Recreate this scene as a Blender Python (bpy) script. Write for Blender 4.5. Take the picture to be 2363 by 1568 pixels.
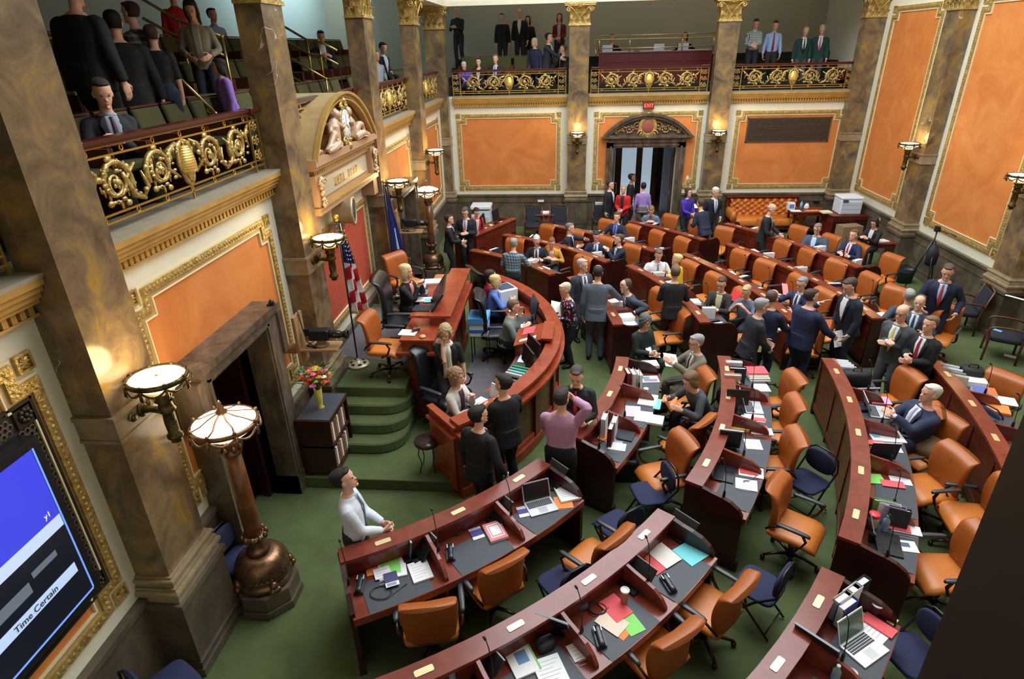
import bpy, bmesh, math, random
from mathutils import Vector, Matrix, Euler
for o in list(bpy.data.objects): bpy.data.objects.remove(o)
S=bpy.context.scene
COL=S.collection
PI=math.pi
rnd=random.Random(7)
# ------------------------------------------------------------------ camera
IW,IH=2363,1568
FPX,YAW,PIT,ROL,HZ=1402.361,-0.0863,0.4482,-0.025,5.4
cy_,sy_,cp_,sp_=math.cos(YAW),math.sin(YAW),math.cos(PIT),math.sin(PIT)
CF=Vector((sy_*cp_,cy_*cp_,-sp_)); r_=Vector((cy_,-sy_,0)); u_=r_.cross(CF)
CR=r_*math.cos(ROL)+u_*math.sin(ROL); CU=-r_*math.sin(ROL)+u_*math.cos(ROL)
cam=bpy.data.cameras.new('camera'); camo=bpy.data.objects.new('camera',cam); COL.objects.link(camo)
cam.sensor_fit='HORIZONTAL'; cam.sensor_width=36; cam.lens=36*FPX/IW; cam.clip_start=0.05; cam.clip_end=100
Mx=Matrix((CR,CU,-CF)).transposed().to_4x4(); Mx.translation=Vector((0,0,HZ)); camo.matrix_world=Mx
S.camera=camo
def ray(x,y): return CF+CR*((x-IW/2)/FPX)-CU*((y-IH/2)/FPX)
def PZ(x,y,z):
    d=ray(x,y); return Vector((0,0,HZ))+d*((z-HZ)/d.z)
def PX(x,y,X): d=ray(x,y); return Vector((0,0,HZ))+d*(X/d.x)
def PY(x,y,Y): d=ray(x,y); return Vector((0,0,HZ))+d*(Y/d.y)
# ------------------------------------------------------------------ world, lights, exposure
S.view_settings.view_transform='Standard'; S.view_settings.look='None'
S.view_settings.exposure=0.0; S.view_settings.gamma=1; S.view_settings.use_curve_mapping=False
w=bpy.data.worlds.new('world'); S.world=w; w.use_nodes=True
w.node_tree.nodes['Background'].inputs[0].default_value=(0.55,0.62,0.7,1); w.node_tree.nodes['Background'].inputs[1].default_value=0.03
def area(name,loc,size,power,col,rot=(0,0,0),spread=None):
    l=bpy.data.lights.new(name,'AREA'); l.shape='RECTANGLE'; l.size,l.size_y=size; l.energy=power; l.color=col
    if spread: l.spread=spread
    o=bpy.data.objects.new(name,l); o.location=loc; o.rotation_euler=rot; COL.objects.link(o); return o
area('skylight_daylight',(2.4,11.2,10.3),(8.5,12.4),2250,(0.86,0.94,1.0))
area('gallery_left_light',(-6.9,20,7.9),(1.2,6),110,(0.72,0.93,1.0),(0,math.radians(75),0))
area('gallery_back_light',(2.5,22.3,8.3),(10,1.4),34,(1.0,0.95,0.82))
area('hall_light',(2.4,24.5,4.6),(2.6,2.6),60,(0.75,0.87,1.0))
# ------------------------------------------------------------------ materials
MATS={}
def new_mat(name):
    m=bpy.data.materials.new(name); m.use_nodes=True; MATS[name]=m
    return m,m.node_tree,m.node_tree.nodes['Principled BSDF']
def setp(b,**k):
    for n,v in k.items():
        n=n.replace('_',' ')
        if n in b.inputs: b.inputs[n].default_value=v
def C(r,g,b): # srgb 0-255 -> linear
    f=lambda c:(c/255/12.92) if c<=10 else ((c/255+0.055)/1.055)**2.4
    return (f(r),f(g),f(b),1)
def plain(name,col,rough=0.6,metal=0,spec=0.5,bump=0,bscale=60,vary=0,vscale=6,emit=None,estr=0):
    m,t,b=new_mat(name); setp(b,Base_Color=col,Roughness=rough,Metallic=metal); b.inputs['Specular IOR Level'].default_value=spec
    if emit: b.inputs['Emission Color'].default_value=emit; b.inputs['Emission Strength'].default_value=estr
    if vary or bump:
        tc=t.nodes.new('ShaderNodeTexCoord')
    if vary:
        n=t.nodes.new('ShaderNodeTexNoise'); n.inputs['Scale'].default_value=vscale; n.inputs['Detail'].default_value=5
        t.links.new(tc.outputs['Object'],n.inputs['Vector'])
        r=t.nodes.new('ShaderNodeValToRGB'); r.color_ramp.elements[0].position=.3; r.color_ramp.elements[1].position=.72
        r.color_ramp.elements[0].color=tuple(c*(1-vary) for c in col[:3])+(1,); r.color_ramp.elements[1].color=tuple(min(1,c*(1+vary)) for c in col[:3])+(1,)
        t.links.new(n.outputs['Fac'],r.inputs[0]); t.links.new(r.outputs[0],b.inputs['Base Color'])
    if bump:
        n=t.nodes.new('ShaderNodeTexNoise'); n.inputs['Scale'].default_value=bscale; n.inputs['Detail'].default_value=3
        t.links.new(tc.outputs['Object'],n.inputs['Vector'])
        bp=t.nodes.new('ShaderNodeBump'); bp.inputs['Strength'].default_value=bump; bp.inputs['Distance'].default_value=.01
        t.links.new(n.outputs['Fac'],bp.inputs['Height']); t.links.new(bp.outputs[0],b.inputs['Normal'])
    return m
def ramp_mat(name,stops,scale,rough,detail=8,dist=.6,stretch=(1,1,1),veins=None,bump=0,rvar=0,metal=0,world=True):
    m,t,b=new_mat(name); L=t.links.new
    src=t.nodes.new('ShaderNodeNewGeometry') if world else t.nodes.new('ShaderNodeTexCoord')
    mp=t.nodes.new('ShaderNodeMapping'); mp.inputs['Scale'].default_value=stretch
    L(src.outputs['Position' if world else 'Object'],mp.inputs[0])
    n=t.nodes.new('ShaderNodeTexNoise'); n.inputs['Scale'].default_value=scale; n.inputs['Detail'].default_value=detail; n.inputs['Distortion'].default_value=dist
    n.inputs['Roughness'].default_value=.62
    L(mp.outputs[0],n.inputs['Vector'])
    r=t.nodes.new('ShaderNodeValToRGB'); cr=r.color_ramp
    cr.elements[0].position,cr.elements[0].color=stops[0]; cr.elements[1].position,cr.elements[1].color=stops[-1]
    for p,c in stops[1:-1]: cr.elements.new(p).color=c
    L(n.outputs['Fac'],r.inputs[0]); out=r.outputs[0]
    if veins:
        v=t.nodes.new('ShaderNodeTexNoise'); v.inputs['Scale'].default_value=veins[0]; v.inputs['Detail'].default_value=3; v.inputs['Distortion'].default_value=1.5
        L(mp.outputs[0],v.inputs['Vector'])
        a=t.nodes.new('ShaderNodeMath'); a.operation='SUBTRACT'; a.inputs[1].default_value=.5; L(v.outputs['Fac'],a.inputs[0])
        a2=t.nodes.new('ShaderNodeMath'); a2.operation='ABSOLUTE'; L(a.outputs[0],a2.inputs[0])
        a3=t.nodes.new('ShaderNodeMath'); a3.operation='LESS_THAN'; a3.inputs[1].default_value=veins[1]; L(a2.outputs[0],a3.inputs[0])
        g=t.nodes.new('ShaderNodeTexNoise'); g.inputs['Scale'].default_value=veins[0]*.8; L(src.outputs['Position' if world else 'Object'],g.inputs['Vector'])
        g2=t.nodes.new('ShaderNodeMath'); g2.operation='GREATER_THAN'; g2.inputs[1].default_value=.645; L(g.outputs['Fac'],g2.inputs[0])
        g3=t.nodes.new('ShaderNodeMath'); g3.operation='MULTIPLY'; L(a3.outputs[0],g3.inputs[0]); L(g2.outputs[0],g3.inputs[1])
        mx=t.nodes.new('ShaderNodeMix'); mx.data_type='RGBA'; mx.inputs['B'].default_value=veins[2]
        L(g3.outputs[0],mx.inputs['Factor']); L(out,mx.inputs['A']); out=mx.outputs['Result']
    L(out,b.inputs['Base Color']); setp(b,Roughness=rough,Metallic=metal)
    if rvar:
        mr=t.nodes.new('ShaderNodeMapRange'); mr.inputs['To Min'].default_value=rough-rvar; mr.inputs['To Max'].default_value=rough+rvar
        L(n.outputs['Fac'],mr.inputs[0]); L(mr.outputs[0],b.inputs['Roughness'])
    if bump:
        n2=t.nodes.new('ShaderNodeTexNoise'); n2.inputs['Scale'].default_value=bump[0]; L(src.outputs['Position' if world else 'Object'],n2.inputs['Vector'])
        bp=t.nodes.new('ShaderNodeBump'); bp.inputs['Strength'].default_value=bump[1]; bp.inputs['Distance'].default_value=.01
        L(n2.outputs['Fac'],bp.inputs['Height']); L(bp.outputs[0],b.inputs['Normal'])
    return m
marble=ramp_mat('brown_marble',[(.25,C(64,51,40)),(.42,C(98,82,64)),(.55,C(124,103,74)),(.66,C(150,118,58)),(.8,C(98,66,48))],2.6,.2,detail=12,veins=(1.0,.0022,C(190,180,165)),rvar=.08)
marble2=ramp_mat('grey_marble',[(.25,C(58,50,42)),(.5,C(92,80,66)),(.8,C(122,106,84))],2.2,.3,veins=(1.2,.002,C(150,140,125)))
pil_near_shade=ramp_mat('near_marble_shaded',[(.3,C(34,24,16)),(.6,C(52,36,22)),(.8,C(70,50,28))],9,.5)  # shade under the overhang put into the marble colour
marble_dark=ramp_mat('red_brown_marble',[(.3,C(78,42,24)),(.6,C(110,66,38)),(.8,C(140,98,58))],2.5,.2,veins=(2.5,.008,C(200,180,160)))
orange=ramp_mat('orange_plaster',[(.25,C(186,104,42)),(.5,C(202,121,56)),(.75,C(212,138,72))],1.3,.7,dist=1.2)
damask=ramp_mat('red_damask',[(.42,C(160,62,44)),(.52,C(186,84,62)),(.6,C(168,66,46))],9,.6,dist=2.5)
cream=plain('cream_paint',C(222,216,196),.6,vary=.03)
gallery_wall=plain('gallery_plaster',C(196,190,172),.8)
gallery_daylit=plain('daylight_tint_plaster',C(205,222,220),.8)  # bluish window daylight tinted into the plaster colour
gold=ramp_mat('gilding',[(.3,C(150,118,62)),(.55,C(198,168,100)),(.75,C(228,206,148))],14,.36,metal=.5,bump=(45,.9))
gold_smooth=plain('brass_gold',C(214,172,82),.28,.8,bump=.15,bscale=30)
goldpaint=plain('gold_paint',C(188,150,82),.4,.35,vary=.15,vscale=5)
goldtan=plain('tan_gold_moulding',C(178,150,104),.5,.2,vary=.12)
bronze=ramp_mat('bronze',[(.3,C(92,66,48)),(.6,C(140,106,80)),(.8,C(178,144,114))],9,.32,metal=.75,bump=(30,.12))
bronze_dark=ramp_mat('dark_bronze',[(.3,C(50,42,22)),(.6,C(98,82,42)),(.8,C(150,128,70))],14,.35,metal=.7,bump=(40,.8))
grille_m=plain('grille_metal',C(92,78,66),.5,.3)
dark=plain('painted_dark_shade',C(14,12,11),.7)  # near-black colour standing in for shade inside openings
ledge_m=plain('ledge_grey',C(150,140,122),.5,vary=.1,vscale=8)
carpet=ramp_mat('green_carpet',[(.25,C(70,82,48)),(.5,C(82,96,56)),(.8,C(94,107,64))],2.2,.95,dist=.3,bump=(260,.5))
carpet_grey=ramp_mat('grey_carpet',[(.3,C(98,92,98)),(.7,C(112,106,110))],5,.95,bump=(260,.5))
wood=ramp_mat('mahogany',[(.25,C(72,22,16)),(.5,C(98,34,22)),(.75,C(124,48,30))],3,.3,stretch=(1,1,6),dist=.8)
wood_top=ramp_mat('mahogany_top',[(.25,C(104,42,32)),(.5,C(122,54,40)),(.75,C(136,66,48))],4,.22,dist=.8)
wood_red=ramp_mat('cherry_wood',[(.25,C(128,48,30)),(.5,C(148,62,38)),(.75,C(164,76,48))],4,.25,dist=.8)
wood_dark=plain('dark_mahogany',C(52,18,14),.32,vary=.25,vscale=4)
wood_panel=plain('olive_brown_panel',C(92,62,38),.35,vary=.25,vscale=3)
walnut=plain('walnut',C(84,44,26),.35,vary=.2)
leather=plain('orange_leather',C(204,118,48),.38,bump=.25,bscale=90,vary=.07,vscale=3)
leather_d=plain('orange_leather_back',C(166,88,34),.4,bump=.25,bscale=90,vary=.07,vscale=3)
blk=plain('black_plastic',C(26,27,30),.35)
blk2=plain('black_leather',C(24,27,32),.3,bump=.2,bscale=70)
arm_m=plain('chair_arm_sheen',C(54,60,66),.35)  # black arm pads, their grey-blue reflection put into the colour
navy_f=plain('navy_fabric',C(34,40,74),.85)
blotter_m=plain('slate_blotter',C(62,68,76),.55)
brass=plain('brass',C(212,186,120),.25,.85)
plate_m=plain('name_plate_brass',C(224,206,158),.35,.5)
chrome=plain('steel',C(170,172,175),.25,.9)
white_m=plain('white_paper',C(240,240,240),.7)
lampglass=plain('lamp_glass',C(255,246,222),.4,emit=(1,.86,.6,1),estr=2.6)
lampbead=plain('amber_bead',C(230,170,70),.3,emit=(1,.6,.15,1),estr=.5)
CM={}
def cm(r,g,b,rough=.7,metal=0,name=None):
    k=(r,g,b,rough,metal)
    if k not in CM: CM[k]=plain(name or 'paint_%d_%d_%d'%(r,g,b),C(r,g,b),rough,metal)
    return CM[k]
# ------------------------------------------------------------------ mesh builder
class MB:
    def __init__(s): s.v=[];s.f=[];s.m=[];s.sm=[];s.T=Matrix.Identity(4);s.mi=0
    def add(s,vs,fs,smooth=False):
        n=len(s.v); T=s.T
        s.v+= [tuple(T@Vector(v)) for v in vs]
        for f in fs: s.f.append([n+i for i in f]); s.m.append(s.mi); s.sm.append(smooth)
    def box(s,x0,x1,y0,y1,z0,z1,c=0):
        if x0>x1:x0,x1=x1,x0
        if y0>y1:y0,y1=y1,y0
        if z0>z1:z0,z1=z1,z0
        if not c:
            s.add([(x0,y0,z0),(x1,y0,z0),(x1,y1,z0),(x0,y1,z0),(x0,y0,z1),(x1,y0,z1),(x1,y1,z1),(x0,y1,z1)],
              [(0,3,2,1),(4,5,6,7),(0,1,5,4),(1,2,6,5),(2,3,7,6),(3,0,4,7)])
        else:
            s.prism([(x0+c,y0),(x1-c,y0),(x1,y0+c),(x1,y1-c),(x1-c,y1),(x0+c,y1),(x0,y1-c),(x0,y0+c)],z0,z1,c)
    def prism(s,poly,z0,z1,ch=0):
        n=len(poly); cx=sum(p[0] for p in poly)/n; cyy=sum(p[1] for p in poly)/n
        def sh(k): 
            out=[]
            for x,y in poly:
                d=math.hypot(x-cx,y-cyy) or 1; out.append((x-(x-cx)/d*k,y-(y-cyy)/d*k))
            return out
        L=[(sh(ch),z0),(poly,z0+ch),(poly,z1-ch),(sh(ch),z1)] if ch else [(poly,z0),(poly,z1)]
        vs=[(x,y,z) for P,z in L for x,y in P]; fs=[list(range(n))[::-1],[ (len(L)-1)*n+i for i in range(n)]]
        for k in range(len(L)-1):
            for i in range(n): fs.append((k*n+i,k*n+(i+1)%n,(k+1)*n+(i+1)%n,(k+1)*n+i))
        s.add(vs,fs)
    def quad(s,a,b,c,d): s.add([a,b,c,d],[(0,1,2,3)])
    def slab(s,pts,n,t): # polygon pts extruded by vector n*t
        n=Vector(n)*t; k=len(pts); vs=[tuple(p) for p in pts]+[tuple(Vector(p)+n) for p in pts]
        s.add(vs,[list(range(k))[::-1],list(range(k,2*k))]+[(i,(i+1)%k,k+(i+1)%k,k+i) for i in range(k)])
    def loft(s,rings,cap=True,smooth=True,closed=True):
        n=len(rings[0]); vs=[tuple(p) for r in rings for p in r]; fs=[]
        for k in range(len(rings)-1):
            for i in range(n if closed else n-1): fs.append((k*n+i,k*n+(i+1)%n,(k+1)*n+(i+1)%n,(k+1)*n+i))
        if cap:
            fs.append(list(range(n))[::-1]); fs.append([(len(rings)-1)*n+i for i in range(n)])
        s.add(vs,fs,smooth)
    def lathe(s,prof,n=20,c=(0,0,0),cap=True,sx=1,sy=1,smooth=True):
        s.loft([[ (c[0]+r*math.cos(2*PI*i/n)*sx,c[1]+r*math.sin(2*PI*i/n)*sy,c[2]+z) for i in range(n)] for r,z in prof],cap,smooth)
    def tube(s,path,rad,n=8,cap=True,closed=False,flat=1):
        P=[Vector(p) for p in path]; k=len(P); R=rad if hasattr(rad,'__len__') else [rad]*k
        up=None; rings=[]
        for i,p in enumerate(P):
            if closed: t=(P[(i+1)%k]-P[i-1])
            else: t=(P[min(i+1,k-1)]-P[max(i-1,0)])
            t=t.normalized() if t.length>1e-9 else Vector((0,0,1))
            if up is None: up=Vector((0,0,1)) if abs(t.z)<.9 else Vector((0,1,0))
            x=t.cross(up)
            if x.length<1e-6: x=t.cross(Vector((1,0,0)))
            x.normalize(); y=x.cross(t).normalized(); up=y
            rings.append([p+x*(R[i]*math.cos(2*PI*j/n))+y*(R[i]*flat*math.sin(2*PI*j/n)) for j in range(n)])
        if closed: rings.append(rings[0])
        s.loft(rings,cap and not closed,True)
    def ball(s,c,r,n=10,sc=(1,1,1)):
        m=max(4,n//2); rings=[]
        for k in range(m+1):
            a=-PI/2+PI*k/m; rr=max(math.cos(a),.02)
            rings.append([(c[0]+r*sc[0]*rr*math.cos(2*PI*i/n),c[1]+r*sc[1]*rr*math.sin(2*PI*i/n),c[2]+r*sc[2]*math.sin(a)) for i in range(n)])
        s.loft(rings)
    def build(s,name,mats,parent=None,loc=None,rot=None):
        me=bpy.data.meshes.new(name); me.from_pydata(s.v,[],s.f)
        if not isinstance(mats,(list,tuple)): mats=[mats]
        for m in mats: me.materials.append(m)
        me.polygons.foreach_set('material_index',s.m); me.polygons.foreach_set('use_smooth',s.sm)
        me.update()
        o=bpy.data.objects.new(name,me); COL.objects.link(o)
        if parent: o.parent=parent
        if loc is not None: o.location=loc
        if rot is not None: o.rotation_euler=rot
        return o
def sring(c,ux,uy,a,b,n=12,p=2.0):
    c=Vector(c);ux=Vector(ux);uy=Vector(uy); out=[]
    for i in range(n):
        t=2*PI*i/n; co,si=math.cos(t),math.sin(t)
        out.append(c+ux*(a*math.copysign(abs(co)**(2/p),co))+uy*(b*math.copysign(abs(si)**(2/p),si)))
    return out
def tag(o,label=None,cat=None,group=None,kind=None):
    if label:o['label']=label
    if cat:o['category']=cat
    if group:o['group']=group
    if kind:o['kind']=kind
    return o
def thing(name,label,cat,loc=(0,0,0),rz=0,group=None):
    o=bpy.data.objects.new(name,None); COL.objects.link(o); o.location=loc; o.rotation_euler=(0,0,rz); o.empty_display_size=.1
    return tag(o,label,cat,group)
def struct(name,mb,mats): return tag(mb.build(name,mats),kind='structure')
_tn=[0]
def trim(mb,mats,label=None):
    _tn[0]+=1; o=struct('trim_%d'%_tn[0],mb,mats)
    if label:o['label']=label
    return o
def copy_tree(o,parent=None,loc=None,rz=None,label=None,group=None):
    c=o.copy(); COL.objects.link(c)
    if parent: c.parent=parent
    if loc is not None: c.location=loc
    if rz is not None: c.rotation_euler=(0,0,rz)
    if label: c['label']=label
    if group: c['group']=group
    for ch in o.children: copy_tree(ch,c)
    return c
# ------------------------------------------------------------------ room shell
XW,YW,XR=-3.75,19.95,8.88     # left wall, back wall, right wall planes
WZ=.95                        # wainscot top
LZ=4.08                       # gallery ledge
PILY=[-.21+3.92*0+0.0,3.71,7.63,11.55,15.46]
def WL(u,v,d): return (XW+d,u,v)
def WB(u,v,d): return (u,YW-d,v)
def WR(u,v,d): return (XR-d,u,v)
m=MB(); m.box(XW-.3,XR+.3,-.3,YW+.3,-.12,0); struct('floor',m,carpet)
m=MB()   # left wall below the gallery with the two doorways open
m.box(XW-.3,XW,-.3,5.03,0,LZ-.02); m.box(XW-.3,XW,6.28,13.1,0,LZ-.02); m.box(XW-.3,XW,14.3,YW+.3,0,LZ-.02)
m.box(XW-.3,XW,5.03,6.28,2.45,LZ-.02); m.box(XW-.3,XW,13.1,14.3,2.45,LZ-.02)
struct('wall_left',m,cream)
m=MB(); DX0,DX1,DZ=1.62,3.58,2.5
m.box(XW,DX0,YW,YW+.3,0,LZ-.02); m.box(DX1,XR,YW,YW+.3,0,LZ-.02); m.box(DX0,DX1,YW,YW+.3,DZ,LZ-.02); struct('wall_back',m,cream)
m=MB(); m.box(XR,XR+.3,-3.3,24.3,0,10.6); struct('wall_right',m,cream)
m=MB(); m.box(-8.8,XR+.3,-3.6,-3.3,0,10.6); struct('wall_front',m,gallery_wall)
m=MB(); m.box(XW-.3,XR,-.3,-.05,0,4.4); struct('wall_front_lower',m,cream)
m=MB(); m.box(-8.8,-8.5,-3.3,24.3,3,8.8); struct('wall_gallery_left',m,gallery_daylit)
m=MB(); m.box(-8.8,XR,24.0,24.3,3,8.8); struct('wall_gallery_back',m,gallery_wall)
# ceiling slabs over the galleries with the entablature and the deep well up to the skylight, added out of view to keep the galleries dark
m=MB(); m.box(-8.8,XW+.1,-3.3,24.3,8.7,8.9); m.box(XW+.1,XR,YW-.1,24.3,8.7,8.9)
m.box(XW-.35,XW+.12,-3.3,YW+.4,6.52,10.6); m.box(XW-.35,XR,YW-.05,YW+.45,6.52,10.6)
m.box(XW-.3,XR,-3.3,YW+.4,10.6,10.8); struct('ceiling',m,cream)
m=MB(); m.box(XW-.05,XR,YW-.34,YW-.05,6.5,6.62); m.box(XW+.12,XW+.36,-3,YW-.05,6.5,6.62); m.box(XW-.05,XR,YW-.26,YW-.05,6.62,6.75); trim(m,cream)
# gallery floors (stepped)
m=MB(); m.box(-4.55,XW-.02,-3.3,24,3.9,LZ-.03)
for i in range(9): m.box(-4.55-.45*(i+1),-4.55-.45*i,-3.3,24,3.5,4.05+.2*i)
m.box(XW,XR,YW+.02,20.75,3.9,LZ-.03)
for i in range(4): m.box(XW,XR,20.75+.8*i,20.75+.8*(i+1) if i<3 else 24,3.5,4.3+.25*i)
struct('floor_gallery',m,plain('gallery_carpet',C(34,38,28),.95))
# wainscot of grey brown marble
m=MB()
m.box(XW,XW+.05,-.3,4.98,0,WZ); m.box(XW,XW+.05,6.5,13.0,0,WZ); m.box(XW,XW+.05,14.4,YW,0,WZ)
m.box(XW,XW+.085,-.3,4.98,WZ,WZ+.06); m.box(XW,XW+.085,6.5,13.0,WZ,WZ+.06); m.box(XW,XW+.085,14.4,YW,WZ,WZ+.06)
trim(m,marble2)
m=MB(); 
for a,b in ((XW,1.5),(3.7,XR)): m.box(a,b,YW-.05,YW,0,WZ+.06); m.box(a,b,YW-.085,YW,WZ+.06,WZ+.12); m.box(a,b,YW-.065,YW,WZ-.14,WZ-.11)
trim(m,marble2)
m=MB(); m.box(XR-.05,XR,-.3,YW,0,WZ+.06); m.box(XR-.085,XR,-.3,YW,WZ+.06,WZ+.12); m.box(XR-.065,XR,-.3,YW,WZ-.14,WZ-.11); m.box(XR-.065,XR,-.3,YW,.2,.23); trim(m,marble2)
# gallery ledges with dentil cornice, one per bay
def ledge(W,a,b):
    m=MB()
    def bx(u0,u1,v0,v1,d0,d1):
        P=[W(u,v,d) for u in(u0,u1) for v in (v0,v1) for d in (d0,d1)]
        xs=[p[0] for p in P];ys=[p[1] for p in P];zs=[p[2] for p in P]; m.box(min(xs),max(xs),min(ys),max(ys),min(zs),max(zs))
    m.mi=1; bx(a,b,LZ-.03,LZ,-.3,.2); m.mi=0
    for v0,v1,d in ((LZ-.08,LZ-.03,.2),(LZ-.13,LZ-.08,.17),(LZ-.18,LZ-.13,.14),(LZ-.22,LZ-.18,.11),(LZ-.32,LZ-.30,.07)): bx(a+.01,b-.01,v0,v1,0,d)
    bx(a+.01,b-.01,LZ-.30,LZ-.22,0,.035)
    n=int((b-a-.06)/.075)
    for i in range(n): u=a+.03+(b-a-.06)*(i+.2)/n; bx(u,u+.045,LZ-.295,LZ-.225,.035,.075)
    trim(m,[goldpaint,ledge_m])
BAYL=[(-.2,3.71),(4.29,7.63),(8.21,11.55),(12.13,15.46),(16.05,19.3)]
BAYB=[(-3.35,.15),(.79,4.35),(4.98,8.46)]
for a,b in BAYL: 
    if a!=8.21: ledge(WL,a,b)
for a,b in BAYB: ledge(WB,a,b)
# framed plaster panels
def offset(poly,d,open_=False):
    n=len(poly); out=[]
    for i in range(n):
        if open_ and i in (0,n-1): out.append((poly[i][0],poly[i][1]+d)); continue
        p0,p1,p2=poly[i-1],poly[i],poly[(i+1)%n]
        e1=Vector((p1[0]-p0[0],p1[1]-p0[1])).normalized(); e2=Vector((p2[0]-p1[0],p2[1]-p1[1])).normalized()
        n1=Vector((-e1.y,e1.x)); n2=Vector((-e2.y,e2.x)); out.append((p1[0]+(n1.x+n2.x)*d,p1[1]+(n1.y+n2.y)*d))
    return out
def notched(u0,u1,v0,v1,k):
    if not k: return [(u0,v0),(u1,v0),(u1,v1),(u0,v1)]
    return [(u0+k,v0),(u1-k,v0),(u1-k,v0+k),(u1,v0+k),(u1,v1-k),(u1-k,v1-k),(u1-k,v1),(u0+k,v1),(u0+k,v1-k),(u0,v1-k),(u0,v0+k),(u0+k,v0+k)]
def band(m,W,A,B,h,open_=False): # ring between polygons A (outer) and B (inner) raised h
    n=len(A); vs=[W(u,v,0) for u,v in A]+[W(u,v,h) for u,v in A]+[W(u,v,h) for u,v in B]+[W(u,v,0) for u,v in B]; fs=[]
    for i in range(n-1 if open_ else n):
        j=(i+1)%n
        for k in range(3): fs.append((k*n+i,k*n+j,(k+1)*n+j,(k+1)*n+i))
    m.add(vs,fs)
def panel(W,u0,u1,v0,v1,k=.17,fillm=None,rose=True,wd=.075,hole=None):
    P=P0=notched(u0,u1,v0,v1,k); op=bool(hole)
    if op: P=[(hole[1],v0)]+P0[1:]+[P0[0],(hole[0],v0)]
    off=lambda d:offset(P,d,op)
    m=MB(); m.mi=2; band(m,W,P,off(.022),.018,op); m.mi=0; band(m,W,off(.022),off(.022+wd),.04,op)
    m.mi=1; band(m,W,off(.022+wd),off(.022+wd+.045),.022,op); m.mi=2; band(m,W,off(.067+wd),off(.067+wd+.015),.03,op)
    m.mi=0
    # leaf beads along the gilded band
    Q=off(.022+wd/2)
    for i in range(len(Q)-(1 if op else 0)):
        a,b=Vector(Q[i]),Vector(Q[(i+1)%len(Q)]); L=(b-a).length; n=max(1,int(L/.055))
        for j in range(n):
            p=a+(b-a)*((j+.5)/n); c=Vector(W(p.x,p.y,.04)); e=Vector(W(p.x+(b-a).x/L*.02,p.y+(b-a).y/L*.02,.04))-c
            f=Vector(W(p.x-(b-a).y/L*.026,p.y+(b-a).x/L*.026,.04))-c; nrm=(Vector(W(0,0,1))-Vector(W(0,0,0)))*.018
            m.add([c+e,c+f,c-e,c-f,c+nrm],[(0,1,4),(1,2,4),(2,3,4),(3,0,4)],True)
    if k and rose:
        q=k-.03
        for uu in (u0,u1-q):
            for vv in (v0,v1-q):
                band(m,W,[(uu,vv),(uu+q,vv),(uu+q,vv+q),(uu,vv+q)],[(uu+.02,vv+.02),(uu+q-.02,vv+.02),(uu+q-.02,vv+q-.02),(uu+.02,vv+q-.02)],.03)
                c=(uu+q/2,vv+q/2)
                for t in range(8):
                    a=t*PI/4; r=q*.3; a0=Vector(W(c[0],c[1],.035)); 
                    p1=Vector(W(c[0]+r*math.cos(a-.3),c[1]+r*math.sin(a-.3),.012)); p2=Vector(W(c[0]+r*1.15*math.cos(a),c[1]+r*1.15*math.sin(a),.03)); p3=Vector(W(c[0]+r*math.cos(a+.3),c[1]+r*math.sin(a+.3),.012))
                    m.add([a0,p1,p2,p3],[(0,1,2),(0,2,3)],True)
                vsq=[W(uu+.02,vv+.02,.006),W(uu+q-.02,vv+.02,.006),W(uu+q-.02,vv+q-.02,.006),W(uu+.02,vv+q-.02,.006)]; m.add(vsq,[(0,1,2,3)])
    trim(m,[gold,goldtan,cm(226,212,170,.5)])
    m=MB(); I=offset(P0,.022+wd+.06)
    if hole:
        h0,h1,hz=hole; us=[p[0] for p in I]; vs_=[p[1] for p in I]; iu0,iu1,iv0,iv1=min(us),max(us),min(vs_),max(vs_); d=.006
        kk=k
        def rect(a,b,c,e): m.add([W(a,c,d),W(b,c,d),W(b,e,d),W(a,e,d)],[(0,1,2,3)])
        rect(iu0+kk,h0,iv0,iv1) if h0>iu0+kk else None; rect(h1,iu1-kk,iv0,iv1) if h1<iu1-kk else None
        rect(max(h0,iu0+kk),min(h1,iu1-kk),max(hz,iv0),iv1)
        rect(iu0,iu0+kk,iv0+kk,iv1-kk); rect(iu1-kk,iu1,iv0+kk,iv1-kk)
    else:
        m.add([W(u,v,.006) for u,v in I],[list(range(len(I)))])
    trim(m,fillm or orange)
panel(WL,4.60,7.42,1.17,3.56,hole=(4.85,6.6,2.45))
panel(WL,8.42,11.36,1.2,2.92,k=0,fillm=damask)
panel(WL,12.4,15.3,1.17,3.56,hole=(13.0,14.5,2.45))
panel(WL,16.3,19.1,1.17,3.56)
panel(WL,.1,3.56,1.17,3.56,wd=.09)
panel(WB,-3.31,-.03,1.2,3.57); panel(WB,.98,4.26,1.2,3.56,hole=(1.4,3.8,2.7)); panel(WB,5.23,8.44,1.2,3.54)
panel(WR,16.75,19.3,1.28,6.17,k=.2,wd=.085); panel(WR,12.6,15.38,1.28,6.17,k=.2,wd=.085); panel(WR,8.7,11.4,1.28,6.17,k=.2,wd=.085); panel(WR,4.7,7.4,1.28,6.17,k=.2)
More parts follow.
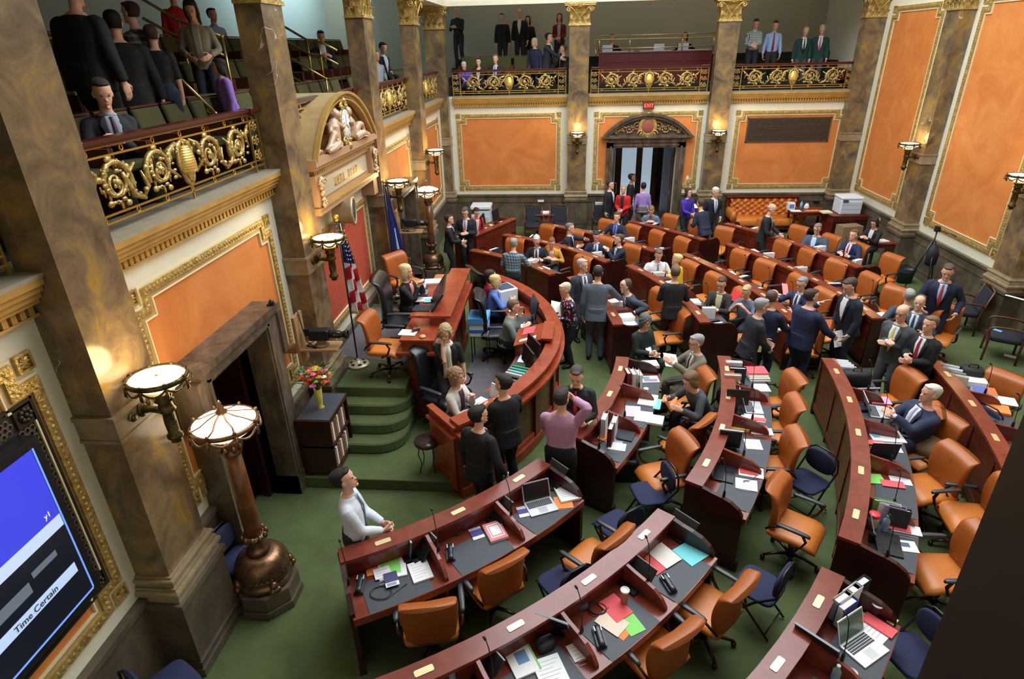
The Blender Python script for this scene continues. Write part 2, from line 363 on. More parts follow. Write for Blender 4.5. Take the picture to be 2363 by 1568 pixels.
# ------------------------------------------------------------------ pilasters (local: centre of wall line, +y points into the room)
def pilaster_proto():
    t=thing('pilaster','x','pilaster'); w=.3; D=.33; P_=.06
    def pr(hw,d): return [(-hw,0),(hw,0),(hw,d),(-hw,d)]
    m=MB(); m.prism(pr(w+P_,D+P_),0,.9); m.prism(pr(w+P_+.015,D+P_+.015),.18,.2); m.prism(pr(w+P_+.015,D+P_+.015),0,.1); m.prism(pr(w+P_+.03,D+P_+.03),.9,.96); m.build('plinth',marble2,t)
    m=MB(); 
    for a,z0,z1,c in ((.05,.96,1.03,0),(.075,1.03,1.10,.02),(.05,1.10,1.13,0),(.03,1.13,1.17,0),(.045,1.17,1.21,.012),(.012,1.21,1.23,0)): m.prism(pr(w+a,D+a),z0,z1,c)
    m.build('base_moulding',ramp_mat('moulding_marble',[(.3,C(120,104,82)),(.7,C(160,142,112))],4,.25) if 'moulding_marble' not in MATS else MATS['moulding_marble'],t)
    m=MB(); m.prism(pr(w-.01,D-.01),1.2,5.95); m.build('shaft',marble,t)
    m=MB(); m.prism(pr(w+.015,D+.015),2.66,2.69); m.prism(pr(w+.005,D+.005),2.69,2.86); m.prism(pr(w+.02,D+.02),2.86,2.9); m.build('band',MATS['moulding_marble'],t)
    # corinthian capital
    m=MB(); m.prism(pr(w+.02,D+.02),5.92,5.96)
    m.loft([[Vector((x,y,z)) for x,y in pr(w-.02+a,D-.02+a)] for a,z in ((0,5.96),(0,6.2),(.04,6.34),(.11,6.42))],smooth=False)
    m.prism(pr(w+.13,D+.13),6.42,6.46); m.prism(pr(w+.15,D+.15),6.46,6.51)
    def leaf(c,n,h,wd,out):
        c=Vector(c);n=Vector(n);s_=n.cross(Vector((0,0,1)))
        rr=[]
        for k in range(7):
            f=k/6; o=.012+out*f**2.2; zz=h*f if f<.85 else h*(.85-(f-.85)*.6); ww=wd*(1-.55*f)*(1 if k%2==0 else .82)
            p=c+n*o+Vector((0,0,zz)); rr.append([p-s_*ww,p-s_*ww*.4+n*.014,p+n*.004,p+s_*ww*.4+n*.014,p+s_*ww])
        m.loft(rr,False,True,False); 
    for k in range(4): leaf((-.24+.16*k,D-.02,5.96),(0,1,0),.17,.075,.07)
    for k in range(3): leaf((-.16+.16*k,D-.02,6.06),(0,1,0),.22,.07,.1)
    for sx in (-1,1):
        for k in range(2): leaf((sx*(w-.02),.08+.16*k,5.96),(sx,0,0),.17,.075,.07)
        leaf((sx*(w-.02),.16,6.06),(sx,0,0),.22,.07,.1)
        # corner volutes, on the face and on the return
        for cx,cyv,ax in ((sx*.31,D+.09,0),(sx*(w+.09),D+.0,1)):
            pts=[]
            for q in range(22):
                a=q*.5; r=.075*(1-q/24)
                if ax==0: pts.append((cx-sx*r*math.cos(a)+0,cyv,6.33+r*math.sin(a)))
                else: pts.append((cx,cyv-.02-r*math.cos(a),6.33+r*math.sin(a)))
            m.tube(pts,[.02*(1-q/30) for q in range(22)],6)
            m.ball((cx,cyv,6.33),.022,8)
        m.tube([(sx*.05,D+.03,6.1),(sx*.1,D+.05,6.22),(sx*.2,D+.07,6.34),(sx*.27,D+.09,6.4)],.016,6)
    for q in range(8): a=q*PI/4; m.ball((.04*math.cos(a),D+.13,6.44+.04*math.sin(a)),.026,6)
    m.ball((0,D+.14,6.44),.03,8)
    m.build('capital',gold,t)
    return t
PP=pilaster_proto()
pil=[]
def place_pil(loc,rz,label,first=[True]):
    if first[0]: first[0]=False; o=PP; o.location=loc; o.rotation_euler=(0,0,rz); o['label']=label
    else: o=copy_tree(PP,None,loc,rz,label)
    o['group']='marble pilasters around the chamber'; return o
for i,(y,l) in enumerate([(4.0,'brown marble pilaster at the near left, beside the wall television'),(7.92,'brown marble pilaster left of the clock pediment, above the flower cabinet'),(11.84,'brown marble pilaster just right of the clock pediment, behind the blue flag'),(15.75,'brown marble pilaster on the far left wall behind the distant floor lamp')]):
    place_pil((XW,y,0),-PI/2,l)
place_pil((-3.77,YW,0),PI,'brown marble pilaster in the far left corner of the room')
place_pil((.47,YW,0),PI,'brown marble pilaster on the back wall left of the double door')
place_pil((4.665,YW,0),PI,'brown marble pilaster on the back wall right of the double door')
place_pil((8.62,YW,0),PI,'brown marble pilaster in the far right corner of the room')
place_pil((XR,15.87,0),PI/2,'brown marble pilaster between the two tall orange panels on the right wall')
place_pil((XR,11.89,0),PI/2,'brown marble pilaster at the right edge beside the black armchairs')
# the pilaster right beside the camera on the near gallery front
m=MB(); m.box(.375,1.01,-.9,.458,3.4,6.5,.012); o=m.build('pilaster',pil_near_shade); tag(o,'brown marble pilaster edge in painted shade, filling the lower right corner, very close','pilaster')
m=MB(); m.box(-8.5,.2,-3.3,-.25,3.9,4.2); struct('floor_gallery_front',m,MATS['gallery_carpet'])
# ------------------------------------------------------------------ doorways on the left wall
def left_door(n,y0,y1,o0,o1,zt,zo,xf,wingy):
    m=MB()
    m.box(XW,xf,y0,o0,0,zo); m.box(XW,xf,o1,y1,0,zo); m.box(XW,xf,y0,y1,zo,zt-.08)
    m.box(XW,xf+.05,y0-.04,y1+.04,zt-.08,zt); m.box(XW,xf+.025,y0-.02,y1+.02,zt-.12,zt-.08)
    m.box(XW,xf+.03,y0-.1,y0,zo-.45,zt-.12); m.box(XW,xf+.03,y1,y1+.1,zo-.45,zt-.12)   # ears
    m.box(XW,xf+.02,o0-.07,o0-.03,.3,zo+.06); m.box(XW,xf+.02,o1+.03,o1+.07,.3,zo+.06); m.box(XW,xf+.02,o0-.07,o1+.07,zo+.03,zo+.07)
    m.box(XW,xf+.015,y0-.01,o0,0,.3); m.box(XW,xf+.015,o1,y1+.01,0,.3)
    m.box(XW-.35,XW,o0-.02,o0,0,zo); m.box(XW-.35,XW,o1,o1+.02,0,zo)
    trim(m,ramp_mat('door_marble_%d'%n,[(.3,C(62,50,40)),(.55,C(98,84,70)),(.75,C(128,110,92))],5,.25,stretch=(1,1,.4)))
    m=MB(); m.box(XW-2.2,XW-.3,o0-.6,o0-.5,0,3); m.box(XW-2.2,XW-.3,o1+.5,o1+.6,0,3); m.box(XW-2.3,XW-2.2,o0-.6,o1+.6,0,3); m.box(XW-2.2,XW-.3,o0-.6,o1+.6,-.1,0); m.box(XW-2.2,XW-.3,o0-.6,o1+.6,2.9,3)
    struct('wall_corridor_%d'%n,m,dark)  # corridor darkness comes from its near-black colour
    d=thing('door_%d'%n,'dark wooden door leaf standing open in the left wall doorway',None,(XW-.1,o1-.03,0),wingy); d['kind']='structure'
    m=MB(); m.box(-.6,0,-.05,0,.01,zo-.02); 
    for a,b in ((.15,1.0),(1.15,zo-.2)): m.box(-.5,-.1,-.06,-.05,a,b)
    m.build('leaf',wood_dark,d); m=MB(); m.ball((-.54,-.09,1.0),.03); m.build('door_handle',brass,d)
left_door(1,4.87,6.58,5.05,6.28,2.68,2.45,-3.46,math.radians(-12))
left_door(2,12.95,14.45,13.12,14.28,2.68,2.45,-3.46,math.radians(-12))
# ------------------------------------------------------------------ back double door with segmental pediment
m=MB(); f=.1
dm=MATS['door_marble_1']
m.box(1.4,DX0,YW-f,YW,0,2.66); m.box(DX1,3.82,YW-f,YW,0,2.66); m.box(1.4,3.82,YW-f,YW,DZ,2.66)
m.box(1.45,3.77,YW-f-.05,YW,2.66,2.8); m.box(1.3,3.94,YW-f-.1,YW,2.76,2.8)
for s_ in (1.5,3.66): m.box(s_,s_+.06,YW-f-.03,YW-f,.1,2.55)
m.box(1.6,3.62,YW-f-.03,YW-f,2.55,2.6)
def arc(cx,z0,hw,h,n=24):  # segmental arc points
    R=(hw*hw+h*h)/(2*h); a=math.asin(hw/R); return [(cx+R*math.sin(-a+2*a*i/n),z0+h-R+R*math.cos(-a+2*a*i/n)) for i in range(n+1)]
def arcband(m,W,cx,z0,hw,h,th,d0,d1,n=24):
    A=arc(cx,z0,hw,h,n); B=arc(cx,z0,hw-th,h-th*.75,n)
    vs=[W(u,v,d) for P,d in ((A,d0),(A,d1),(B,d1),(B,d0)) for u,v in P]; k=n+1; fs=[]
    for r in range(3):
        for i in range(n): fs.append((r*k+i,r*k+i+1,(r+1)*k+i+1,(r+1)*k+i))
    fs.append((0,k,2*k,3*k)); fs.append((k-1,2*k-1,3*k-1,4*k-1)); m.add(vs,fs)
arcband(m,WB,2.62,2.8,1.4,.72,.1,0,.24); arcband(m,WB,2.62,2.8,1.3,.63,.09,0,.17)
m.box(1.22,4.02,YW-.26,YW,2.8,2.84); m.box(1.28,3.96,YW-.2,YW,2.84,2.88)
A=arc(2.62,2.86,1.2,.5); m.mi=1; m.add([WB(u,v,.03) for u,v in A],[list(range(len(A)))]); m.mi=0
trim(m,[dm,marble2])
# carved scrollwork of the pediment
def spiral(m,c,ux,uy,r0,turns,rad,ph=0,dirn=1,n=26,bump=None):
    c=Vector(c);pts=[];rr=[]
    for i in range(n):
        f=i/(n-1); a=ph+dirn*turns*2*PI*f; r=r0*(1-f)**.75+.006
        pts.append(c+Vector(ux)*(r*math.cos(a))+Vector(uy)*(r*math.sin(a))); rr.append(rad*(1-.5*f))
    m.tube(pts,rr,6); m.ball(pts[-1],rad*1.4,6); return pts[0]
t=thing('pediment_carving','gilded scroll carving with a red shield crest inside the door pediment','carving',(0,0,0))
for sx in (-1,1):
    m=MB()
    for k,(dx,r) in enumerate(((.12,.13),(.36,.115),(.58,.085),(.75,.055))):
        c=(2.62+sx*(.2+dx),YW-.08,2.95+.09*(3-k)*.4+(.03 if k%2 else .07)); spiral(m,c,(sx,0,0),(0,0,1),r,1.4,.022,ph=PI,dirn=(1 if k%2 else -1))
        for q in range(4): a=q*1.7+k; m.ball((c[0]+r*1.1*math.cos(a),YW-.1,c[2]+r*.9*math.sin(a)),.03,6,(1.3,.8,.8))
    m.build('scrollwork',MATS.get('rose_gilding') or ramp_mat('rose_gilding',[(.35,C(140,96,66)),(.6,C(196,160,110))],16,.4,metal=.4),t)
m=MB(); m.lathe([(.0,0),(.24,.0),(.27,.02),(.24,.05),(.19,.04)],24); b=m
mm=MB(); mm.T=Matrix.Translation((2.62,YW-.05,3.13))@Matrix.Rotation(PI/2,4,'X'); mm.lathe([(.01,-.02),(.27,-.02),(.3,.04),(.27,.09),(.2,.07)],24,sx=.95,sy=1.08); mm.T=Matrix.Identity(4)
for sx in (-1,1):
    spiral(mm,(2.62+sx*.2,YW-.14,2.92),(sx,0,0),(0,0,1),.1,1.2,.025); spiral(mm,(2.62+sx*.15,YW-.14,3.4),(sx,0,0),(0,0,1),.09,1.2,.025)
mm.ball((2.62,YW-.16,3.5),.06,8,(1.4,1,.8)); mm.ball((2.62,YW-.16,2.84),.05,8,(1.6,1,.8))
mm.build('shield_frame',gold,t)
mm=MB(); mm.ball((2.62,YW-.11,3.13),.2,18,(.95,.25,1.02)); o=mm.build('shield',cm(150,80,66,.5),t)
# the two door leaves, opened outward, and the hall behind with bright tall windows
for n,x,a,lb in ((3,DX0+.02,math.radians(82),'left'),(4,DX1-.02,math.radians(100),'right')):
    d=thing('door_%d'%n,'dark panelled %s leaf of the back double door, opened into the hall'%lb,None,(x,YW+.3,0),a); d['kind']='structure'
    m=MB(); m.box(0,.95,-.025,.025,.01,DZ-.02); 
    for z0,z1 in ((.2,.9),(1.1,2.3)): m.box(.12,.83,-.035,.035,z0,z1)
    m.build('leaf',wood_dark,d); m=MB(); m.tube([(.85,-.05,.8),(.85,-.1,.85),(.85,-.1,1.15),(.85,-.05,1.2)],.014); m.build('door_handle',brass,d)
m=MB(); m.box(DX0-1.2,DX0-1.1,YW+.3,26,0,3.6); m.box(DX1+1.1,DX1+1.2,YW+.3,26,0,3.6); m.box(DX0-1.2,DX1+1.2,25.9,26,0,3.6); m.box(DX0-1.2,DX1+1.2,YW+.3,26,3.5,3.6); struct('wall_hall',m,plain('hall_paint',C(120,104,70),.8))
m=MB(); m.box(DX0-1.2,DX1+1.2,YW+.3,26,-.12,0); struct('floor_hall',m,cm(110,96,84,.4))
m=MB(); m.box(DX0-.3,DX1+.3,21.9,22.05,2.45,3.5); m.box(DX0-1.1,2.08,21.9,22.05,0,2.5); m.box(2.58,2.78,21.9,22.05,0,2.5); m.box(3.12,3.3,21.9,22.05,0,2.5)
m.box(3.72,DX1+1.1,21.9,22.05,0,2.5); trim(m,wood_dark)
m=MB(); m.box(2.08,2.58,21.95,22,0,2.45); m.box(2.78,3.12,21.95,22,0,2.45); o=m.build('window_1',plain('frosted_pane',C(205,225,240),.3,emit=(.62,.8,1,1),estr=.42)); tag(o,kind='structure')
# exit sign, vent grille, wall notices and switch
t=thing('exit_sign','red lit EXIT sign above the back door pediment','sign',(2.6,YW-.02,3.72))
m=MB(); m.box(-.16,.16,-.12,0,-.1,.11); m.build('housing',cm(70,45,40),t)
def text(name,s,size,mat,parent,loc,rot,ext=.002,al='CENTER'):
    cu=bpy.data.curves.new(name,'FONT'); cu.body=s; cu.size=size; cu.extrude=ext; cu.align_x=al; cu.align_y='CENTER'; cu.materials.append(mat)
    o=bpy.data.objects.new(name,cu); COL.objects.link(o); o.location=loc; o.rotation_euler=rot
    me=bpy.data.meshes.new_from_object(o); me.name=name; q=bpy.data.objects.new(name,me); COL.objects.link(q); q.location=loc; q.rotation_euler=rot
    bpy.data.objects.remove(o)
    if parent:q.parent=parent
    return q
m=MB(); m.box(-.14,.14,-.125,-.12,-.08,.09); m.build('face',plain('exit_face',C(110,16,14),.4,emit=(1,.05,.03,1),estr=.25),t)
text('lettering','EXIT',.14,plain('exit_letters',C(255,90,70),.4,emit=(1,.25,.15,1),estr=1.2),t,(0,-.128,.005),(PI/2,0,0))
t=thing('vent_grille','brown metal ventilation grille across the top of the right back panel','grille',(5.6,YW-.03,2.6))
m=MB(); w_,h_=2.46,.72; m.box(0,w_,0,.02,0,.03); m.box(0,w_,0,.02,h_-.03,h_); m.box(0,.03,0,.02,0,h_); m.box(w_-.03,w_,0,.02,0,h_); m.build('frame',grille_m,t)
m=MB()
for i in range(17): z=.04+i*.04; m.box(.03,w_-.03,-.004,.012,z,z+.012)
for i in range(60): x=.03+i*.0405; m.box(x,x+.01,.0,.012,.03,h_-.03)
m.build('bars',grille_m,t); m=MB(); m.box(.02,w_-.02,.018,.024,.02,h_-.02); m.build('backing',cm(60,44,34),t)
m=MB(); m.box(-.1,.1,-.01,0,-.035,.035); tag(m.build('notice',cm(225,228,232),None,(-.66,YW-.09,.86)),'small white notice fixed to the back wainscot under the left panel','notice')
m=MB(); m.box(-.09,.09,-.01,0,-.035,.035); tag(m.build('notice',cm(225,228,232),None,(XR-.09,17.35,.88),(0,0,-PI/2)),'small white notice on the right wainscot near the far corner','notice')
m=MB(); m.box(-.04,.04,-.012,0,-.06,.06); tag(m.build('light_switch',cm(225,222,210),None,(3.98,YW-.012,1.55)),'white light switch plate right of the back double door','switch')
# ------------------------------------------------------------------ gallery railings
def railing_proto(w,name):
    t=thing(name,'x','railing'); hw=w/2; H=.68; pier=.24
    m=MB() # handrail, setting back over the piers
    m.box(-hw,hw,-.06,.06,H+.02,H+.055,.006); m.box(-hw,hw,-.045,.045,H-.005,H+.02)
    for sx in (-1,1): m.box(sx*hw,sx*(hw-pier-.02),-.09,.07,H+.02,H+.06,.006); m.box(sx*hw,sx*(hw-pier-.02),-.075,.05,H-.005,H+.02)
    m.build('handrail',plain('handrail_wood',C(74,28,24),.25) if 'handrail_wood' not in MATS else MATS['handrail_wood'],t)
    m=MB()
    for z in (.075,.135,H-.085,H-.01): m.box(-hw,hw,-.008,.008,z-.008,z+.008)
    for x in (-hw+.01,-hw+pier,hw-pier,hw-.01): m.box(x-.01,x+.01,-.012,.012,0,H); 
    m.box(-.008,.008,-.008,.008,0,.13); m.build('bars',gold_smooth,t)
    m=MB()
    k=int(w/.45)
    for i in range(k):
        x=-hw+pier+.1+(w-2*pier-.2)*i/(k-1) if k>1 else 0
        for z in (.105,H-.047):
            m.tube([(x+.022*math.cos(a*PI/4),0,z+.026*math.sin(a*PI/4)) for a in range(8)],.007,5,closed=True)
    m.build('rings',gold_smooth,t)
    # acanthus scrolls
    m=MB(); z0,z1=.15,H-.095; zc=(z0+z1)/2; R=(z1-z0)/2*.93; n=2; iw=hw-pier-.12; step=iw/n
    for sx in (-1,1):
        for q in range(n):
            cx=sx*(.13+step*(q+.5)*.96); d=1 if q%2 else -1
            spiral(m,(cx,0,zc),(sx,0,0),(0,0,1),R,1.25,.028,ph=(PI if q%2 else 0)+d*.4,dirn=-d,n=28)
            spiral(m,(cx,0,zc),(sx,0,0),(0,0,1),R*.6,1.3,.02,ph=PI*.5+d,dirn=d,n=20)
            for a in range(11): # leaf lobes around each scroll
                an=a*2*PI/11; rr=R*(1.0 if a%2 else .78); p=(cx+rr*math.cos(an),0.008*(-1)**a,zc+rr*math.sin(an)*.98)
                m.ball(p,.036 if a%2 else .026,6,(1.25,.5,.8))
            for a in range(26):
                an=a*2.4; rr=R*(.5+.6*((a*37)%11)/11); m.ball((cx+rr*1.15*math.cos(an),.012*(-1)**a,zc+rr*.98*math.sin(an)),.017+.009*(a%3)/2,6,(1.5,.5,.7) if a%2 else (.7,.5,1.5))
            for a in range(5): an=a*2*PI/5; m.ball((cx+.035*math.cos(an),-.012,zc+.035*math.sin(an)),.02,6,(1,.6,1))
            m.ball((cx+sx*step*.42,-.005,zc+d*R*.62),.026,8); m.ball((cx-sx*step*.4,-.005,zc-d*R*.7),.022,8)
            m.tube([(cx-sx*step*.5,0,zc-d*R*.95),(cx-sx*step*.3,0,zc-d*R*.7),(cx-sx*step*.2,0,zc+d*R*.1),(cx-sx*step*.45,0,zc+d*R*.6)],[.02,.03,.026,.012],6)
            m.tube([(cx+sx*step*.5,0,zc+d*R*.95),(cx+sx*step*.34,0,zc+d*R*.5),(cx+sx*step*.42,0,zc-d*R*.2)],[.014,.026,.01],6)
        m.tube([(0,0,z0-.02),(sx*.06,0,z0+.05),(sx*.13,0,zc),(sx*.1,0,z1-.05),(0,0,z1-.01)],[.018,.026,.02,.026,.018],6)
        for a in range(5): m.ball((sx*(.05+.02*a),-.01,z1-.03-.02*a),.022,6,(1,.6,1))
        # pier panels with a column of little scrolls
        px=sx*(hw-pier/2)
        for i in range(3):
            zz=z0+.05+(z1-z0-.1)*i/2
            for s2 in (-1,1): spiral(m,(px+s2*.045,0,zz),(s2,0,0),(0,0,1),.048,1.1,.012,ph=PI/2,dirn=s2,n=12)
            m.ball((px,0,zz+.03),.018,6); m.ball((px,0,zz-.05),.016,6)
    m.build('scrollwork',gold,t)
    m=MB(); pr=[]
    for i in range(10):
        z=.0+.024*i; r=.115*math.sqrt(max(0,1-(i/10.6)**2.4)); pr+= [(r,z),(r+.004,z+.012),(r-.002,z+.022)]
    pr.append((.012,.25)); m.T=Matrix.Translation((0,-.01,zc-.09))
    m.lathe(pr,16,sy=.6); m.lathe([(.004,.25),(.014,.265),(.004,.285)],8); m.lathe([(.015,-.1),(.03,-.06),(.07,-.02),(.11,-.008),(.112,0)],12,sy=.6); m.build('beehive',plain('bright_gilding',C(226,192,104),.3,.6),t)
    return t
wL=3.34; RP=railing_proto(3.3,'gallery_railing'); RB=railing_proto(3.46,'gallery_railing')
RP.location=(XW+.02,5.96,LZ); RP.rotation_euler=(0,0,PI/2)
RP['label']='gilded beehive scroll railing nearest on the left gallery, before the seated man'; RP['group']='gilded gallery railings'
def cpr(src,loc,rz,l): return copy_tree(src,None,loc,rz,l,'gilded gallery railings')
cpr(RP,(XW+.02,13.8,LZ),PI/2,'gilded scroll railing on the left gallery just past the clock pediment')
cpr(RP,(XW+.02,17.7,LZ),PI/2,'gilded scroll railing on the left gallery next to the far corner')
cpr(RP,(XW+.02,9.88,LZ),PI/2,'gilded scroll railing hidden behind the clock pediment hood')
cpr(RP,(XW+.02,2.0,LZ),PI/2,'gilded railing cut off at the left edge, before the nearest pilaster')
RB.location=(2.57,YW-.02,LZ); RB['label']='gilded beehive railing in the middle of the back gallery above the exit sign'; RB['group']='gilded gallery railings'
cpr(RB,(-1.62,YW-.02,LZ),0,'gilded beehive railing at the left of the back gallery'); cpr(RB,(6.73,YW-.02,LZ),0,'gilded beehive railing at the right of the back gallery')
# ------------------------------------------------------------------ sconces and floor lamps
def swags(m,R,z,n,rad=.012,drop=.055):
    for i in range(n):
        a0=2*PI*i/n; 
        m.tube([((R+.008)*math.cos(a0+2*PI/n*q/6),(R+.008)*math.sin(a0+2*PI/n*q/6),z-drop*math.sin(PI*q/6)) for q in range(7)],rad,5)
        m.tube([((R+.012)*math.cos(a0),(R+.012)*math.sin(a0),z+.01),((R+.02)*math.cos(a0),(R+.02)*math.sin(a0),z-.075)],[rad,rad*1.4],5)
        m.ball(((R+.012)*math.cos(a0),(R+.012)*math.sin(a0),z-.08),.014,6)
def sconce_proto():
    t=thing('sconce','x','wall lamp') # origin on shaft face; +y into room
    d=.27; m=MB(); m.T=Matrix.Translation((0,d,0))
    m.lathe([(.01,.012),(.24,.006),(.255,-.01),(.25,-.035),(.19,-.085),(.125,-.12),(.1,-.13)],28); m.build('glass_bowl',lampglass,t)
    m=MB(); m.T=Matrix.Translation((0,d,0)); m.lathe([(.25,-.03),(.272,-.03),(.275,.0),(.268,.018),(.25,.016)],28,cap=False); swags(m,.268,-.03,8)
    for i in range(8): a=i*PI/4; m.box(0,0,0,0,0,0) if 0 else m.ball((.262*math.cos(a),.262*math.sin(a),.018),.022,6,(1,1,.5))
    m.ball((0,0,.014),.016,8); m.build('rim',bronze_dark,t)
    m=MB(); m.T=Matrix.Translation((0,d,0))
    for i in range(18): a=i*2*PI/18; m.ball((.108*math.cos(a),.108*math.sin(a),-.14),.02,6)
    m.build('bead_ring',lampbead,t)
    m=MB(); m.T=Matrix.Translation((0,d,0)); m.lathe([(.1,-.15),(.1,-.165),(.07,-.23),(.09,-.25),(.062,-.27),(.07,-.33),(.085,-.36),(.055,-.39),(.06,-.5),(.052,-.62),(.075,-.64),(.075,-.67),(.045,-.69),(.05,-.72),(.01,-.74)],16)
    m.build('stem',bronze_dark,t)
    m=MB(); m.tube([(0,.02,-.36),(0,.1,-.36),(0,.18,-.365),(0,d,-.36)],[.05,.032,.036,.04],10); m.T=Matrix.Translation((0,.02,-.36)); m.ball((0,0,0),.075,10,(1,.35,1.1))
    for sx in (-1,1):
        m.ball((sx*.13,-.005,-.01),.05,10,(1.1,.4,1.0)); spiral(m,(sx*.16,0,0),(1,0,0),(0,0,1),.04,1,.012)
    m.build('bracket',bronze_dark,t); return t
SC=sconce_proto(); sf=[True]
def sconce(loc,rz,l,pw=13):
    if sf[0]: sf[0]=False; SC.scale=(.8,.85,.85); SC.location=loc; SC.rotation_euler=(0,0,rz); SC['label']=l; SC['group']='gilded wall sconces'; o=SC
    else: o=copy_tree(SC,None,loc,rz,l,'gilded wall sconces')
    p=bpy.data.lights.new('sconce_bulb','POINT'); p.energy=pw; p.color=(1,.74,.34); p.shadow_soft_size=.12
    q=bpy.data.objects.new('sconce_bulb',p); COL.objects.link(q); q.parent=o; q.location=(0,.27,.16)
XS=-3.42; YS=19.62; XRs=8.56
sconce((XS,4.0,3.1),-PI/2,'nearest lit wall sconce, large on the left beside the orange door bay')
sconce((XS,7.92,3.1),-PI/2,'lit wall sconce on the pilaster left of the striped flag')
sconce((XS,11.84,3.1),-PI/2,'lit wall sconce on the pilaster right of the clock pediment')
sconce((XS,15.75,3.1),-PI/2,'lit wall sconce farthest along the left wall, by the blue screen')
sconce((.47,YS,3.02),PI,'lit wall sconce on the back wall left of the pedimented door')
sconce((4.665,YS,3.02),PI,'lit wall sconce on the back wall right of the pedimented door')
sconce((XRs,15.87,3.1),PI/2,'lit wall sconce on the right wall between the tall orange panels')
sconce((XRs,11.89,3.1),PI/2,'lit wall sconce at the right edge of the view')
def lamp_proto():
    t=thing('floor_lamp','x','floor lamp')
    m=MB(); m.prism([(.36*math.cos(PI/8+i*PI/4),.36*math.sin(PI/8+i*PI/4)) for i in range(8)],0,.09,.006); m.prism([(.34*math.cos(PI/8+i*PI/4),.34*math.sin(PI/8+i*PI/4)) for i in range(8)],.09,.26,.01); m.build('plinth',marble2,t)
    m=MB(); pr=[(.27,.27),(.295,.29),(.285,.33),(.255,.34),(.28,.37),(.275,.42)]; m.lathe(pr,32)
    rings=[]
    for k in range(9):
        f=k/8; r0=.2*math.cos(f*PI/2)**.6+.078; z=.41+.16*math.sin(f*PI/2)+.04*f
        rings.append([((r0+(.012*(1-.5*f) if i%2 else -.006))*math.cos(2*PI*i/64),(r0+(.012*(1-.5*f) if i%2 else -.006))*math.sin(2*PI*i/64),z) for i in range(64)])
    m.loft(rings)
    for i in range(4):
        a=PI/4+i*PI/2
        for q in (-1,0,1): m.ball((.31*math.cos(a+q*.09),.31*math.sin(a+q*.09),.3),.032,8,(1.2,1.2,1))
        m.ball((.285*math.cos(a),.285*math.sin(a),.34),.05,8)
    m.lathe([(.1,.6),(.13,.63),(.105,.66),(.08,.7),(.095,.76),(.13,.8),(.1,.82)],20)
    for i in range(10): a=i*PI/5; m.ball((.12*math.cos(a),.12*math.sin(a),.81),.028,6,(1,1,1.4))
    m.build('base',bronze,t)
    m=MB(); m.lathe([(.085,.8),(.09,.95),(.088,1.3),(.078,1.75)],20); m.build('shaft',marble_dark,t)
    m=MB(); m.lathe([(.082,1.74),(.1,1.76),(.085,1.78),(.085,1.84),(.11,1.88),(.1,1.9)],20)
    for i in range(8): a=i*PI/4; m.ball((.1*math.cos(a),.1*math.sin(a),1.82),.024,6,(1,1,1.6))
    m.build('capital',bronze,t)
    m=MB()
    for i in range(18): a=i*2*PI/18; m.ball((.108*math.cos(a),.108*math.sin(a),1.925),.021,6)
    m.build('bead_ring',lampbead,t)
    m=MB(); m.lathe([(.1,1.93),(.18,1.955),(.25,2.0),(.297,2.05),(.295,2.075),(.17,2.125),(.04,2.16)],28); m.build('glass_bowl',lampglass,t)
    m=MB(); m.lathe([(.295,2.045),(.317,2.045),(.321,2.07),(.307,2.085),(.293,2.08)],28,cap=False); swags(m,.313,2.05,8)
    for i in range(8):
        a=i*PI/4; m.tube([(r*math.cos(a+dt),r*math.sin(a+dt),z) for r,z,dt in ((.305,2.085,0),(.22,2.108,.06),(.13,2.14,-.03),(.06,2.165,.0),(.02,2.18,0))],.009,5,flat=.5)
        m.ball((.31*math.cos(a),.31*math.sin(a),2.09),.02,6)
    m.lathe([(.05,2.16),(.055,2.18),(.03,2.2),(.035,2.22),(.015,2.245),(.02,2.26),(.004,2.29)],12); m.build('crown',bronze,t)
    return t
LP=lamp_proto()
def lampat(loc,l,o=None):
    if o is None: o=copy_tree(LP,None,loc,0,l,'standing bowl lamps')
    else: o.location=loc; o['label']=l; o['group']='standing bowl lamps'
    p=bpy.data.lights.new('lamp_bulb','POINT'); p.energy=10; p.color=(1,.7,.36); p.shadow_soft_size=.15
    q=bpy.data.objects.new('lamp_bulb',p); COL.objects.link(q); q.parent=o; q.location=(0,0,2.38)
LP.scale=(.97,.97,1.1)
lampat((-3.14,4.6,0),'large bronze floor lamp with lit bowl, nearest, in front of the dark doorway',LP)
lampat((-3.3,14.9,0),'distant bronze floor lamp with lit bowl, left of the two standing men')
# ------------------------------------------------------------------ clock pediment over the rostrum
t=thing('clock_pediment','carved arched hood with cherubs and an oval clock over the rostrum','pediment',(0,0,0))
m=MB(); XF=-3.4; dF=XF-XW
arcband(m,WL,9.88,4.05,1.47,.78,.09,-.55,dF)
m.mi=1; arcband(m,WL,9.88,4.05,1.49,.8,.05,dF-.02,dF+.05); arcband(m,WL,9.88,4.07,1.36,.68,.035,dF-.1,dF+.01); m.mi=0
arcband(m,WL,9.88,4.05,1.38,.7,.12,0,dF-.14)
A=arc(9.88,4.02,1.36,.7); m.add([WL(u,v,.02) for u,v in A],[list(range(len(A)))])
m.build('hood',[goldtan,goldpaint],t)
m=MB(); # entablature, frieze and inscription panel
m.box(XW,XF+.03,8.36,11.4,3.96,4.06); m.box(XW,XF-.02,8.4,11.36,3.9,3.96); m.mi=1
n=44
for i in range(n): y=8.45+2.86*i/n; m.box(XW,XF-.05,y,y+.035,3.83,3.9)
m.mi=0; m.box(XW,XF-.08,8.42,11.34,3.78,3.83); m.box(XW,XF-.12,8.5,11.26,3.38,3.8); m.box(XW,XF-.02,8.38,11.38,3.28,3.36); m.mi=1; m.box(XW,XF,8.36,11.4,3.36,3.385)
m.mi=0
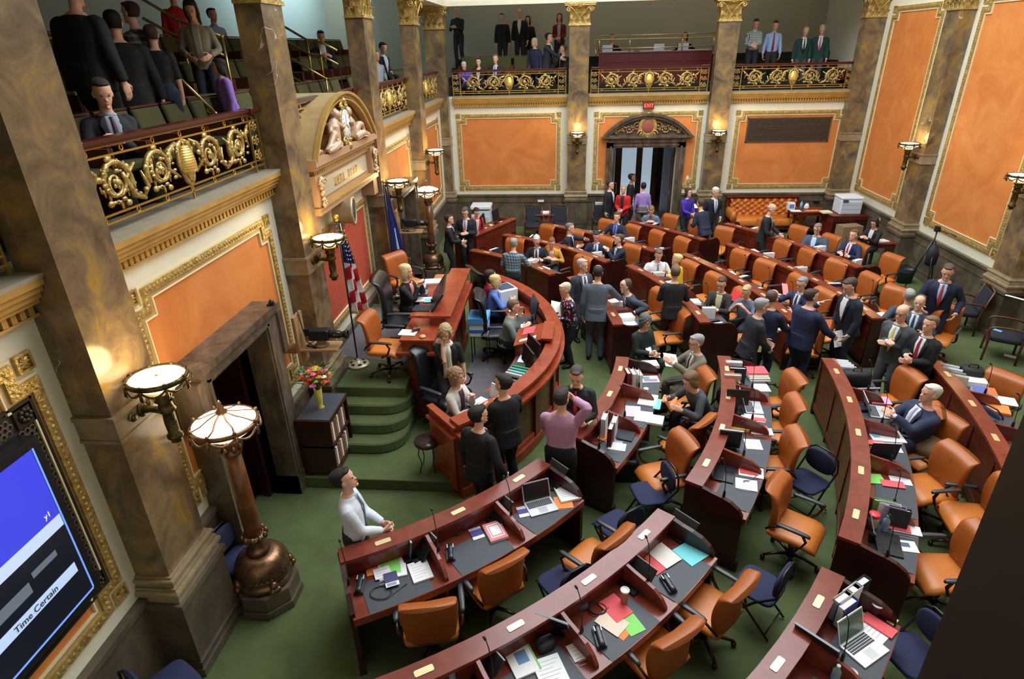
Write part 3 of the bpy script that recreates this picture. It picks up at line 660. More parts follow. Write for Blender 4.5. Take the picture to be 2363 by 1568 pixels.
for y in (8.4,11.1): m.box(XW,XF-.03,y,y+.26,3.36,3.83)
m.box(XW,XF-.1,8.24,8.5,2.95,3.3); m.box(XW,XF-.1,11.27,11.52,2.95,3.3)
m.build('entablature',[cm(172,134,102,.5),goldpaint],t)
m=MB(); m.box(XF-.125,XF-.1,8.78,10.98,3.46,3.72); o=m.build('inscription_panel',cm(176,164,140,.4),t)
m=MB()
for i in range(9):
    if i==4: continue
    y=9.3+.135*i; m.box(XF-.1,XF-.094,y,y+.018,3.53,3.65); m.box(XF-.1,XF-.094,y+.05,y+.066,3.53,3.65)
    zz=(3.53,3.585,3.634)[i%3]; m.box(XF-.1,XF-.094,y,y+.066,zz,zz+.016)
m.box(XF-.1,XF-.095,9.28,10.46,3.518,3.532); m.build('lettering',gold_smooth,t)
m=MB()
for y in (8.52,11.23):
    for k in range(5): m.ball((XF+.0,y,3.76-.09*k),.06-.006*k,8,(.8,1.1,1))
    for sx in (-1,1): spiral(m,(XF+.02,y+sx*.06,3.72),(0,sx,0),(0,0,1),.06,1.1,.018); spiral(m,(XF+.02,y+sx*.04,3.42),(0,sx,0),(0,0,1),.045,1.1,.014)
m.build('console_carving',cm(190,164,132,.4,.2),t)
# two reclining cherubs
def limb(m,pts,rad): m.tube([(XW+d,u,v) for u,v,d in pts],rad,10)
m=MB()
for s_ in (-1,1):
    c=9.88
    def q(u,v,d): return (c+s_*u,v,d)
    limb(m,[q(.36,4.13,.26),q(.4,4.22,.28),q(.38,4.36,.28),q(.33,4.47,.26)],[.1,.105,.1,.06])  # torso
    m.ball((XW+.3,c+s_*.27,4.53),.085,12); 
    for k in range(7): a=k*.9; m.ball((XW+.26+.03*math.sin(a),c+s_*(.27+.07*math.cos(a)),4.56+.05*math.sin(a)),.035,6)
    limb(m,[q(.42,4.15,.3),q(.6,4.3,.36),q(.66,4.3,.38)],[.075,.06,.055]); limb(m,[q(.66,4.3,.38),q(.82,4.16,.36),q(.95,4.1,.34)],[.055,.045,.03])
    limb(m,[q(.4,4.12,.34),q(.62,4.16,.42),q(.8,4.12,.42),q(1.0,4.1,.4)],[.07,.055,.045,.03])
    limb(m,[q(.34,4.44,.3),q(.22,4.34,.38),q(.14,4.4,.4)],[.045,.036,.03]); limb(m,[q(.4,4.42,.24),q(.52,4.3,.28),q(.6,4.2,.32)],[.045,.036,.03])
    for k in range(4): limb(m,[q(.42,4.4+.03*k,.16),q(.58+.05*k,4.46+.02*k,.12),q(.68+.06*k,4.36+.02*k,.12)],[.03,.035,.012])
    for k in range(6): m.ball((XW+.28,c+s_*(1.0+.05*k),4.1+.015*(k%2)),.03,6)
o=m.build('cherub',plain('cherub_stone',C(186,152,126),.35,.1,vary=.15,vscale=10),t)
md=o.modifiers.new('r','REMESH'); md.mode='VOXEL'; md.voxel_size=.014; md.use_smooth_shade=True
m=MB(); m.T=Matrix.Translation((XF-.02,9.88,4.36))@Matrix.Rotation(PI/2,4,'Y'); m.lathe([(.01,.0),(.235,.0),(.25,.02),(.27,.03),(.28,.0),(.27,-.05),(.2,-.2)],32,sx=1,sy=.78)
m.T=Matrix.Identity(4)
for s_ in (-1,1): spiral(m,(XF+.0,9.88+s_*.12,4.12),(0,s_,0),(0,0,1),.07,1.2,.022); spiral(m,(XF+.0,9.88+s_*.1,4.63),(0,s_,0),(0,0,1),.06,1.2,.02)
m.ball((XF,9.88,4.72),.05,8); 
for k in range(9): a=k*2*PI/9; m.ball((XF-.02,9.88+.09*math.cos(a),4.66+.05*math.sin(a)),.028,6)
m.ball((XF+.02,9.88,4.04),.05,8,(1,1,1.3)); m.build('clock_frame',gold,t)
m=MB(); m.T=Matrix.Translation((XF+.012,9.88,4.36))@Matrix.Rotation(PI/2,4,'Y'); m.lathe([(.001,0),(.225,0),(.23,-.01)],32,sx=1,sy=.78); m.build('clock_dial',cm(236,238,232,.4),t)
m=MB(); 
for k in range(12):
    a=k*PI/6; y=9.88+.15*math.sin(a);z=4.36+.19*math.cos(a); m.box(XF+.013,XF+.016,y-.006,y+.006,z-.014,z+.014)
m.box(XF+.014,XF+.018,9.876,9.884,4.36,4.52); m.slab([(XF+.014,9.875,4.36),(XF+.014,9.96,4.3),(XF+.014,9.965,4.31),(XF+.014,9.885,4.37)],(1,0,0),.004); m.build('clock_hands',cm(60,60,62),t)
# round black wall clock under the pediment
t=thing('round_clock','round clock with black dial jutting out under the carved pediment','clock',(-3.32,9.42,3.1),.18)
m=MB(); m.T=Matrix.Rotation(PI/2,4,'Y'); m.lathe([(.17,-.3),(.2,-.02),(.225,.0),(.225,.03),(.19,.035),(.185,.01)],32); m.build('drum',cm(176,160,128,.4,.3),t)
m=MB(); m.T=Matrix.Rotation(PI/2,4,'Y'); m.lathe([(.001,.02),(.186,.02)],32,cap=False); m.build('dial',cm(30,34,42,.3),t)
m=MB()
for k in range(12): a=k*PI/6; m.box(.021,.024,.14*math.sin(a)-.008,.14*math.sin(a)+.008,.14*math.cos(a)-.014,.14*math.cos(a)+.014)
m.box(.022,.027,-.004,.004,0,.12); m.slab([(.022,0,.006),(.022,-.08,.03),(.022,-.08,.022),(.022,0,-.006)],(1,0,0),.004); m.build('hands',cm(130,150,165,.4),t)
m=MB(); m.box(-3.75,-3.5,9.35,9.5,2.82,2.88); o=m.build('clock_shelf',ledge_m); tag(o,'small stone bracket under the round black clock','bracket')
# ------------------------------------------------------------------ wall television, near left
t=thing('television','large wall television with a blue and white display, cut by the left edge','television',(XW,0,0))
m=MB(); m.box(.02,.16,1.0,3.24,1.62,3.06,.01); m.build('housing',blk,t)
def scr(m,y0,y1,z0,z1,d=.165): m.add([(d,y0,z0),(d,y1,z0),(d,y1,z1),(d,y0,z1)],[(0,1,2,3)])
for nm,z0,z1,col in (('screen_header',2.44,3.0,(.05,.06,.75)),('screen_rule',2.34,2.44,(.55,.68,.95)),('screen_picture',1.7,2.34,(.012,.014,.025)),('caption_strip',1.93,2.02,(.5,.66,.95))):
    m=MB(); scr(m,1.05,3.15 if nm!='caption_strip' else 3.1,z0,z1,.165 if nm!='caption_strip' else .168); m.build(nm,plain(nm,(col[0],col[1],col[2],1),.2,emit=col+(1,),estr=.5 if nm!='screen_picture' else .25),t)
m=MB()
for a in (3.155,): m.box(.164,.168,a,a+.012,1.7,3.0)
m.box(.164,.168,1.05,3.16,1.685,1.7); m.build('screen_border',plain('screen_border',C(90,130,230),.3,emit=(.2,.4,1,1),estr=.7),t)
text('caption','Time Certain',.07,cm(40,50,70),t,(.172,2.72,1.972),(PI/2,0,PI/2),.001)
text('caption','y1',.06,plain('caption_white',C(230,235,255),.4,emit=(.7,.8,1,1),estr=.8),t,(.17,3.06,2.5),(PI/2,0,PI/2),.001)
for yy,zz,hh,ll in ((2.5,2.1,.09,.5),(2.0,2.14,.1,.3),(2.9,2.18,.05,.22)):
    m=MB(); scr(m,yy-ll/2,yy+ll/2,zz,zz+hh,.167); m.build('screen_image',plain('screen_img%d'%int(yy*10),C(70,80,90),.4,emit=(.2,.25,.32,1),estr=.5),t)
t=thing('speaker_grille','pierced bronze grille frame with rosette corners around the wall television','grille',(XW,0,0))
m=MB(); m.box(.0,.012,1.0,3.42,1.46,3.24); m.build('backing',cm(34,26,22),t)
m=MB(); m.mi=0
def hexgrid(y0,y1,z0,z1):
    s_=.045; r=.02
    nz=int((z1-z0)/(s_*.866)); ny=int((y1-y0)/s_)
    for j in range(nz):
        for i in range(ny):
            y=y0+s_*(i+.5+.5*(j%2)); z=z0+s_*.866*(j+.5)
            if y>y1: continue
            o6=[(.02,y+r*1.28*math.cos(PI/6+a*PI/3),z+r*1.28*math.sin(PI/6+a*PI/3)) for a in range(6)]; i6=[(.022,y+r*.8*math.cos(PI/6+a*PI/3),z+r*.8*math.sin(PI/6+a*PI/3)) for a in range(6)]
            m.add(o6+i6,[(a,(a+1)%6,6+(a+1)%6,6+a) for a in range(6)])
hexgrid(3.24,3.40,1.62,3.08); hexgrid(1.0,3.22,1.48,1.62); hexgrid(1.0,3.22,3.08,3.22)
m.build('mesh',grille_m,t)
m=MB(); 
for a in ((3.41,3.43,1.44,3.26),(1.0,3.43,1.44,1.46),(1.0,3.43,3.24,3.26)): m.box(0,.03,*a)
for z in (1.46,3.08):
    m.box(0,.03,3.25,3.41,z,z+.16)
    for k in range(8): a=k*PI/4; m.ball((.035,3.33+.04*math.cos(a),z+.08+.04*math.sin(a)),.02,6)
    m.ball((.04,3.33,z+.08),.02,6)
m.build('frame',cm(58,50,42,.4,.4),t)
# ------------------------------------------------------------------ desk rows on common arcs round the rostrum
CX,CY=-4.607,9.329
def pol(r,a,z=0): a=math.radians(a); return (CX+r*math.cos(a),CY+r*math.sin(a),z)
def arcslab(m,r0,r1,a0,a1,z0,z1,n=None):
    n=n or max(3,int((a1-a0)/2.2)); R=[]
    for i in range(n+1):
        a=a0+(a1-a0)*i/n; R.append([pol(r0,a,z0),pol(r1,a,z0),pol(r1,a,z1),pol(r0,a,z1)])
    m.loft(R,smooth=False)
DIVP=[(.08,.97),(.2,.945),(.32,.93),(.42,.905),(.51,.85),(.56,.78),(.57,.70)]
ENDP=[(.08,.985),(.17,.95),(.27,.945),(.38,.96),(.47,.945),(.55,.88),(.6,.78)]
def radial(m,r,a,prof,th,zb):  # vertical plate along a radius; prof=(dr,z)
    ca,sa=math.cos(math.radians(a)),math.sin(math.radians(a)); t=Vector((-sa,ca,0))*th/2
    P=[(prof[0][0],zb)]+list(prof)+[(prof[-1][0],zb)]
    A=[Vector((CX+(r+d)*ca,CY+(r+d)*sa,z)) for d,z in P]
    m.slab([p-t for p in A],t.normalized(),th)
ORD=['first','second','third','fourth','fifth','sixth']
DESKS={}
def desk_row(key,r,a0,a1,n,label,z0=0):
    t=thing('desk_row',label,'desk',(0,0,0),0,'curved rows of mahogany desks')
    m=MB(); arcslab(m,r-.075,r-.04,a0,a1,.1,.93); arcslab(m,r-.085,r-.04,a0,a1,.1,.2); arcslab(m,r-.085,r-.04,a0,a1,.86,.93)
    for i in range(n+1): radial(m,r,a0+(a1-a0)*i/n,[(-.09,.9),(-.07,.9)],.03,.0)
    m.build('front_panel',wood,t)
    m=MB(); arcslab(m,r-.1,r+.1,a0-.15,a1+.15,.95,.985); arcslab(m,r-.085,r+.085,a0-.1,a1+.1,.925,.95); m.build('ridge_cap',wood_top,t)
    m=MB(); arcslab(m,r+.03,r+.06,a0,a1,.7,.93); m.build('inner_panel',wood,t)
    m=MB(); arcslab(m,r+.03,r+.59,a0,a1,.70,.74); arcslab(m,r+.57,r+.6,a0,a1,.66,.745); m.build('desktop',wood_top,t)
    for i in range(n+1):
        a=a0+(a1-a0)*i/n; end=i in(0,n)
        m=MB(); radial(m,r,a,(ENDP if end and key[0] in'TV' else DIVP) if end else [(d,z-.0) for d,z in DIVP],.05 if end else .035,.04 if end else .70)
        if end: radial(m,r,a,[(-.09,.95),(.09,.95)],.052,.04); radial(m,r,a,[(-.09,.16),(.6,.16)],.065,.0)
        else: radial(m,r,a,[(.1,.70),(.54,.70)],.03,.05)
        m.build('end_panel' if end else 'divider',wood_dark if end else wood_top,t)
    for i in range(n):
        a=a0+(a1-a0)*(i+.5)/n; x,y,_=pol(r,a); 
        m=MB(); m.prism([(-.07,-.03),(.07,-.03),(.08,-.02),(.08,.02),(.07,.03),(-.07,.03),(-.08,.02),(-.08,-.02)],0,.006,.001); m.box(-.045,.045,-.004,.004,.006,.0065)
        p=m.build('name_plate',plate_m,t,(x,y,.985),(0,0,math.radians(a-90)))
        am=a0+(a1-a0)*(i+(.97 if key[0] in'TV' else .03))/n; x,y,_=pol(r+.33,am)
        m=MB(); m.lathe([(.018,0),(.014,.06),(.006,.08)],8); m.tube([(0,0,.06),(.0,-.01,.25),(.01,-.03,.4),(.015,-.06,.46)],.0045,5); m.tube([(.015,-.06,.455),(.018,-.085,.475)],[.011,.012],6)
        m.build('microphone',blk,t,(x,y,.93),(0,0,math.radians(a-90+rnd.uniform(-25,25))))
        DESKS[(key,i)]=(r,a)
    return t
SECT={'R':('nearest',-63.5,-36.7),'S':('near right',-31.6,-5),'T':('far right',5,31.2),'V':('far left',35,63)}
RN=['front','second','third','back']
RAD={'R':[5.65,7.17,8.73],'S':[5.65,7.2,8.76,10.29],'T':[5.65,7.18,8.74,10.2],'V':[5.42,6.92,8.33,9.95]}
for k,rs in RAD.items():
    for i,r in enumerate(rs):
        nm,a0,a1=SECT[k]; n=3+i
        if k=='R': a0,a1=[(-63.6,-38.2),(-63.4,-36.9),(-62.4,-35.2)][i]
        if k=='S': a0,a1=[(-31.5,-7.8),(-31.7,-5.5),(-31.5,-4.7),(-31.5,-4.2)][i]
        if k=='V' and i==2: a1=60
        if k=='V' and i==3: a1=49; n=3
        if k=='T' and i==3: a1=31.5
        desk_row(k+str(i+1),r,a0,a1,n,'%s curved row of mahogany desks in the %s block'%(RN[i],nm))
desk_row('T5',11.6,18.3,38.5,5,'rearmost curved row of mahogany desks, before the tufted sofa')
def desk_pt(key,i,u,v,z=.742):  # u across -1..1 to the sitter's right?, v 0 ridge .. 1 edge
    r,a=DESKS[(key,i)]; k=key[0]; nm,a0,a1=SECT[k]; w=.41
    x,y,_=pol(r+.1+.47*v,a+math.degrees(u*w/(r+.3))); return Vector((x,y,z)),math.radians(a-90)
# blotters
bl=MB(); bl.box(-.31,.31,-.2,.2,0,.005,.001); BL=None
HID={('S3',5),('S4',2),('S4',3),('S4',4),('S4',5)}
for (k,i),(r,a) in sorted(DESKS.items()):
    if k=='S4' and i<1: continue
    p,rz=desk_pt(k,i,0,.62); lb='slate blotter, %s desk from the right, %s %s row'%(ORD[i],'rearmost' if k=='T5' else SECT[k[0]][0],RN[int(k[1])-1] if k!='T5' else 'sofa-side')
    if BL is None: BL=bl.build('desk_blotter',blotter_m,None,p,(0,0,rz)); o=BL
    else: o=BL.copy(); COL.objects.link(o); o.location=p; o.rotation_euler=(0,0,rz)
    tag(o,lb,'desk blotter','slate blotters on the desks')
# ------------------------------------------------------------------ chairs
def sup(c,a,b,n=16,p=4,ux=(1,0,0),uy=(0,1,0)): return sring(c,ux,uy,a,b,n,p)
def chair_proto(name,seatm,backm,hi=1.03,bw=.255,legs=True):
    t=thing(name,'x','chair')
    m=MB(); R=[]
    for k in range(9):  # seat lofted front to back
        f=k/8; y=.27-.52*f; e=1 if 0<k<8 else .6; drop=.03*(max(0,.3-f)/.3)**2*3
        R.append(sup((0,y,.455-drop*.6),.265*(.9 if k in(0,8) else 1),.055*e,16,3.2,(1,0,0),(0,0,1)))
    m.loft(R); m.build('seat',seatm,t)
    m=MB(); R=[]; N=12
    for k in range(N+1):
        f=k/N; z=.44+(hi-.44)*f; y=-.235-.05*f+(.035*math.sin(f*PI)) ; th=.05
        w=bw*(.86+.2*math.sin(f*2.4)); 
        if f>.8: g=(f-.8)/.2; y-=.07*g*g; z-=.035*g*g; th=.05+.012*math.sin(g*PI)
        if k in(0,N): th*=.55
        ring=sring((0,y,z),(1,0,0),(0,1,0),w,th,20,3.4)
        ring=[Vector((p.x,p.y+.35*p.x*p.x*1.6,p.z)) for p in ring]; R.append(ring)
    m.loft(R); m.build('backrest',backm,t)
    m=MB(); # stitched centre tuft
    m.tube([(-.12,-.155,.56),(0,-.175,.6),(.12,-.155,.56)],.004,4); m.tube([(0,-.175,.6),(0,-.19,.9)],.003,4); m.build('stitching',cm(150,74,30) if seatm==leather else blk,t)
    for sx in (-1,1):
        m=MB(); m.loft([sring((sx*.31,y,.675+dz),(1,0,0),(0,0,1),w_,.016,10,3) for y,w_,dz in ((.2,.014,-.008),(.17,.026,0),(.0,.03,.004),(-.12,.024,0),(-.15,.012,-.004))])
        a=m.build('armrest',arm_m,t)
        m=MB(); m.tube([(sx*.31,.12,.665),(sx*.325,.17,.6),(sx*.32,.13,.5),(sx*.28,.02,.42),(sx*.2,0,.405)],[.018,.02,.02,.018,.016],8,flat=.6); m.tube([(sx*.31,-.1,.665),(sx*.3,-.2,.6),(sx*.26,-.25,.52)],.014,6); m.build('arm_support',wood_dark,a)
    m=MB(); m.lathe([(.14,.405),(.1,.385),(.03,.375),(.028,.12),(.045,.1),(.05,.07)],12,sx=1); m.build('column',blk,t)
    m=MB()
    for k in range(5):
        a=k*2*PI/5+.3; c,s=math.cos(a),math.sin(a)
        m.tube([(0,0,.1),(.15*c,.15*s,.1),(.3*c,.3*s,.065)],[.03,.024,.018],6,flat=.7); m.ball((.3*c,.3*s,.03),.03,8,(1,1,1))
    m.build('star_base',wood_dark,t); return t
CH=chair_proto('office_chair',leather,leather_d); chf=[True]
def put(src,flag,loc,rz,label,group=None):
    if flag[0]: flag[0]=False; o=src; o.location=loc; o.rotation_euler=(0,0,rz); o['label']=label; 
    else: o=copy_tree(src,None,loc,rz,label)
    if group:o['group']=group
    return o
GC='orange leather swivel chairs on the floor'
def chair_cb(L,R,label,z=1.0,base=0,src=None,flag=None,grp=GC):
    a=PZ(L[0],L[1],z+base); b=PZ(R[0],R[1],z+base); d=(b-a); f=Vector((-d.y,d.x,0)).normalized(); c=(a+b)/2+f*.34; c.z=base
    return put(src or CH,flag or chf,c,math.atan2(f.y,f.x)-PI/2,label,grp)
def chair_at(px,py,deg,label,base=0,src=None,flag=None,grp=GC,z=.47):
    p=PZ(px,py,base+z); p.z=base; return put(src or CH,flag or chf,p,math.radians(deg-90),label,grp)
o='orange leather chair '
chair_cb((920,1415),(1052,1395),o+'seen from behind at the left desk of the nearest front row')
chair_cb((1122,1330),(1226,1272),o+'turned from the middle desk of the nearest front row')
chair_cb((1397,1275),(1472,1208),o+'between the nearest front row and the row behind, by a navy seat')
chair_cb((1692,1398),(1760,1320),o+'at the right end desk of the nearest second row')
chair_cb((1538,1502),(1628,1437),o+'at the bottom edge, behind the desk with the coffee cup')
chair_cb((1615,1030),(1572,984),o+'facing away from the near right front row, above the navy folding chair')
chair_cb((1612,992),(1660,952),o+'behind the bob-haired woman leaning over a desk')
chair_cb((1660,878),(1622,834),o+'behind the tan-jacketed man reading a paper')
chair_cb((1862,878),(1838,852),o+'at the far end of the near right second row')
chair_cb((1864,943),(1841,905),o+'second from the far end of the near right second row')
chair_cb((1866,1022),(1845,984),o+'third from the far end of the near right second row')
chair_cb((1797,1083),(1768,1128),o+'standing clear at the near end, beside the navy chair with oval back')
chair_cb((2140,873),(2098,842),o+'below the two standing men with a rolled paper')
chair_cb((2181,966),(2168,926),o+'under the white-haired seated man')
chair_cb((2258,1063),(2199,1016),o+'large in front of the dark desk panel, right of the green folder')
chair_at(2240,1195,172,o+'partly hidden by the dark pilaster, beside the red-lidded jar')
chair_at(2175,1322,180,o+'lowest at the right, beside the open black laptop')
chair_at(2285,930,215,o+'at the right edge behind a cluttered desk',z=.6)
chair_cb((1905,800),(1932,705),o+'beside the stooping man in the dark navy suit')
chair_cb((1470,1545),(1372,1600),o+'cut by the bottom edge near the notebook') if 0 else None
skip={('T1',2),('T2',9),('T4',9)}
for (k,i),(r,a) in sorted(DESKS.items()):
    if k[0] in 'TV' and not (k,i) in skip:
        if k=='V3' and i>3: continue
        x,y,_=pol(r+1.02,a+rnd.uniform(-.4,.4)); ang=a+180+rnd.uniform(-14,14)
        put(CH,chf,(x,y,0),math.radians(ang-90),'orange chair, %s desk from the right, %s row, %s block'%(ORD[i],'rearmost' if k=='T5' else RN[int(k[1])-1],SECT[k[0]][0]),GC)
chair_cb((2105,668),(2056,655),o+'behind the grey-haired man turned away, near the waste bin')
chair_cb((2180,735),(2155,722),o+'under the hand of the smiling man with the red tie') if 0 else chair_at(2160,775,230,o+'under the hand of the smiling man with the red tie')
# navy folding chairs
def fold_proto():
    t=thing('folding_chair','x','chair'); m=MB(); m.loft([sup((0,0,z),a,b,20,5) for z,a,b in ((.43,.2,.2),(.44,.215,.215),(.462,.215,.215),(.47,.2,.2))]); m.build('seat',navy_f,t)
    m=MB(); m.loft([sring((0,-.2+y,.68),(1,0,0),(0,0,1),a,b,24,2.6) for y,a,b in ((-.02,.18,.13),(-.01,.2,.15),(.01,.2,.15),(.02,.18,.13))]); m.build('backrest',navy_f,t)
    m=MB(); m.tube([(-.2,.22,.02),(-.21,-.05,.42),(-.215,-.24,.62),(-.19,-.24,.78),(-.1,-.23,.85),(.1,-.23,.85),(.19,-.24,.78),(.215,-.24,.62),(.21,-.05,.42),(.2,.22,.02)],.013,6); m.tube([(-.19,.16,.12),(.19,.16,.12)],.008,5); m.build('front_frame',blk,t)
    m=MB(); m.tube([(-.19,.18,.42),(-.19,-.24,.02)],.012,6); m.tube([(.19,.18,.42),(.19,-.24,.02)],.012,6); m.tube([(-.19,-.2,.08),(.19,-.2,.08)],.008,5); m.tube([(-.21,.2,.425),(.21,.2,.425)],.008,5); m.build('rear_legs',blk,t); return t
FC=fold_proto(); ff=[True]; GF='navy folding chairs'
def fold(px,py,deg,l): chair_at(px,py,deg,l,0,FC,ff,GF,.46)
fold(1502,1137,195,'navy folding chair below the orange chair turned to the lower left')
fold(1862,1110,215,'navy folding chair with oval back in the aisle behind the near orange chair')
fold(1300,1345,128,'navy folding chair seat behind the nearest second row, between plaques')
fold(1425,1212,128,'navy folding chair behind the orange chair near the nearest front row')
fold(1752,1350,140,'navy folding chair right of the orange chair at the nearest second row end')
fold(2105,1510,200,'navy folding chair at the lower right beside the pilaster')
fold(1640,960,200,'navy folding chair tucked beside the near right second row panel')
fold(2235,1000,200,'navy folding chair against the dark panel at the right')
fold(1885,715,190,'navy folding chair under the waving man in navy')
fold(390,1585,60,'navy folding chair cut by the bottom edge by the nearest pilaster')
fold(560,1290,-10,'black folding chair folded against the nearest pilaster plinth')
# ------------------------------------------------------------------ rostrum: platform, steps, podium and clerks' ring desk
RX,RY=-3.65,9.05
def rp(r,a,z=0): a=math.radians(a); return (RX+r*math.cos(a),RY+r*math.sin(a),z)
m=MB(); pts=[(XW+.02,6.42),(-1.38,6.42),(-1.1,6.75)]+[rp(3.55,a)[:2] for a in range(-42,49,6)]+[(-1.1,11.4),(-1.4,11.75),(XW+.02,11.75)]
m.prism(pts,0,.17,.008); struct('floor_platform',m,carpet)
for k in range(3):
    m=MB(); z=.17+.17*k; yf=6.98+.25*k; xr=-2.22; rr=.42-.02*k
    P=[(XW+.03,8.0),(XW+.03,yf)]+[(xr-rr+rr*math.sin(a*PI/12),yf+rr*.9*(1-math.cos(a*PI/12))) for a in range(7)]+[(xr,8.0)]
    m.prism(P,z,z+.17,.02); o=struct('floor_step_%d'%(k+1),m,carpet)
m=MB(); m.prism([(XW+.03,7.72),(-2.28,7.72),(-2.28,11.0),(XW+.03,11.0)],.17,.85,.015); struct('floor_rostrum',m,carpet)
m=MB(); m.prism([(XW+.05,8.72),(-2.5,8.5),(-2.3,8.6),(-2.3,10.8),(XW+.05,10.8)],.85,.856); struct('floor_rostrum_grey_patch',m,carpet_grey)
m=MB()
m.prism([(-1.72,7.6),(-.62,7.35),(-.5,7.7),(-.55,8.3),(-1.6,8.0)],.17,.176); m.prism([(-1.6,8.25),(-.55,8.55),(-.3,8.9),(-.3,10.2),(-1.65,10.4)],.17,.176); struct('floor_clerks_grey_patch',m,carpet_grey)
# speaker's podium
t=thing('podium',"long cherry-wood speaker's podium with stepped top beside the green steps",'podium',(0,0,0))
m=MB(); m.box(-2.28,-1.84,8.0,10.75,.17,1.3); m.box(-2.36,-1.8,7.95,10.8,.17,.32); m.box(-2.33,-1.81,7.97,10.78,.32,.37)
for y in (8.0,): 
    m.box(-2.24,-1.9,7.975,8.0,.45,1.2); m.box(-2.2,-1.94,7.965,7.98,.5,1.15)
for i in range(5): m.box(-1.84,-1.82,8.1+.54*i,8.1+.54*i+.44,.45,1.2)
m.build('body',wood,t)
m=MB(); m.box(-2.42,-1.78,7.88,10.86,1.3,1.35,.006); m.build('lower_ledge',wood_red,t)
m=MB(); m.box(-2.34,-1.86,7.95,10.8,1.35,1.5); m.box(-2.36,-1.84,7.93,10.82,1.5,1.54,.005); m.build('desk_top',wood_red,t)
m=MB(); m.box(-1.86,-1.76,8.5,10.6,1.3,1.68); m.box(-2.02,-1.66,8.42,10.66,1.68,1.72,.005); m.box(-2.3,-2.02,8.42,8.56,1.68,1.72,.005); m.box(-2.0,-1.8,8.46,8.56,1.5,1.68); m.box(-1.74,-1.66,8.0,10.8,1.3,1.36); m.box(-1.84,-1.7,8.0,10.8,1.36,1.42); m.build('raised_rim',wood_red,t)
# ring desk
def ring(m,r0,r1,a0,a1,z0,z1,n=28): m.loft([[rp(r0,a0+(a1-a0)*i/n,z0),rp(r1,a0+(a1-a0)*i/n,z0),rp(r1,a0+(a1-a0)*i/n,z1),rp(r0,a0+(a1-a0)*i/n,z1)] for i in range(n+1)],smooth=False)
A0,A1=-49,52
t=thing('clerks_ring_desk','curved cherry-wood clerks\' desk ringing the rostrum','desk',(0,0,0))
m=MB(); ring(m,3.52,3.6,A0,A1,.1,1.08); m.build('outer_panel',wood_panel,t)
m=MB(); ring(m,3.46,3.68,A0,A1,1.14,1.175); ring(m,3.5,3.62,A0,A1,1.05,1.14); ring(m,3.6,3.74,A0-.5,A1+.5,1.0,1.045); m.build('rim',wood_red,t)
m=MB(); ring(m,3.58,3.67,A0,A1,.0,.16); ring(m,3.58,3.635,A0,A1,.16,.24); ring(m,3.58,3.63,A0,A1,.92,1.0); m.build('mouldings',wood_red,t)
for i in range(9):
    a=A0+.8+(A1-A0-1.6)*i/8; m=MB(); ring(m,3.58,3.65,a-1.2,a+1.2,.16,1.0,2); m.build('pier',wood,t)
m=MB(); ring(m,2.98,3.5,A0,A1,.88,.92); m.build('worktop',wood_red,t)
m=MB(); ring(m,3.0,3.46,A0+1,-30,.921,.926,6); ring(m,3.0,3.36,-18,22,.921,.925,12); m.build('worktop_mat',blotter_m,t)
for a in (A0,A1):
    m=MB(); ring(m,2.96,3.6,a-.7,a+.7,.1,.96,2); ring(m,2.96,3.66,a-1.6 if a<0 else a-.7,a+.7 if a<0 else a+1.6,.96,1.0,2); ring(m,2.96,3.6,a-.5,a+.5,.96,1.1,2); ring(m,2.94,3.64,a-.9,a+.9,1.1,1.13,2); m.build('end_panel',wood_red,t)
m=MB(); ring(m,2.98,3.02,-44,48,.84,.9); m.build('worktop_edge',wood,t)
# reading stand on the ring desk
t=thing('lectern_stand','small sloped reading stand with red and white papers, middle of the clerks\' ring desk','lectern',rp(3.2,-1.5,.92),math.radians(-3))
m=MB(); m.slab([(-.24,-.3,0),(.3,-.3,0),(.3,-.3,.3),(.2,-.3,.3),(-.24,-.3,.17)],(0,1,0),.6); m.build('body',wood,t)
m=MB(); m.slab([(-.26,-.32,.17),(.2,-.32,.31),(.2,-.32,.33),(-.26,-.32,.19)],(0,1,0),.64); m.box(.18,.36,-.34,.34,.31,.345); m.build('top',wood_red,t)
def lying(name,l,cat,loc,rz,sx,sy,h,mat,pitch=0,grp=None):
    m=MB(); m.box(-sx/2,sx/2,-sy/2,sy/2,0,h); o=m.build(name,mat,None,loc,(0,pitch,rz)); return tag(o,l,cat,grp)
RED_P=cm(240,92,100); BLU_P=cm(120,215,225); ORG_P=cm(238,140,70); GRN_P=cm(140,222,110); PNK_P=cm(240,160,200)
p=Vector(rp(3.2,-1.5,.92))
lying('folder','red folder on the reading stand of the ring desk','folder',(p.x-.05,p.y+.14,p.z+.252),math.radians(-5),.2,.26,.006,RED_P,math.radians(-17))
lying('paper','white sheets on the reading stand of the ring desk','paper',(p.x-.05,p.y-.1,p.z+.25),math.radians(-5),.28,.24,.005,white_m,math.radians(-17))
# black chairs
CB=chair_proto('executive_chair',blk2,blk2,1.18,.27); cbf=[True]
c_=chair_at(930,742,5,"big black leather speaker's chair with high back between flag and podium",.85,CB,cbf,None,.47); c_.scale=(1.18,1.18,1.12)
chair_cb((925,735),(855,762),'orange leather chair on the rostrum beside the flag base',1.0,.85,grp=GC)if 0 else chair_at(893,800,-5,'orange leather chair on the rostrum at the top of the green steps',.85,grp=GC)
chair_at(935,650,-35,'orange leather chair under the blonde woman on the rostrum',.85,grp=GC)
GB='black office chairs of the clerks'
chair_at(1150,770,5,'black office chair under the grey-sweatered clerk',.17,CB,cbf,GB)
chair_at(1132,700,30,'tall black office chair behind the clerk in blue',.17,CB,cbf,GB)
chair_at(1030,915,-30,'black office chair under the curly-haired woman in white',.17,CB,cbf,GB)
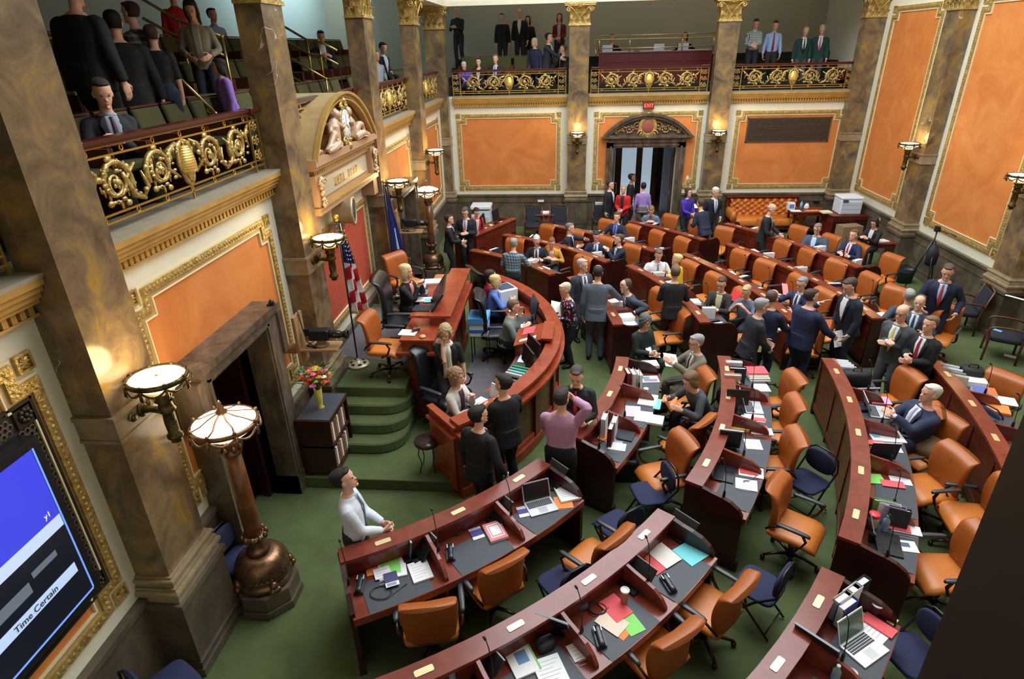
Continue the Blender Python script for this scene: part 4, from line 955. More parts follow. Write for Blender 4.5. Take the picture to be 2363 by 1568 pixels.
# stool
t=thing('stool','round stool with dark leather seat and thin bent metal legs','stool',(*PZ(985,1020,.62).xy,.17))
m=MB(); m.lathe([(.15,.42),(.17,.43),(.175,.46),(.16,.485),(.05,.495),(.01,.495)],24); m.build('seat',cm(58,36,38,.25),t)
for k in range(4): a=PI/4+k*PI/2; m=MB(); m.tube([(.13*math.cos(a),.13*math.sin(a),.43),(.15*math.cos(a),.15*math.sin(a),.3),(.11*math.cos(a),.11*math.sin(a),.15),(.15*math.cos(a),.15*math.sin(a),.0)],.007,6); m.build('leg',cm(40,34,30,.4,.6),t)
# cabinet with flower vase
t=thing('book_cabinet','low mahogany cabinet with dark top and file folders on its shelves','cabinet',(-3.42,6.74,.17))
m=MB(); m.box(-.02,.44,-.28,.42,.06,.1); m.box(-.02,.0,-.28,.42,.06,.86); m.box(0,.44,-.28,-.25,.1,.86); m.box(0,.44,.39,.42,.1,.86); m.box(0,.44,-.28,.42,.46,.49); m.box(-.02,.46,-.3,.44,.86,.9); m.build('body',wood_dark,t)
m=MB(); m.box(-.0,.44,-.27,.41,.9,.906); m.build('top_inset',blotter_m,t)
for z in (.11,.5):
    for q in range(9): m=MB(); y=-.22+.062*q; m.box(.08,.42,y,y+.045,z,z+.26+.02*(q%3)); m.build('file',cm(*[(150,100,70),(225,222,215),(120,80,55)][q%3]),t)
for sx in (.03,.4):
    for sy in (-.25,.38): m=MB(); m.box(sx-.03,sx+.03,sy-.03,sy+.03,0,.07); m.build('foot',wood_dark,t)
def flowers(loc,l,rad,n,cols,seed,hv=.3):
    t=thing('flower_vase',l,'flowers',loc); m=MB(); m.lathe([(.045,0),(.05,.01),(.028,.03),(.04,.1),(.055,hv),(.05,hv),(.03,.05)],16); g=plain('vase_glass',C(200,190,90),.1) if 'vase_glass' not in MATS else MATS['vase_glass']; m.build('vase',g,t)
    R=random.Random(seed); m=MB()
    for i in range(70):
        a=R.uniform(0,2*PI);e=R.uniform(-.3,1.4);q=rad*R.uniform(.6,1.25); c=Vector((q*math.cos(a)*math.cos(e),q*math.sin(a)*math.cos(e),hv+.12+q*math.sin(e)*.9)); d=Vector((math.cos(a),math.sin(a),.3)).normalized(); s=d.cross(Vector((0,0,1))).normalized()*.018
        m.add([c,c+d*.05+s,c+d*.1,c+d*.05-s],[(0,1,2,3)])
    for i in range(14): a=R.uniform(0,2*PI); m.tube([(0,0,hv*.6),(.04*math.cos(a),.04*math.sin(a),hv+.05),(rad*.6*math.cos(a),rad*.6*math.sin(a),hv+.15)],.004,4)
    m.build('foliage',cm(52,88,42),t)
    for i in range(n):
        a=i*2.4;e=(i/n)*1.5; q=rad*R.uniform(.75,1); c=(q*math.cos(a)*math.cos(e),q*math.sin(a)*math.cos(e),hv+.12+q*.95*math.sin(e)); m=MB(); r=R.uniform(.026,.045)
        m.ball(c,r*.55,8)
        for k in range(6): b=k*PI/3; m.ball((c[0]+r*.7*math.cos(b),c[1]+r*.7*math.sin(b),c[2]-.006),r*.5,6,(1,1,.6))
        m.build('blossom',cm(*cols[i%len(cols)]),t)
flowers((-3.2,6.78,1.07),'bouquet of orange, pink and green flowers in a vase on the cabinet',.2,34,[(226,92,40),(222,60,50),(236,110,170),(170,200,60),(240,170,50),(230,80,40),(240,240,225)],3)
flowers((-3.5,12.45,.9),'pink and red flower bunch behind the blonde woman, far left',.19,20,[(210,50,70),(240,140,170),(225,200,210),(190,40,60)],5,.2)
m=MB(); m.box(-.2,.25,-.25,.25,0,.9); tag(m.build('pedestal',wood,None,(-3.5,12.45,0)),'dark wood stand carrying the far pink flowers, mostly hidden','stand')
# flags
def flag(loc,top,l,kind,rz=0,w_=.5,hh=1.75,nf=7):
    t=thing('flag',l,'flag',loc,rz)
    m=MB(); m.lathe([(.17,0),(.18,.012),(.165,.03),(.1,.045),(.04,.075),(.02,.09),(.015,.12)],20); 
    m.build('stand',cm(206,196,170,.35,.4),t)
    m=MB()
    for k in range(6): a=k*PI/3; m.prism([(.06*math.cos(a-.3),.06*math.sin(a-.3)),(.13*math.cos(a-.25),.13*math.sin(a-.25)),(.13*math.cos(a+.25),.13*math.sin(a+.25)),(.06*math.cos(a+.3),.06*math.sin(a+.3))],.034,.052)
    m.build('stand_opening_shade',dark,t)  # dark plates painted in for the shade of the openings
    m=MB(); m.tube([(0,0,.08),(0,0,top)],.013,8); m.build('pole',blk,t)
    m=MB(); m.lathe([(.015,top-.02),(.03,top),(.012,top+.02)],12); m.ball((0,0,top+.05),.038,12); m.build('finial',gold_smooth,t)
    # folded cloth hanging from the pole: strips swept down, pleated
    n,k=60,66; z1=top-.03; vs=[];mi=[]
    for j in range(k+1):
        v=j/k
        for i in range(n+1):
            u=i/n; ww=w_*(.12+.88*v**.8); z=z1-hh*v-.24*u*v**.5*hh*.55+.1*v*u
            x=.02+ww*u*.62; y=.05*math.sin(u*nf*PI)*(.4+v)+.02*math.sin(v*5+u*9); vs.append((x,y,z))
    mats=[];fs=[]
    if kind=='us': mats=[cm(178,26,44),cm(232,232,236),cm(28,38,92),cm(222,176,70)]
    else: mats=[cm(26,40,110),cm(222,176,70),cm(200,214,232),cm(26,40,110)]
    m=MB(); m.add(vs,[],True); R=random.Random(4)
    for j in range(k):
        for i in range(n):
            u=(i+.5)/n;v=(j+.5)/k
            if kind=='us':
                if u>.955 or v>.965: q=3
                elif v<.42 and u<.99: q=2
                else: q=int(v*7.5+u*3.2)%2
                
            else:
                q=1 if (u>.955 or v>.965) else 0
                if abs(u-.5)<.17 and .5<v<.78: q=2 if ((i+j)%2 or abs(u-.5)<.08) else 0
            m.f.append([j*(n+1)+i,j*(n+1)+i+1,(j+1)*(n+1)+i+1,(j+1)*(n+1)+i]); m.m.append(q); m.sm.append(True)
    c=m.build('cloth',mats,t)
    if kind=='us':
        m=MB()
        for i in range(7):
            for j in range(8):
                u=.08+.13*i;v=.06+.044*j+.02*(i%2)
                ii=int(u*n);jj=int(v*k);p=Vector(vs[jj*(n+1)+ii]); 
                for s_ in (-1,1):
                    c0=p+Vector((0,s_*.014,0)); r=.013
                    pts=[(c0.x+(r if q%2==0 else r*.45)*math.sin(q*PI/5),c0.y,c0.z+(r if q%2==0 else r*.45)*math.cos(q*PI/5)) for q in range(10)]; m.add(pts,[list(range(10))])
        m.build('stars',cm(235,236,240),t)
    m=MB(); m.tube([(.03,.02,top-.05),(.06,.03,top-.3),(.05,.0,top-.5)],.008,5); m.tube([(.03,-.02,top-.05),(.09,-.02,top-.35)],.008,5); m.build('cord',gold_smooth,t)
flag((-3.22,8.42,.85),2.36,'striped stars flag with gold fringe on a pole beside the rostrum chairs','us',math.radians(62),.62,1.45)
flag((-3.3,11.25,.85),2.3,'dark blue state flag with gold fringe behind the speaker\'s chair','ut',math.radians(75),.85,1.6)
# wall mounted television cameras
def tvcam(loc,rz,l):
    t=thing('television_camera',l,'camera',loc,rz)
    m=MB(); m.box(-.14,.12,-.07,.07,-.06,.08,.008); m.box(-.2,-.12,-.05,.05,.0,.1); m.build('body',blk,t)
    m=MB(); m.T=Matrix.Rotation(PI/2,4,'Y'); m.lathe([(.045,.1),(.055,.14),(.055,.26),(.04,.28),(.05,.32),(.065,.36),(.06,.37),(.04,.35)],16); m.build('lens',cm(18,18,20,.2),t)
    m=MB(); m.box(-.05,.05,-.05,.05,-.13,-.06); m.lathe([(.09,-.16),(.1,-.14),(.06,-.12)],14); m.build('pan_head',cm(120,104,80),t)
    m=MB(); m.box(-.26,.24,-.14,.14,-.19,-.16,.005); m.box(-.3,-.26,-.14,.14,-.4,.3); m.box(-.58,-.28,-.08,.08,-.24,-.16); m.build('shelf',cm(156,122,78,.5),t)
    m=MB(); m.tube([(-.12,.05,.0),(-.22,.1,-.1),(-.15,.14,-.16),(-.2,-.02,-.15),(-.05,-.1,-.15),(-.16,-.1,-.05),(-.24,0,.2),(-.25,0,.35)],.009,5); m.build('cable',blk,t)
tvcam((-3.18,7.12,2.0),.05,'black television camera on a shelf above the flower cabinet')
tvcam((-3.2,12.6,2.05),.05,'black television camera on the far left wall beside the second doorway')
# small webcam above doorway
m=MB(); m.ball((0,0,.04),.035,8); m.box(-.05,.03,-.03,.03,0,.02); tag(m.build('surveillance_camera',blk,None,(-3.44,6.5,2.68)),'tiny black camera on top of the near left doorway','camera')
# ------------------------------------------------------------------ people
SKIN=[C(224,172,146),C(206,150,122),C(236,186,160),C(150,100,72)]
SKM=[plain('skin_%d'%i,c,.55) for i,c in enumerate(SKIN)]
EYE=cm(40,32,28,.3); LIP=cm(176,96,88,.5); GLS=cm(40,36,36,.3)
def rotv(v,ax,a): return Matrix.Rotation(a,3,ax)@Vector(v)
def ik(S_,T,l1,l2,hint):
    S_=Vector(S_);T=Vector(T);d=T-S_;L=min(d.length,(l1+l2)*.995) or .01; d.normalize(); T=S_+d*L
    a=(l1*l1-l2*l2+L*L)/(2*L); h=math.sqrt(max(l1*l1-a*a,0)); n=Vector(hint)-d*Vector(hint).dot(d)
    n=n.normalized() if n.length>1e-5 else Vector((0,0,-1)); return S_+d*a+n*h,T
def tubepts(m,P,R,n=12,fl=1): m.tube(P,R,n,flat=fl)
def smooth_path(pts,k=4):
    out=[]; P=[Vector(p) for p in pts]
    for i in range(len(P)-1):
        p0=P[max(i-1,0)];p1=P[i];p2=P[i+1];p3=P[min(i+2,len(P)-1)]
        for j in range(k):
            t=j/k; out.append(.5*((2*p1)+(p2-p0)*t+(2*p0-5*p1+4*p2-p3)*t*t+(3*p1-p0-3*p2+p3)*t**3))
    out.append(P[-1]); return out
def lerpR(R,k=4):
    out=[]
    for i in range(len(R)-1): out+=[R[i]+(R[i+1]-R[i])*j/k for j in range(k)]
    return out+[R[-1]]
HEADR=[(-.005,.022,.02,.052),(.008,.036,.036,.046),(.03,.05,.055,.03),(.06,.061,.074,.018),(.09,.068,.085,.008),(.12,.073,.093,.002),(.15,.076,.097,-.002),(.18,.073,.093,-.005),(.205,.062,.08,-.008),(.222,.042,.055,-.01),(.232,.015,.02,-.011)]
def head_rings(T,grow=0,z0=-1,z1=1,dy=0,front=1):
    rr=[]
    for z,a,b,cy in HEADR:
        if z<z0 or z>z1: continue
        ring=[]
        for i in range(20):
            t=2*PI*i/20; x=(a+grow)*math.cos(t); y=cy+dy+(b+grow)*math.sin(t)*(front if math.sin(t)>0 else 1); ring.append(T@Vector((x,y,z+(grow*.6 if z>.18 else 0))))
        rr.append(ring)
    return rr
def build_hand(m,W,d,n,side,curl=.5,s=1.0,nf=4,point=False):
    d=Vector(d).normalized(); n=Vector(n); n=(n-d*n.dot(d)).normalized(); x=d.cross(n)*side
    P=lambda a,b,c: Vector(W)+d*(a*s)+x*(b*s)+n*(c*s)
    m.loft([sring(P(a,0,0),x,n,w*s,th*s,12,2.6) for a,w,th in ((-.02,.026,.02),(.02,.034,.018),(.06,.042,.016),(.088,.04,.013))])
    for k in range(4):
        b=(-.031+.0205*k); L=(.034,.042,.046,.038)[k] if side>0 else (.034,.042,.046,.038)[k]; L*=(.95+.05*k); c=curl*(.8+.12*k) if not(point and k==3) else .05
        p=P(.085,b,0); pts=[p-d*.02*s,p]; ang=0
        for j in range(3):
            ang+=c*(.9 if j else .6); q=L*(1-.22*j)*s; p=p+(d*math.cos(ang)+n*(math.sin(ang)))*q; pts.append(p)
        m.tube(pts,[.0095*s,.0092*s,.0085*s,.008*s,.0068*s],8)
    p=P(.02,.035,.002); p2=p+(d*.6+x*.7+n*.35).normalized()*.038*s; p3=p2+(d*.85+x*.2+n*.5).normalized()*.034*s; p4=p3+(d*.9+n*.35).normalized()*.02*s
    m.tube([P(.0,.015,0),p,p2,p3,p4],[.013*s,.0135*s,.0115*s,.0095*s,.008*s],8)
PN=[0]
def person(label,hx,hy,face,pose='stand',h=1.75,base=0,top=(34,38,46),kind='suit',pants=None,shirt=(226,230,238),tie=None,hair=(60,44,34),style='short',skin=0,lean=6,turn=0,nod=0,tilt=0,
           L=None,R=None,seat=.47,build=1.0,glasses=False,skirt=False,vox=.013,group=None,shoe=(22,20,20),scarf=None,pattern=None,sleeve=1,zh=None,legs=None,curl=.5,neckz=0,point=False,belly=1.0,X=None,Y=None,pocket=None):
    """head centre is placed on the view ray through pixel (hx,hy) at its real height; arm targets L/R are (right,forward,up)"""
    s=h/1.75; sit=pose=='sit'
    ln=math.radians(lean)
    hipz=(.93*s if not sit else seat+.10); hip=Vector((0,0,hipz)); 
    up=Vector((0,math.sin(ln),math.cos(ln))); fw=Vector((0,math.cos(ln),-math.sin(ln)))
    B=lambda z,y=0,x=0: hip+up*(z*s)+fw*(y*s)+Vector((x*s,0,0))   # z above the hips along the spine
    neck=B(.52+neckz); 
    # head transform: chin origin
    hup=up*.35+Vector((0,0,.65)); 
    HT=Matrix.Rotation(math.radians(turn),3,'Z')@Matrix.Rotation(math.radians(-nod),3,'X')@Matrix.Rotation(math.radians(tilt),3,'Y')
    hbase=neck+hup.normalized()*(.062*s)+Vector((0,.012*s,0))
    T=Matrix.Translation(hbase)@HT.to_4x4()@Matrix.Scale(s*1.03,4)
    hc=T@Vector((0,0,.115))
    # place root so the head centre falls on the ray
    zz=base+hc.z
    if X is not None: hp=PX(hx,hy,X)
    elif Y is not None: hp=PY(hx,hy,Y)
    else: hp=PZ(hx,hy,zz)
    fa=math.radians(face-90); off=Matrix.Rotation(fa,3,'Z')@Vector((hc.x,hc.y,0))
    rz=base if (X is None and Y is None) else hp.z-hc.z
    root=thing('person',label,'person',(hp.x-off.x,hp.y-off.y,rz),fa,group)
    shw=.175*s*build; sh=[B(.432,-.01,sx*.168*build) for sx in (-1,1)]
    l1,l2=.285*s,.255*s
    defT={-1:(-.24,.06,-.16),1:(.24,.06,-.16)}
    arms=[]
    for sx,tg in ((-1,L),(1,R)):
        S_=sh[0 if sx<0 else 1]
        if tg is None: tg=(sx*(.25*build),.05+.1*math.sin(ln),.80 if not sit else .66)
        Tt=Vector(tg)*s if not sit else Vector((tg[0]*s,tg[1]*s,tg[2]))
        E_,W_=ik(S_,Tt,l1,l2,(sx*.55,-.6,-.55)); arms.append((sx,S_,E_,W_))
    # legs
    lg=[]
    for sx in (-1,1):
        H=Vector((sx*.09*s,0,hipz-.02*s))
        if sit:
            K=Vector((sx*.13*s,.43*s,seat+.07)); A=Vector((sx*.12*s,(.40+.05*sx)*s,.09))
        else:
            st=(legs or (0,0))[0 if sx<0 else 1]; A=Vector((sx*.105*s,st*s,.09*s)); K,A=ik(H,A,.42*s,.42*s,(0,1,0))
        lg.append((sx,H,K,A))
    near=vox<.011
    # body
    m=MB()
    b=build
    tors=[(-.06,.15,.105,.0),(.05,.15*1,.105*belly,.012*belly),(.16,.14,.10*belly,.02*belly),(.28,.155,.105,.012),(.4,.165,.1,.0),(.46,.14,.085,-.008),(.5,.085,.065,-.01),(.53,.056,.056,0)]
    m.loft([sring(B(z,y),(1,0,0),fw,a*s*b*.94,bb*s*b*.94,16,2.5) for z,a,bb,y in tors])
    m.tube([B(.49,-.005),B(.54,.0),hbase+(hc-hbase)*.3,hbase+(hc-hbase)*.7],[.058*s,.054*s,.053*s,.05*s],12)
    m.loft(head_rings(T))
    m.loft([sring(T@Vector((0,y,z)),(1,0,0),(0,0,1),a*s,c*s,8) for y,z,a,c in ((.07,.1,.012,.03),(.098,.085,.014,.016),(.112,.08,.01,.009))])  # nose
    m.ball(T@Vector((0,.085,.05)),.022*s,8,(1.2,.6,.5)); m.ball(T@Vector((0,.088,.012)),.02*s,8)
    for sx in (-1,1): m.ball(T@Vector((sx*.077,-.004,.1)),.026*s,8,(.4,.7,1.2)); m.ball(T@Vector((sx*.03,.083,.138)),.016*s,6,(1.5,.6,.6))
    for sx,S_,E_,W_ in arms:
        P=smooth_path([S_-Vector((sx*.03*s,0,0)),S_+(E_-S_)*.3,E_,E_+(W_-E_)*.4,W_]); m.tube(P,lerpR([.05*s,.044*s,.038*s,.036*s,.025*s]),10)
        d=(W_-E_).normalized(); inw=Vector((-sx,.25,-.1)) ; hd=(d+Vector((-sx*.15,.1,0))).normalized()
        build_hand(m,W_,hd,inw,sx,curl,s*1.05,point=point and sx>0)
    for sx,H,K,A in lg:
        m.tube(smooth_path([H,H+(K-H)*.5,K,K+(A-K)*.4,A]),lerpR([.08*s,.07*s,.05*s,.048*s,.034*s]),10)
    sk=m.build('body',SKM[skin],root); md=sk.modifiers.new('skin_surface','REMESH'); md.mode='VOXEL'; md.voxel_size=min(vox,.009 if near else .011)*s; md.use_smooth_shade=True
    root['body_kind']='person'; del root['body_kind']
    # facial features
    m=MB()
    for sx in (-1,1): m.ball(T@Vector((sx*.03,.092,.118)),.0085*s,8,(1.3,.7,.8))
    m.build('eyes',EYE,sk)
    m=MB(); m.ball(T@Vector((0,.101,.046)),.018*s,8,(1.2,.35,.35)); m.build('mouth',LIP,sk)
    if glasses:
        m=MB()
        for sx in (-1,1): m.tube([T@Vector((sx*.033+.023*math.cos(a*PI/5),.104,.115+.017*math.sin(a*PI/5))) for a in range(10)],.0028*s,4,closed=True); m.tube([T@Vector((sx*.056,.1,.12)),T@Vector((sx*.078,.0,.12))],.0028*s,4)
        m.tube([T@Vector((-.01,.106,.118)),T@Vector((.01,.106,.118))],.0028*s,4); m.build('glasses',GLS,root)
    # hair
    hm=cm(*hair,.75)
    if style!='bald0':
        m=MB(); HB=lambda x,y,z,r,sc: m.ball(T@Vector((x,y,z)),r*s,14,sc)
        g=.009 if style in('short','bald','thin') else .022
        if style=='bald':
            m.loft([r for r in head_rings(T,.006,.055,.16,-.02,.35)])
        else:
            m.loft(head_rings(T,g*.8,.175,1,-.012 if style!='thin' else -.026,.93 if style!='thin' else .7)); m.loft(head_rings(T,g*.7,.055,.2,-.03,.42)); m.loft(head_rings(T,g*.75,.11,.21,-.022,.62))
            if style=='short': HB(0,.045,.205,.045,(1.3,.9,.55))
            if style in('bob','long','curly'):
                for sx in (-1,1): m.loft([sring(T@Vector((sx*x,y,z)),(1,0,0),(0,1,0),a*s,bb*s,10) for x,y,z,a,bb in ((.05,-.0,.2,.03,.06),(.078,-.005,.13,.022,.062),(.08,-.01,.06,.024,.06),(.07,-.02,.0,.024,.05),(.06,-.03,-.03,.015,.03))])
                m.loft([sring(T@Vector((0,y,z)),(1,0,0),(0,1,0),a*s,bb*s,14) for y,z,a,bb in ((-.03,.22,.05,.05),(-.05,.15,.08,.065),(-.06,.06,.082,.055),(-.055,-.01,.07,.04))])
            if style=='long': m.loft([sring(T@Vector((0,y,z)),(1,0,0),(0,1,0),a*s,bb*s,14) for y,z,a,bb in ((-.06,.1,.085,.05),(-.075,0,.09,.045),(-.085,-.1,.09,.035),(-.08,-.2,.06,.02))]); 
            if style=='curly':
                for q in range(46):
                    a=q*2.4; e=-.3+1.8*q/46; r=.098; v=Vector((r*math.cos(a)*math.cos(e)*.92,r*math.sin(a)*math.cos(e)*1.05-.015,.125+r*1.15*math.sin(e)))
                    if v.y>.05 and v.z<.165: continue
                    HB(v.x,v.y,v.z,.026,(1,1,1))
        hr=m.build('hair',hm,root); md=hr.modifiers.new('hair_surface','REMESH'); md.mode='VOXEL'; md.voxel_size=.009*s; md.use_smooth_shade=True
    # upper garment
    jk=kind in('suit','jacket','blazer'); th=1.12 if jk else 1.04; bot=-.16 if jk else (-.02 if kind=='shirt' else -.1)
    if sit: bot=max(bot,-.07)
    wq=.155 if kind in('suit','jacket','blazer') else .15
    tr=[(bot,wq*1.08,.115*belly,.0),(.02,wq*1.02,.11*belly,.01*belly),(.14,wq*.97,.108*belly,.018*belly),(.27,.165,.11,.012),(.38,.178,.105,.002),(.43,.165,.092,-.006),(.468,.118,.078,-.01),(.497 if jk else .505,.078,.066,-.006)]
    m=MB(); m.loft([sring(B(z,y),(1,0,0),fw,a*s*b*th,bb*s*b*th,20,2.6) for z,a,bb,y in tr])
    for sx,S_,E_,W_ in arms:
        kk=1.28 if jk else 1.12; end=E_+(W_-E_)*(.93 if sleeve==1 else .05)
        pts=[S_-Vector((sx*.06*s,0,.012*s)),S_+Vector((sx*.002*s,0,-.012)),S_+(E_-S_)*.45,E_,E_+(end-E_)*.5,end] if sleeve==1 else [S_-Vector((sx*.06*s,0,.012*s)),S_,S_+(E_-S_)*.5,E_+(W_-E_)*.02]
        rr=[.048,.054,.051,.047,.042,.037] if sleeve==1 else [.046,.052,.05,.046]
        m.tube(smooth_path(pts),lerpR([r*s*kk*(.5+.5*b) for r in rr]),12)
    nm={'suit':'suit_jacket','jacket':'jacket','blazer':'blazer','shirt':'shirt','sweater':'sweater','cardigan':'cardigan','blouse':'blouse'}[kind]
    tm=pattern or cm(*top,.8 if kind!='shirt' else .7)
    jo=m.build(nm,tm,root); md=jo.modifiers.new('cloth_surface','REMESH'); md.mode='VOXEL'; md.voxel_size=vox*s; md.use_smooth_shade=True
    md=jo.modifiers.new('relax','SMOOTH'); md.factor=.5; md.iterations=3
    tx=bpy.data.textures.get('cloth_folds') or bpy.data.textures.new('cloth_folds','CLOUDS'); tx.noise_scale=.11
    md=jo.modifiers.new('folds','DISPLACE'); md.texture=tx; md.strength=.008*s; md.mid_level=.5; md.texture_coords='LOCAL'
    def front(z):
        for i in range(len(tr)-1):
            if tr[i][0]<=z<=tr[i+1][0]:
                f=(z-tr[i][0])/(tr[i+1][0]-tr[i][0]); g=lambda k:tr[i][k]+(tr[i+1][k]-tr[i][k])*f; return g(1)*b*th,g(2)*b*th,g(3)
        return tr[-1][1]*b*th,tr[-1][2]*b*th,tr[-1][3]
    def patch(name,mat,rows,off,par=root,nn=6): # rows (z,x0,x1)
        m=MB(); g=[]
        for z,x0,x1 in rows:
            a,bb,y=front(z); r=[]
            for i in range(nn+1):
                x=x0+(x1-x0)*i/nn; q=max(0,1-abs(x/a)**2.6)**(1/2.6); r.append(B(z,y+bb*q+off,x))
            g.append(r)
        m.loft(g,cap=False,smooth=True,closed=False)
        o=m.build(name,mat,par); sm=o.modifiers.new('thickness','SOLIDIFY'); sm.thickness=.006; sm.offset=1; return o
    if jk and shirt:
        so=.014
        patch('shirt_front',cm(*shirt,.7),[(.5,-.055,.055),(.46,-.06,.06),(.4,-.062,.062),(.3,-.05,.05),(.2,-.03,.03),(.12,-.008,.008)],so)
        for sx in (-1,1): patch('lapel',tm,[(.49,sx*.05,sx*.075),(.43,sx*.058,sx*.115),(.38,sx*.06,sx*.1),(.28,sx*.046,sx*.075),(.12,sx*.006,sx*.02)],so+.005)
        if tie: 
            patch('tie',cm(*tie,.5),[(.495,-.018,.018),(.47,-.012,.012),(.4,-.02,.02),(.2,-.03,.03),(.08,-.0,.0)],so+.009,nn=2)
    elif tie: patch('tie',cm(*tie,.5),[(.495,-.018,.018),(.47,-.012,.012),(.35,-.022,.022),(.05,-.036,.036),(-.02,-.0,.0)],.014,nn=2)
    elif kind in('cardigan',): patch('undershirt',cm(*shirt,.7),[(.49,-.05,.05),(.4,-.055,.055),(.2,-.045,.045),(-.05,-.04,.04)],.004)
    if kind in('suit','shirt','jacket') and (shirt or kind=='shirt'):
        m=MB(); cc=cm(*(shirt if jk else top),.7); k=[sring(B(z,y),(1,0,0),fw,a*s,a*s,16) for z,a,y in ((.49,.07,0),(.508,.064,.002),(.524,.06,.005))]; m.loft(k,cap=False); o=m.build('collar',cc,root); md=o.modifiers.new('t','SOLIDIFY'); md.thickness=.008
        if jk:
            for sx,S_,E_,W_ in arms:
                m=MB(); d=(W_-E_).normalized(); m.tube([E_+(W_-E_)*.85,W_+d*.012],.034*s,10); m.build('cuff',cc,root)
    if scarf:
        m=MB(); m.tube([B(.5+.02*math.cos(a),.065*math.sin(a),.075*math.cos(a)) for a in [k*2*PI/14 for k in range(14)]],.03*s,8,closed=True)
        for x0,l in ((-.035,.42),(.03,.5)):
            m.tube(smooth_path([B(.5,.07,x0*.6),B(.42,.13,x0),B(.25,.135,x0),B(.48-l,.135,x0*1.2)]),lerpR([.03*s,.036*s,.034*s,.04*s]),8,flat=.5)
        for q in range(10): m.tube([B(.0-.02*(q%2),.13,-.075+.016*q),B(-.07,.135,-.078+.017*q)],.006*s,4)
        m.build('scarf',cm(*scarf,.9),root)
    # trousers / skirt
    pc=cm(*(pants or (top if jk and kind=='suit' else (34,34,40))),.8)
    m=MB()
    m.loft([sring(hip+Vector((0,(-.005)*s,z*s)),(1,0,0),(0,1,0),a*s*b,bb*s*b*belly**.5,16,2.6) for z,a,bb in ((-.13,.14,.1),(-.04,.165,.118),(.05,.158,.112),(.1,.148,.106))])
    if skirt: m.loft([sring(hip+Vector((0,0,z*s)),(1,0,0),(0,1,0),a*s*b,bb*s*b,16) for z,a,bb in ((-.55,.19,.16),(-.3,.18,.14),(0,.165,.12),(.06,.15,.11))] if not sit else [sring(hip+Vector((0,y*s,z*s)),(1,0,0),(0,0,1),a*s,bb*s,16) for y,z,a,bb in ((-.05,0,.16,.1),(.2,0,.17,.09),(.42,-.02,.17,.08))])
    else:
        for sx,H,K,A in lg:
            m.tube(smooth_path([H+Vector((0,0,.03*s)),H+(K-H)*.5,K,K+(A-K)*.5,A+Vector((0,0,-.02*s))]),lerpR([.098*s*b,.09*s*b,.072*s,.066*s,.058*s]),12)
    po=m.build('skirt' if skirt else 'trousers',pc,root); md=po.modifiers.new('cloth_surface','REMESH'); md.mode='VOXEL'; md.voxel_size=vox*1.2*s; md.use_smooth_shade=True
    md=po.modifiers.new('relax','SMOOTH'); md.factor=.5; md.iterations=2
    if kind=='shirt' and not sit:
        m=MB(); m.loft([sring(hip+Vector((0,0,z*s)),(1,0,0),(0,1,0),.16*s*b,.117*s*b*belly**.5,16,2.6) for z in (.0,.03)]); m.build('belt',blk,root)
    for sx,H,K,A in lg:
        m=MB(); m.loft([sring(Vector((A.x,A.y+y*s,z*s)),(1,0,0),(0,0,1),a*s,c*s,12,2.6) for y,z,a,c in ((-.07,.045,.028,.035),(-.04,.05,.036,.048),(.05,.048,.042,.045),(.12,.035,.045,.032),(.17,.026,.036,.022),(.19,.024,.02,.014))]); m.build('shoe',cm(*shoe,.3),root)
    root['_h']=0; del root['_h']
    hands={sx:(W_,(W_-E_).normalized()) for sx,S_,E_,W_ in arms}
    M=Matrix.Translation(root.location)@Matrix.Rotation(fa,4,'Z')
    return root,{k:M@(w+d*.07*s) for k,(w,d) in hands.items()},M
NAVY=(26,32,58);CHAR=(40,42,48);BLK=(20,20,24);GREY=(84,92,104);WH=(228,232,240);LB=(170,196,232)
HD=(46,34,28);HG=(150,150,152);HB=(96,72,52);HW=(214,212,208);HBL=(200,172,116)
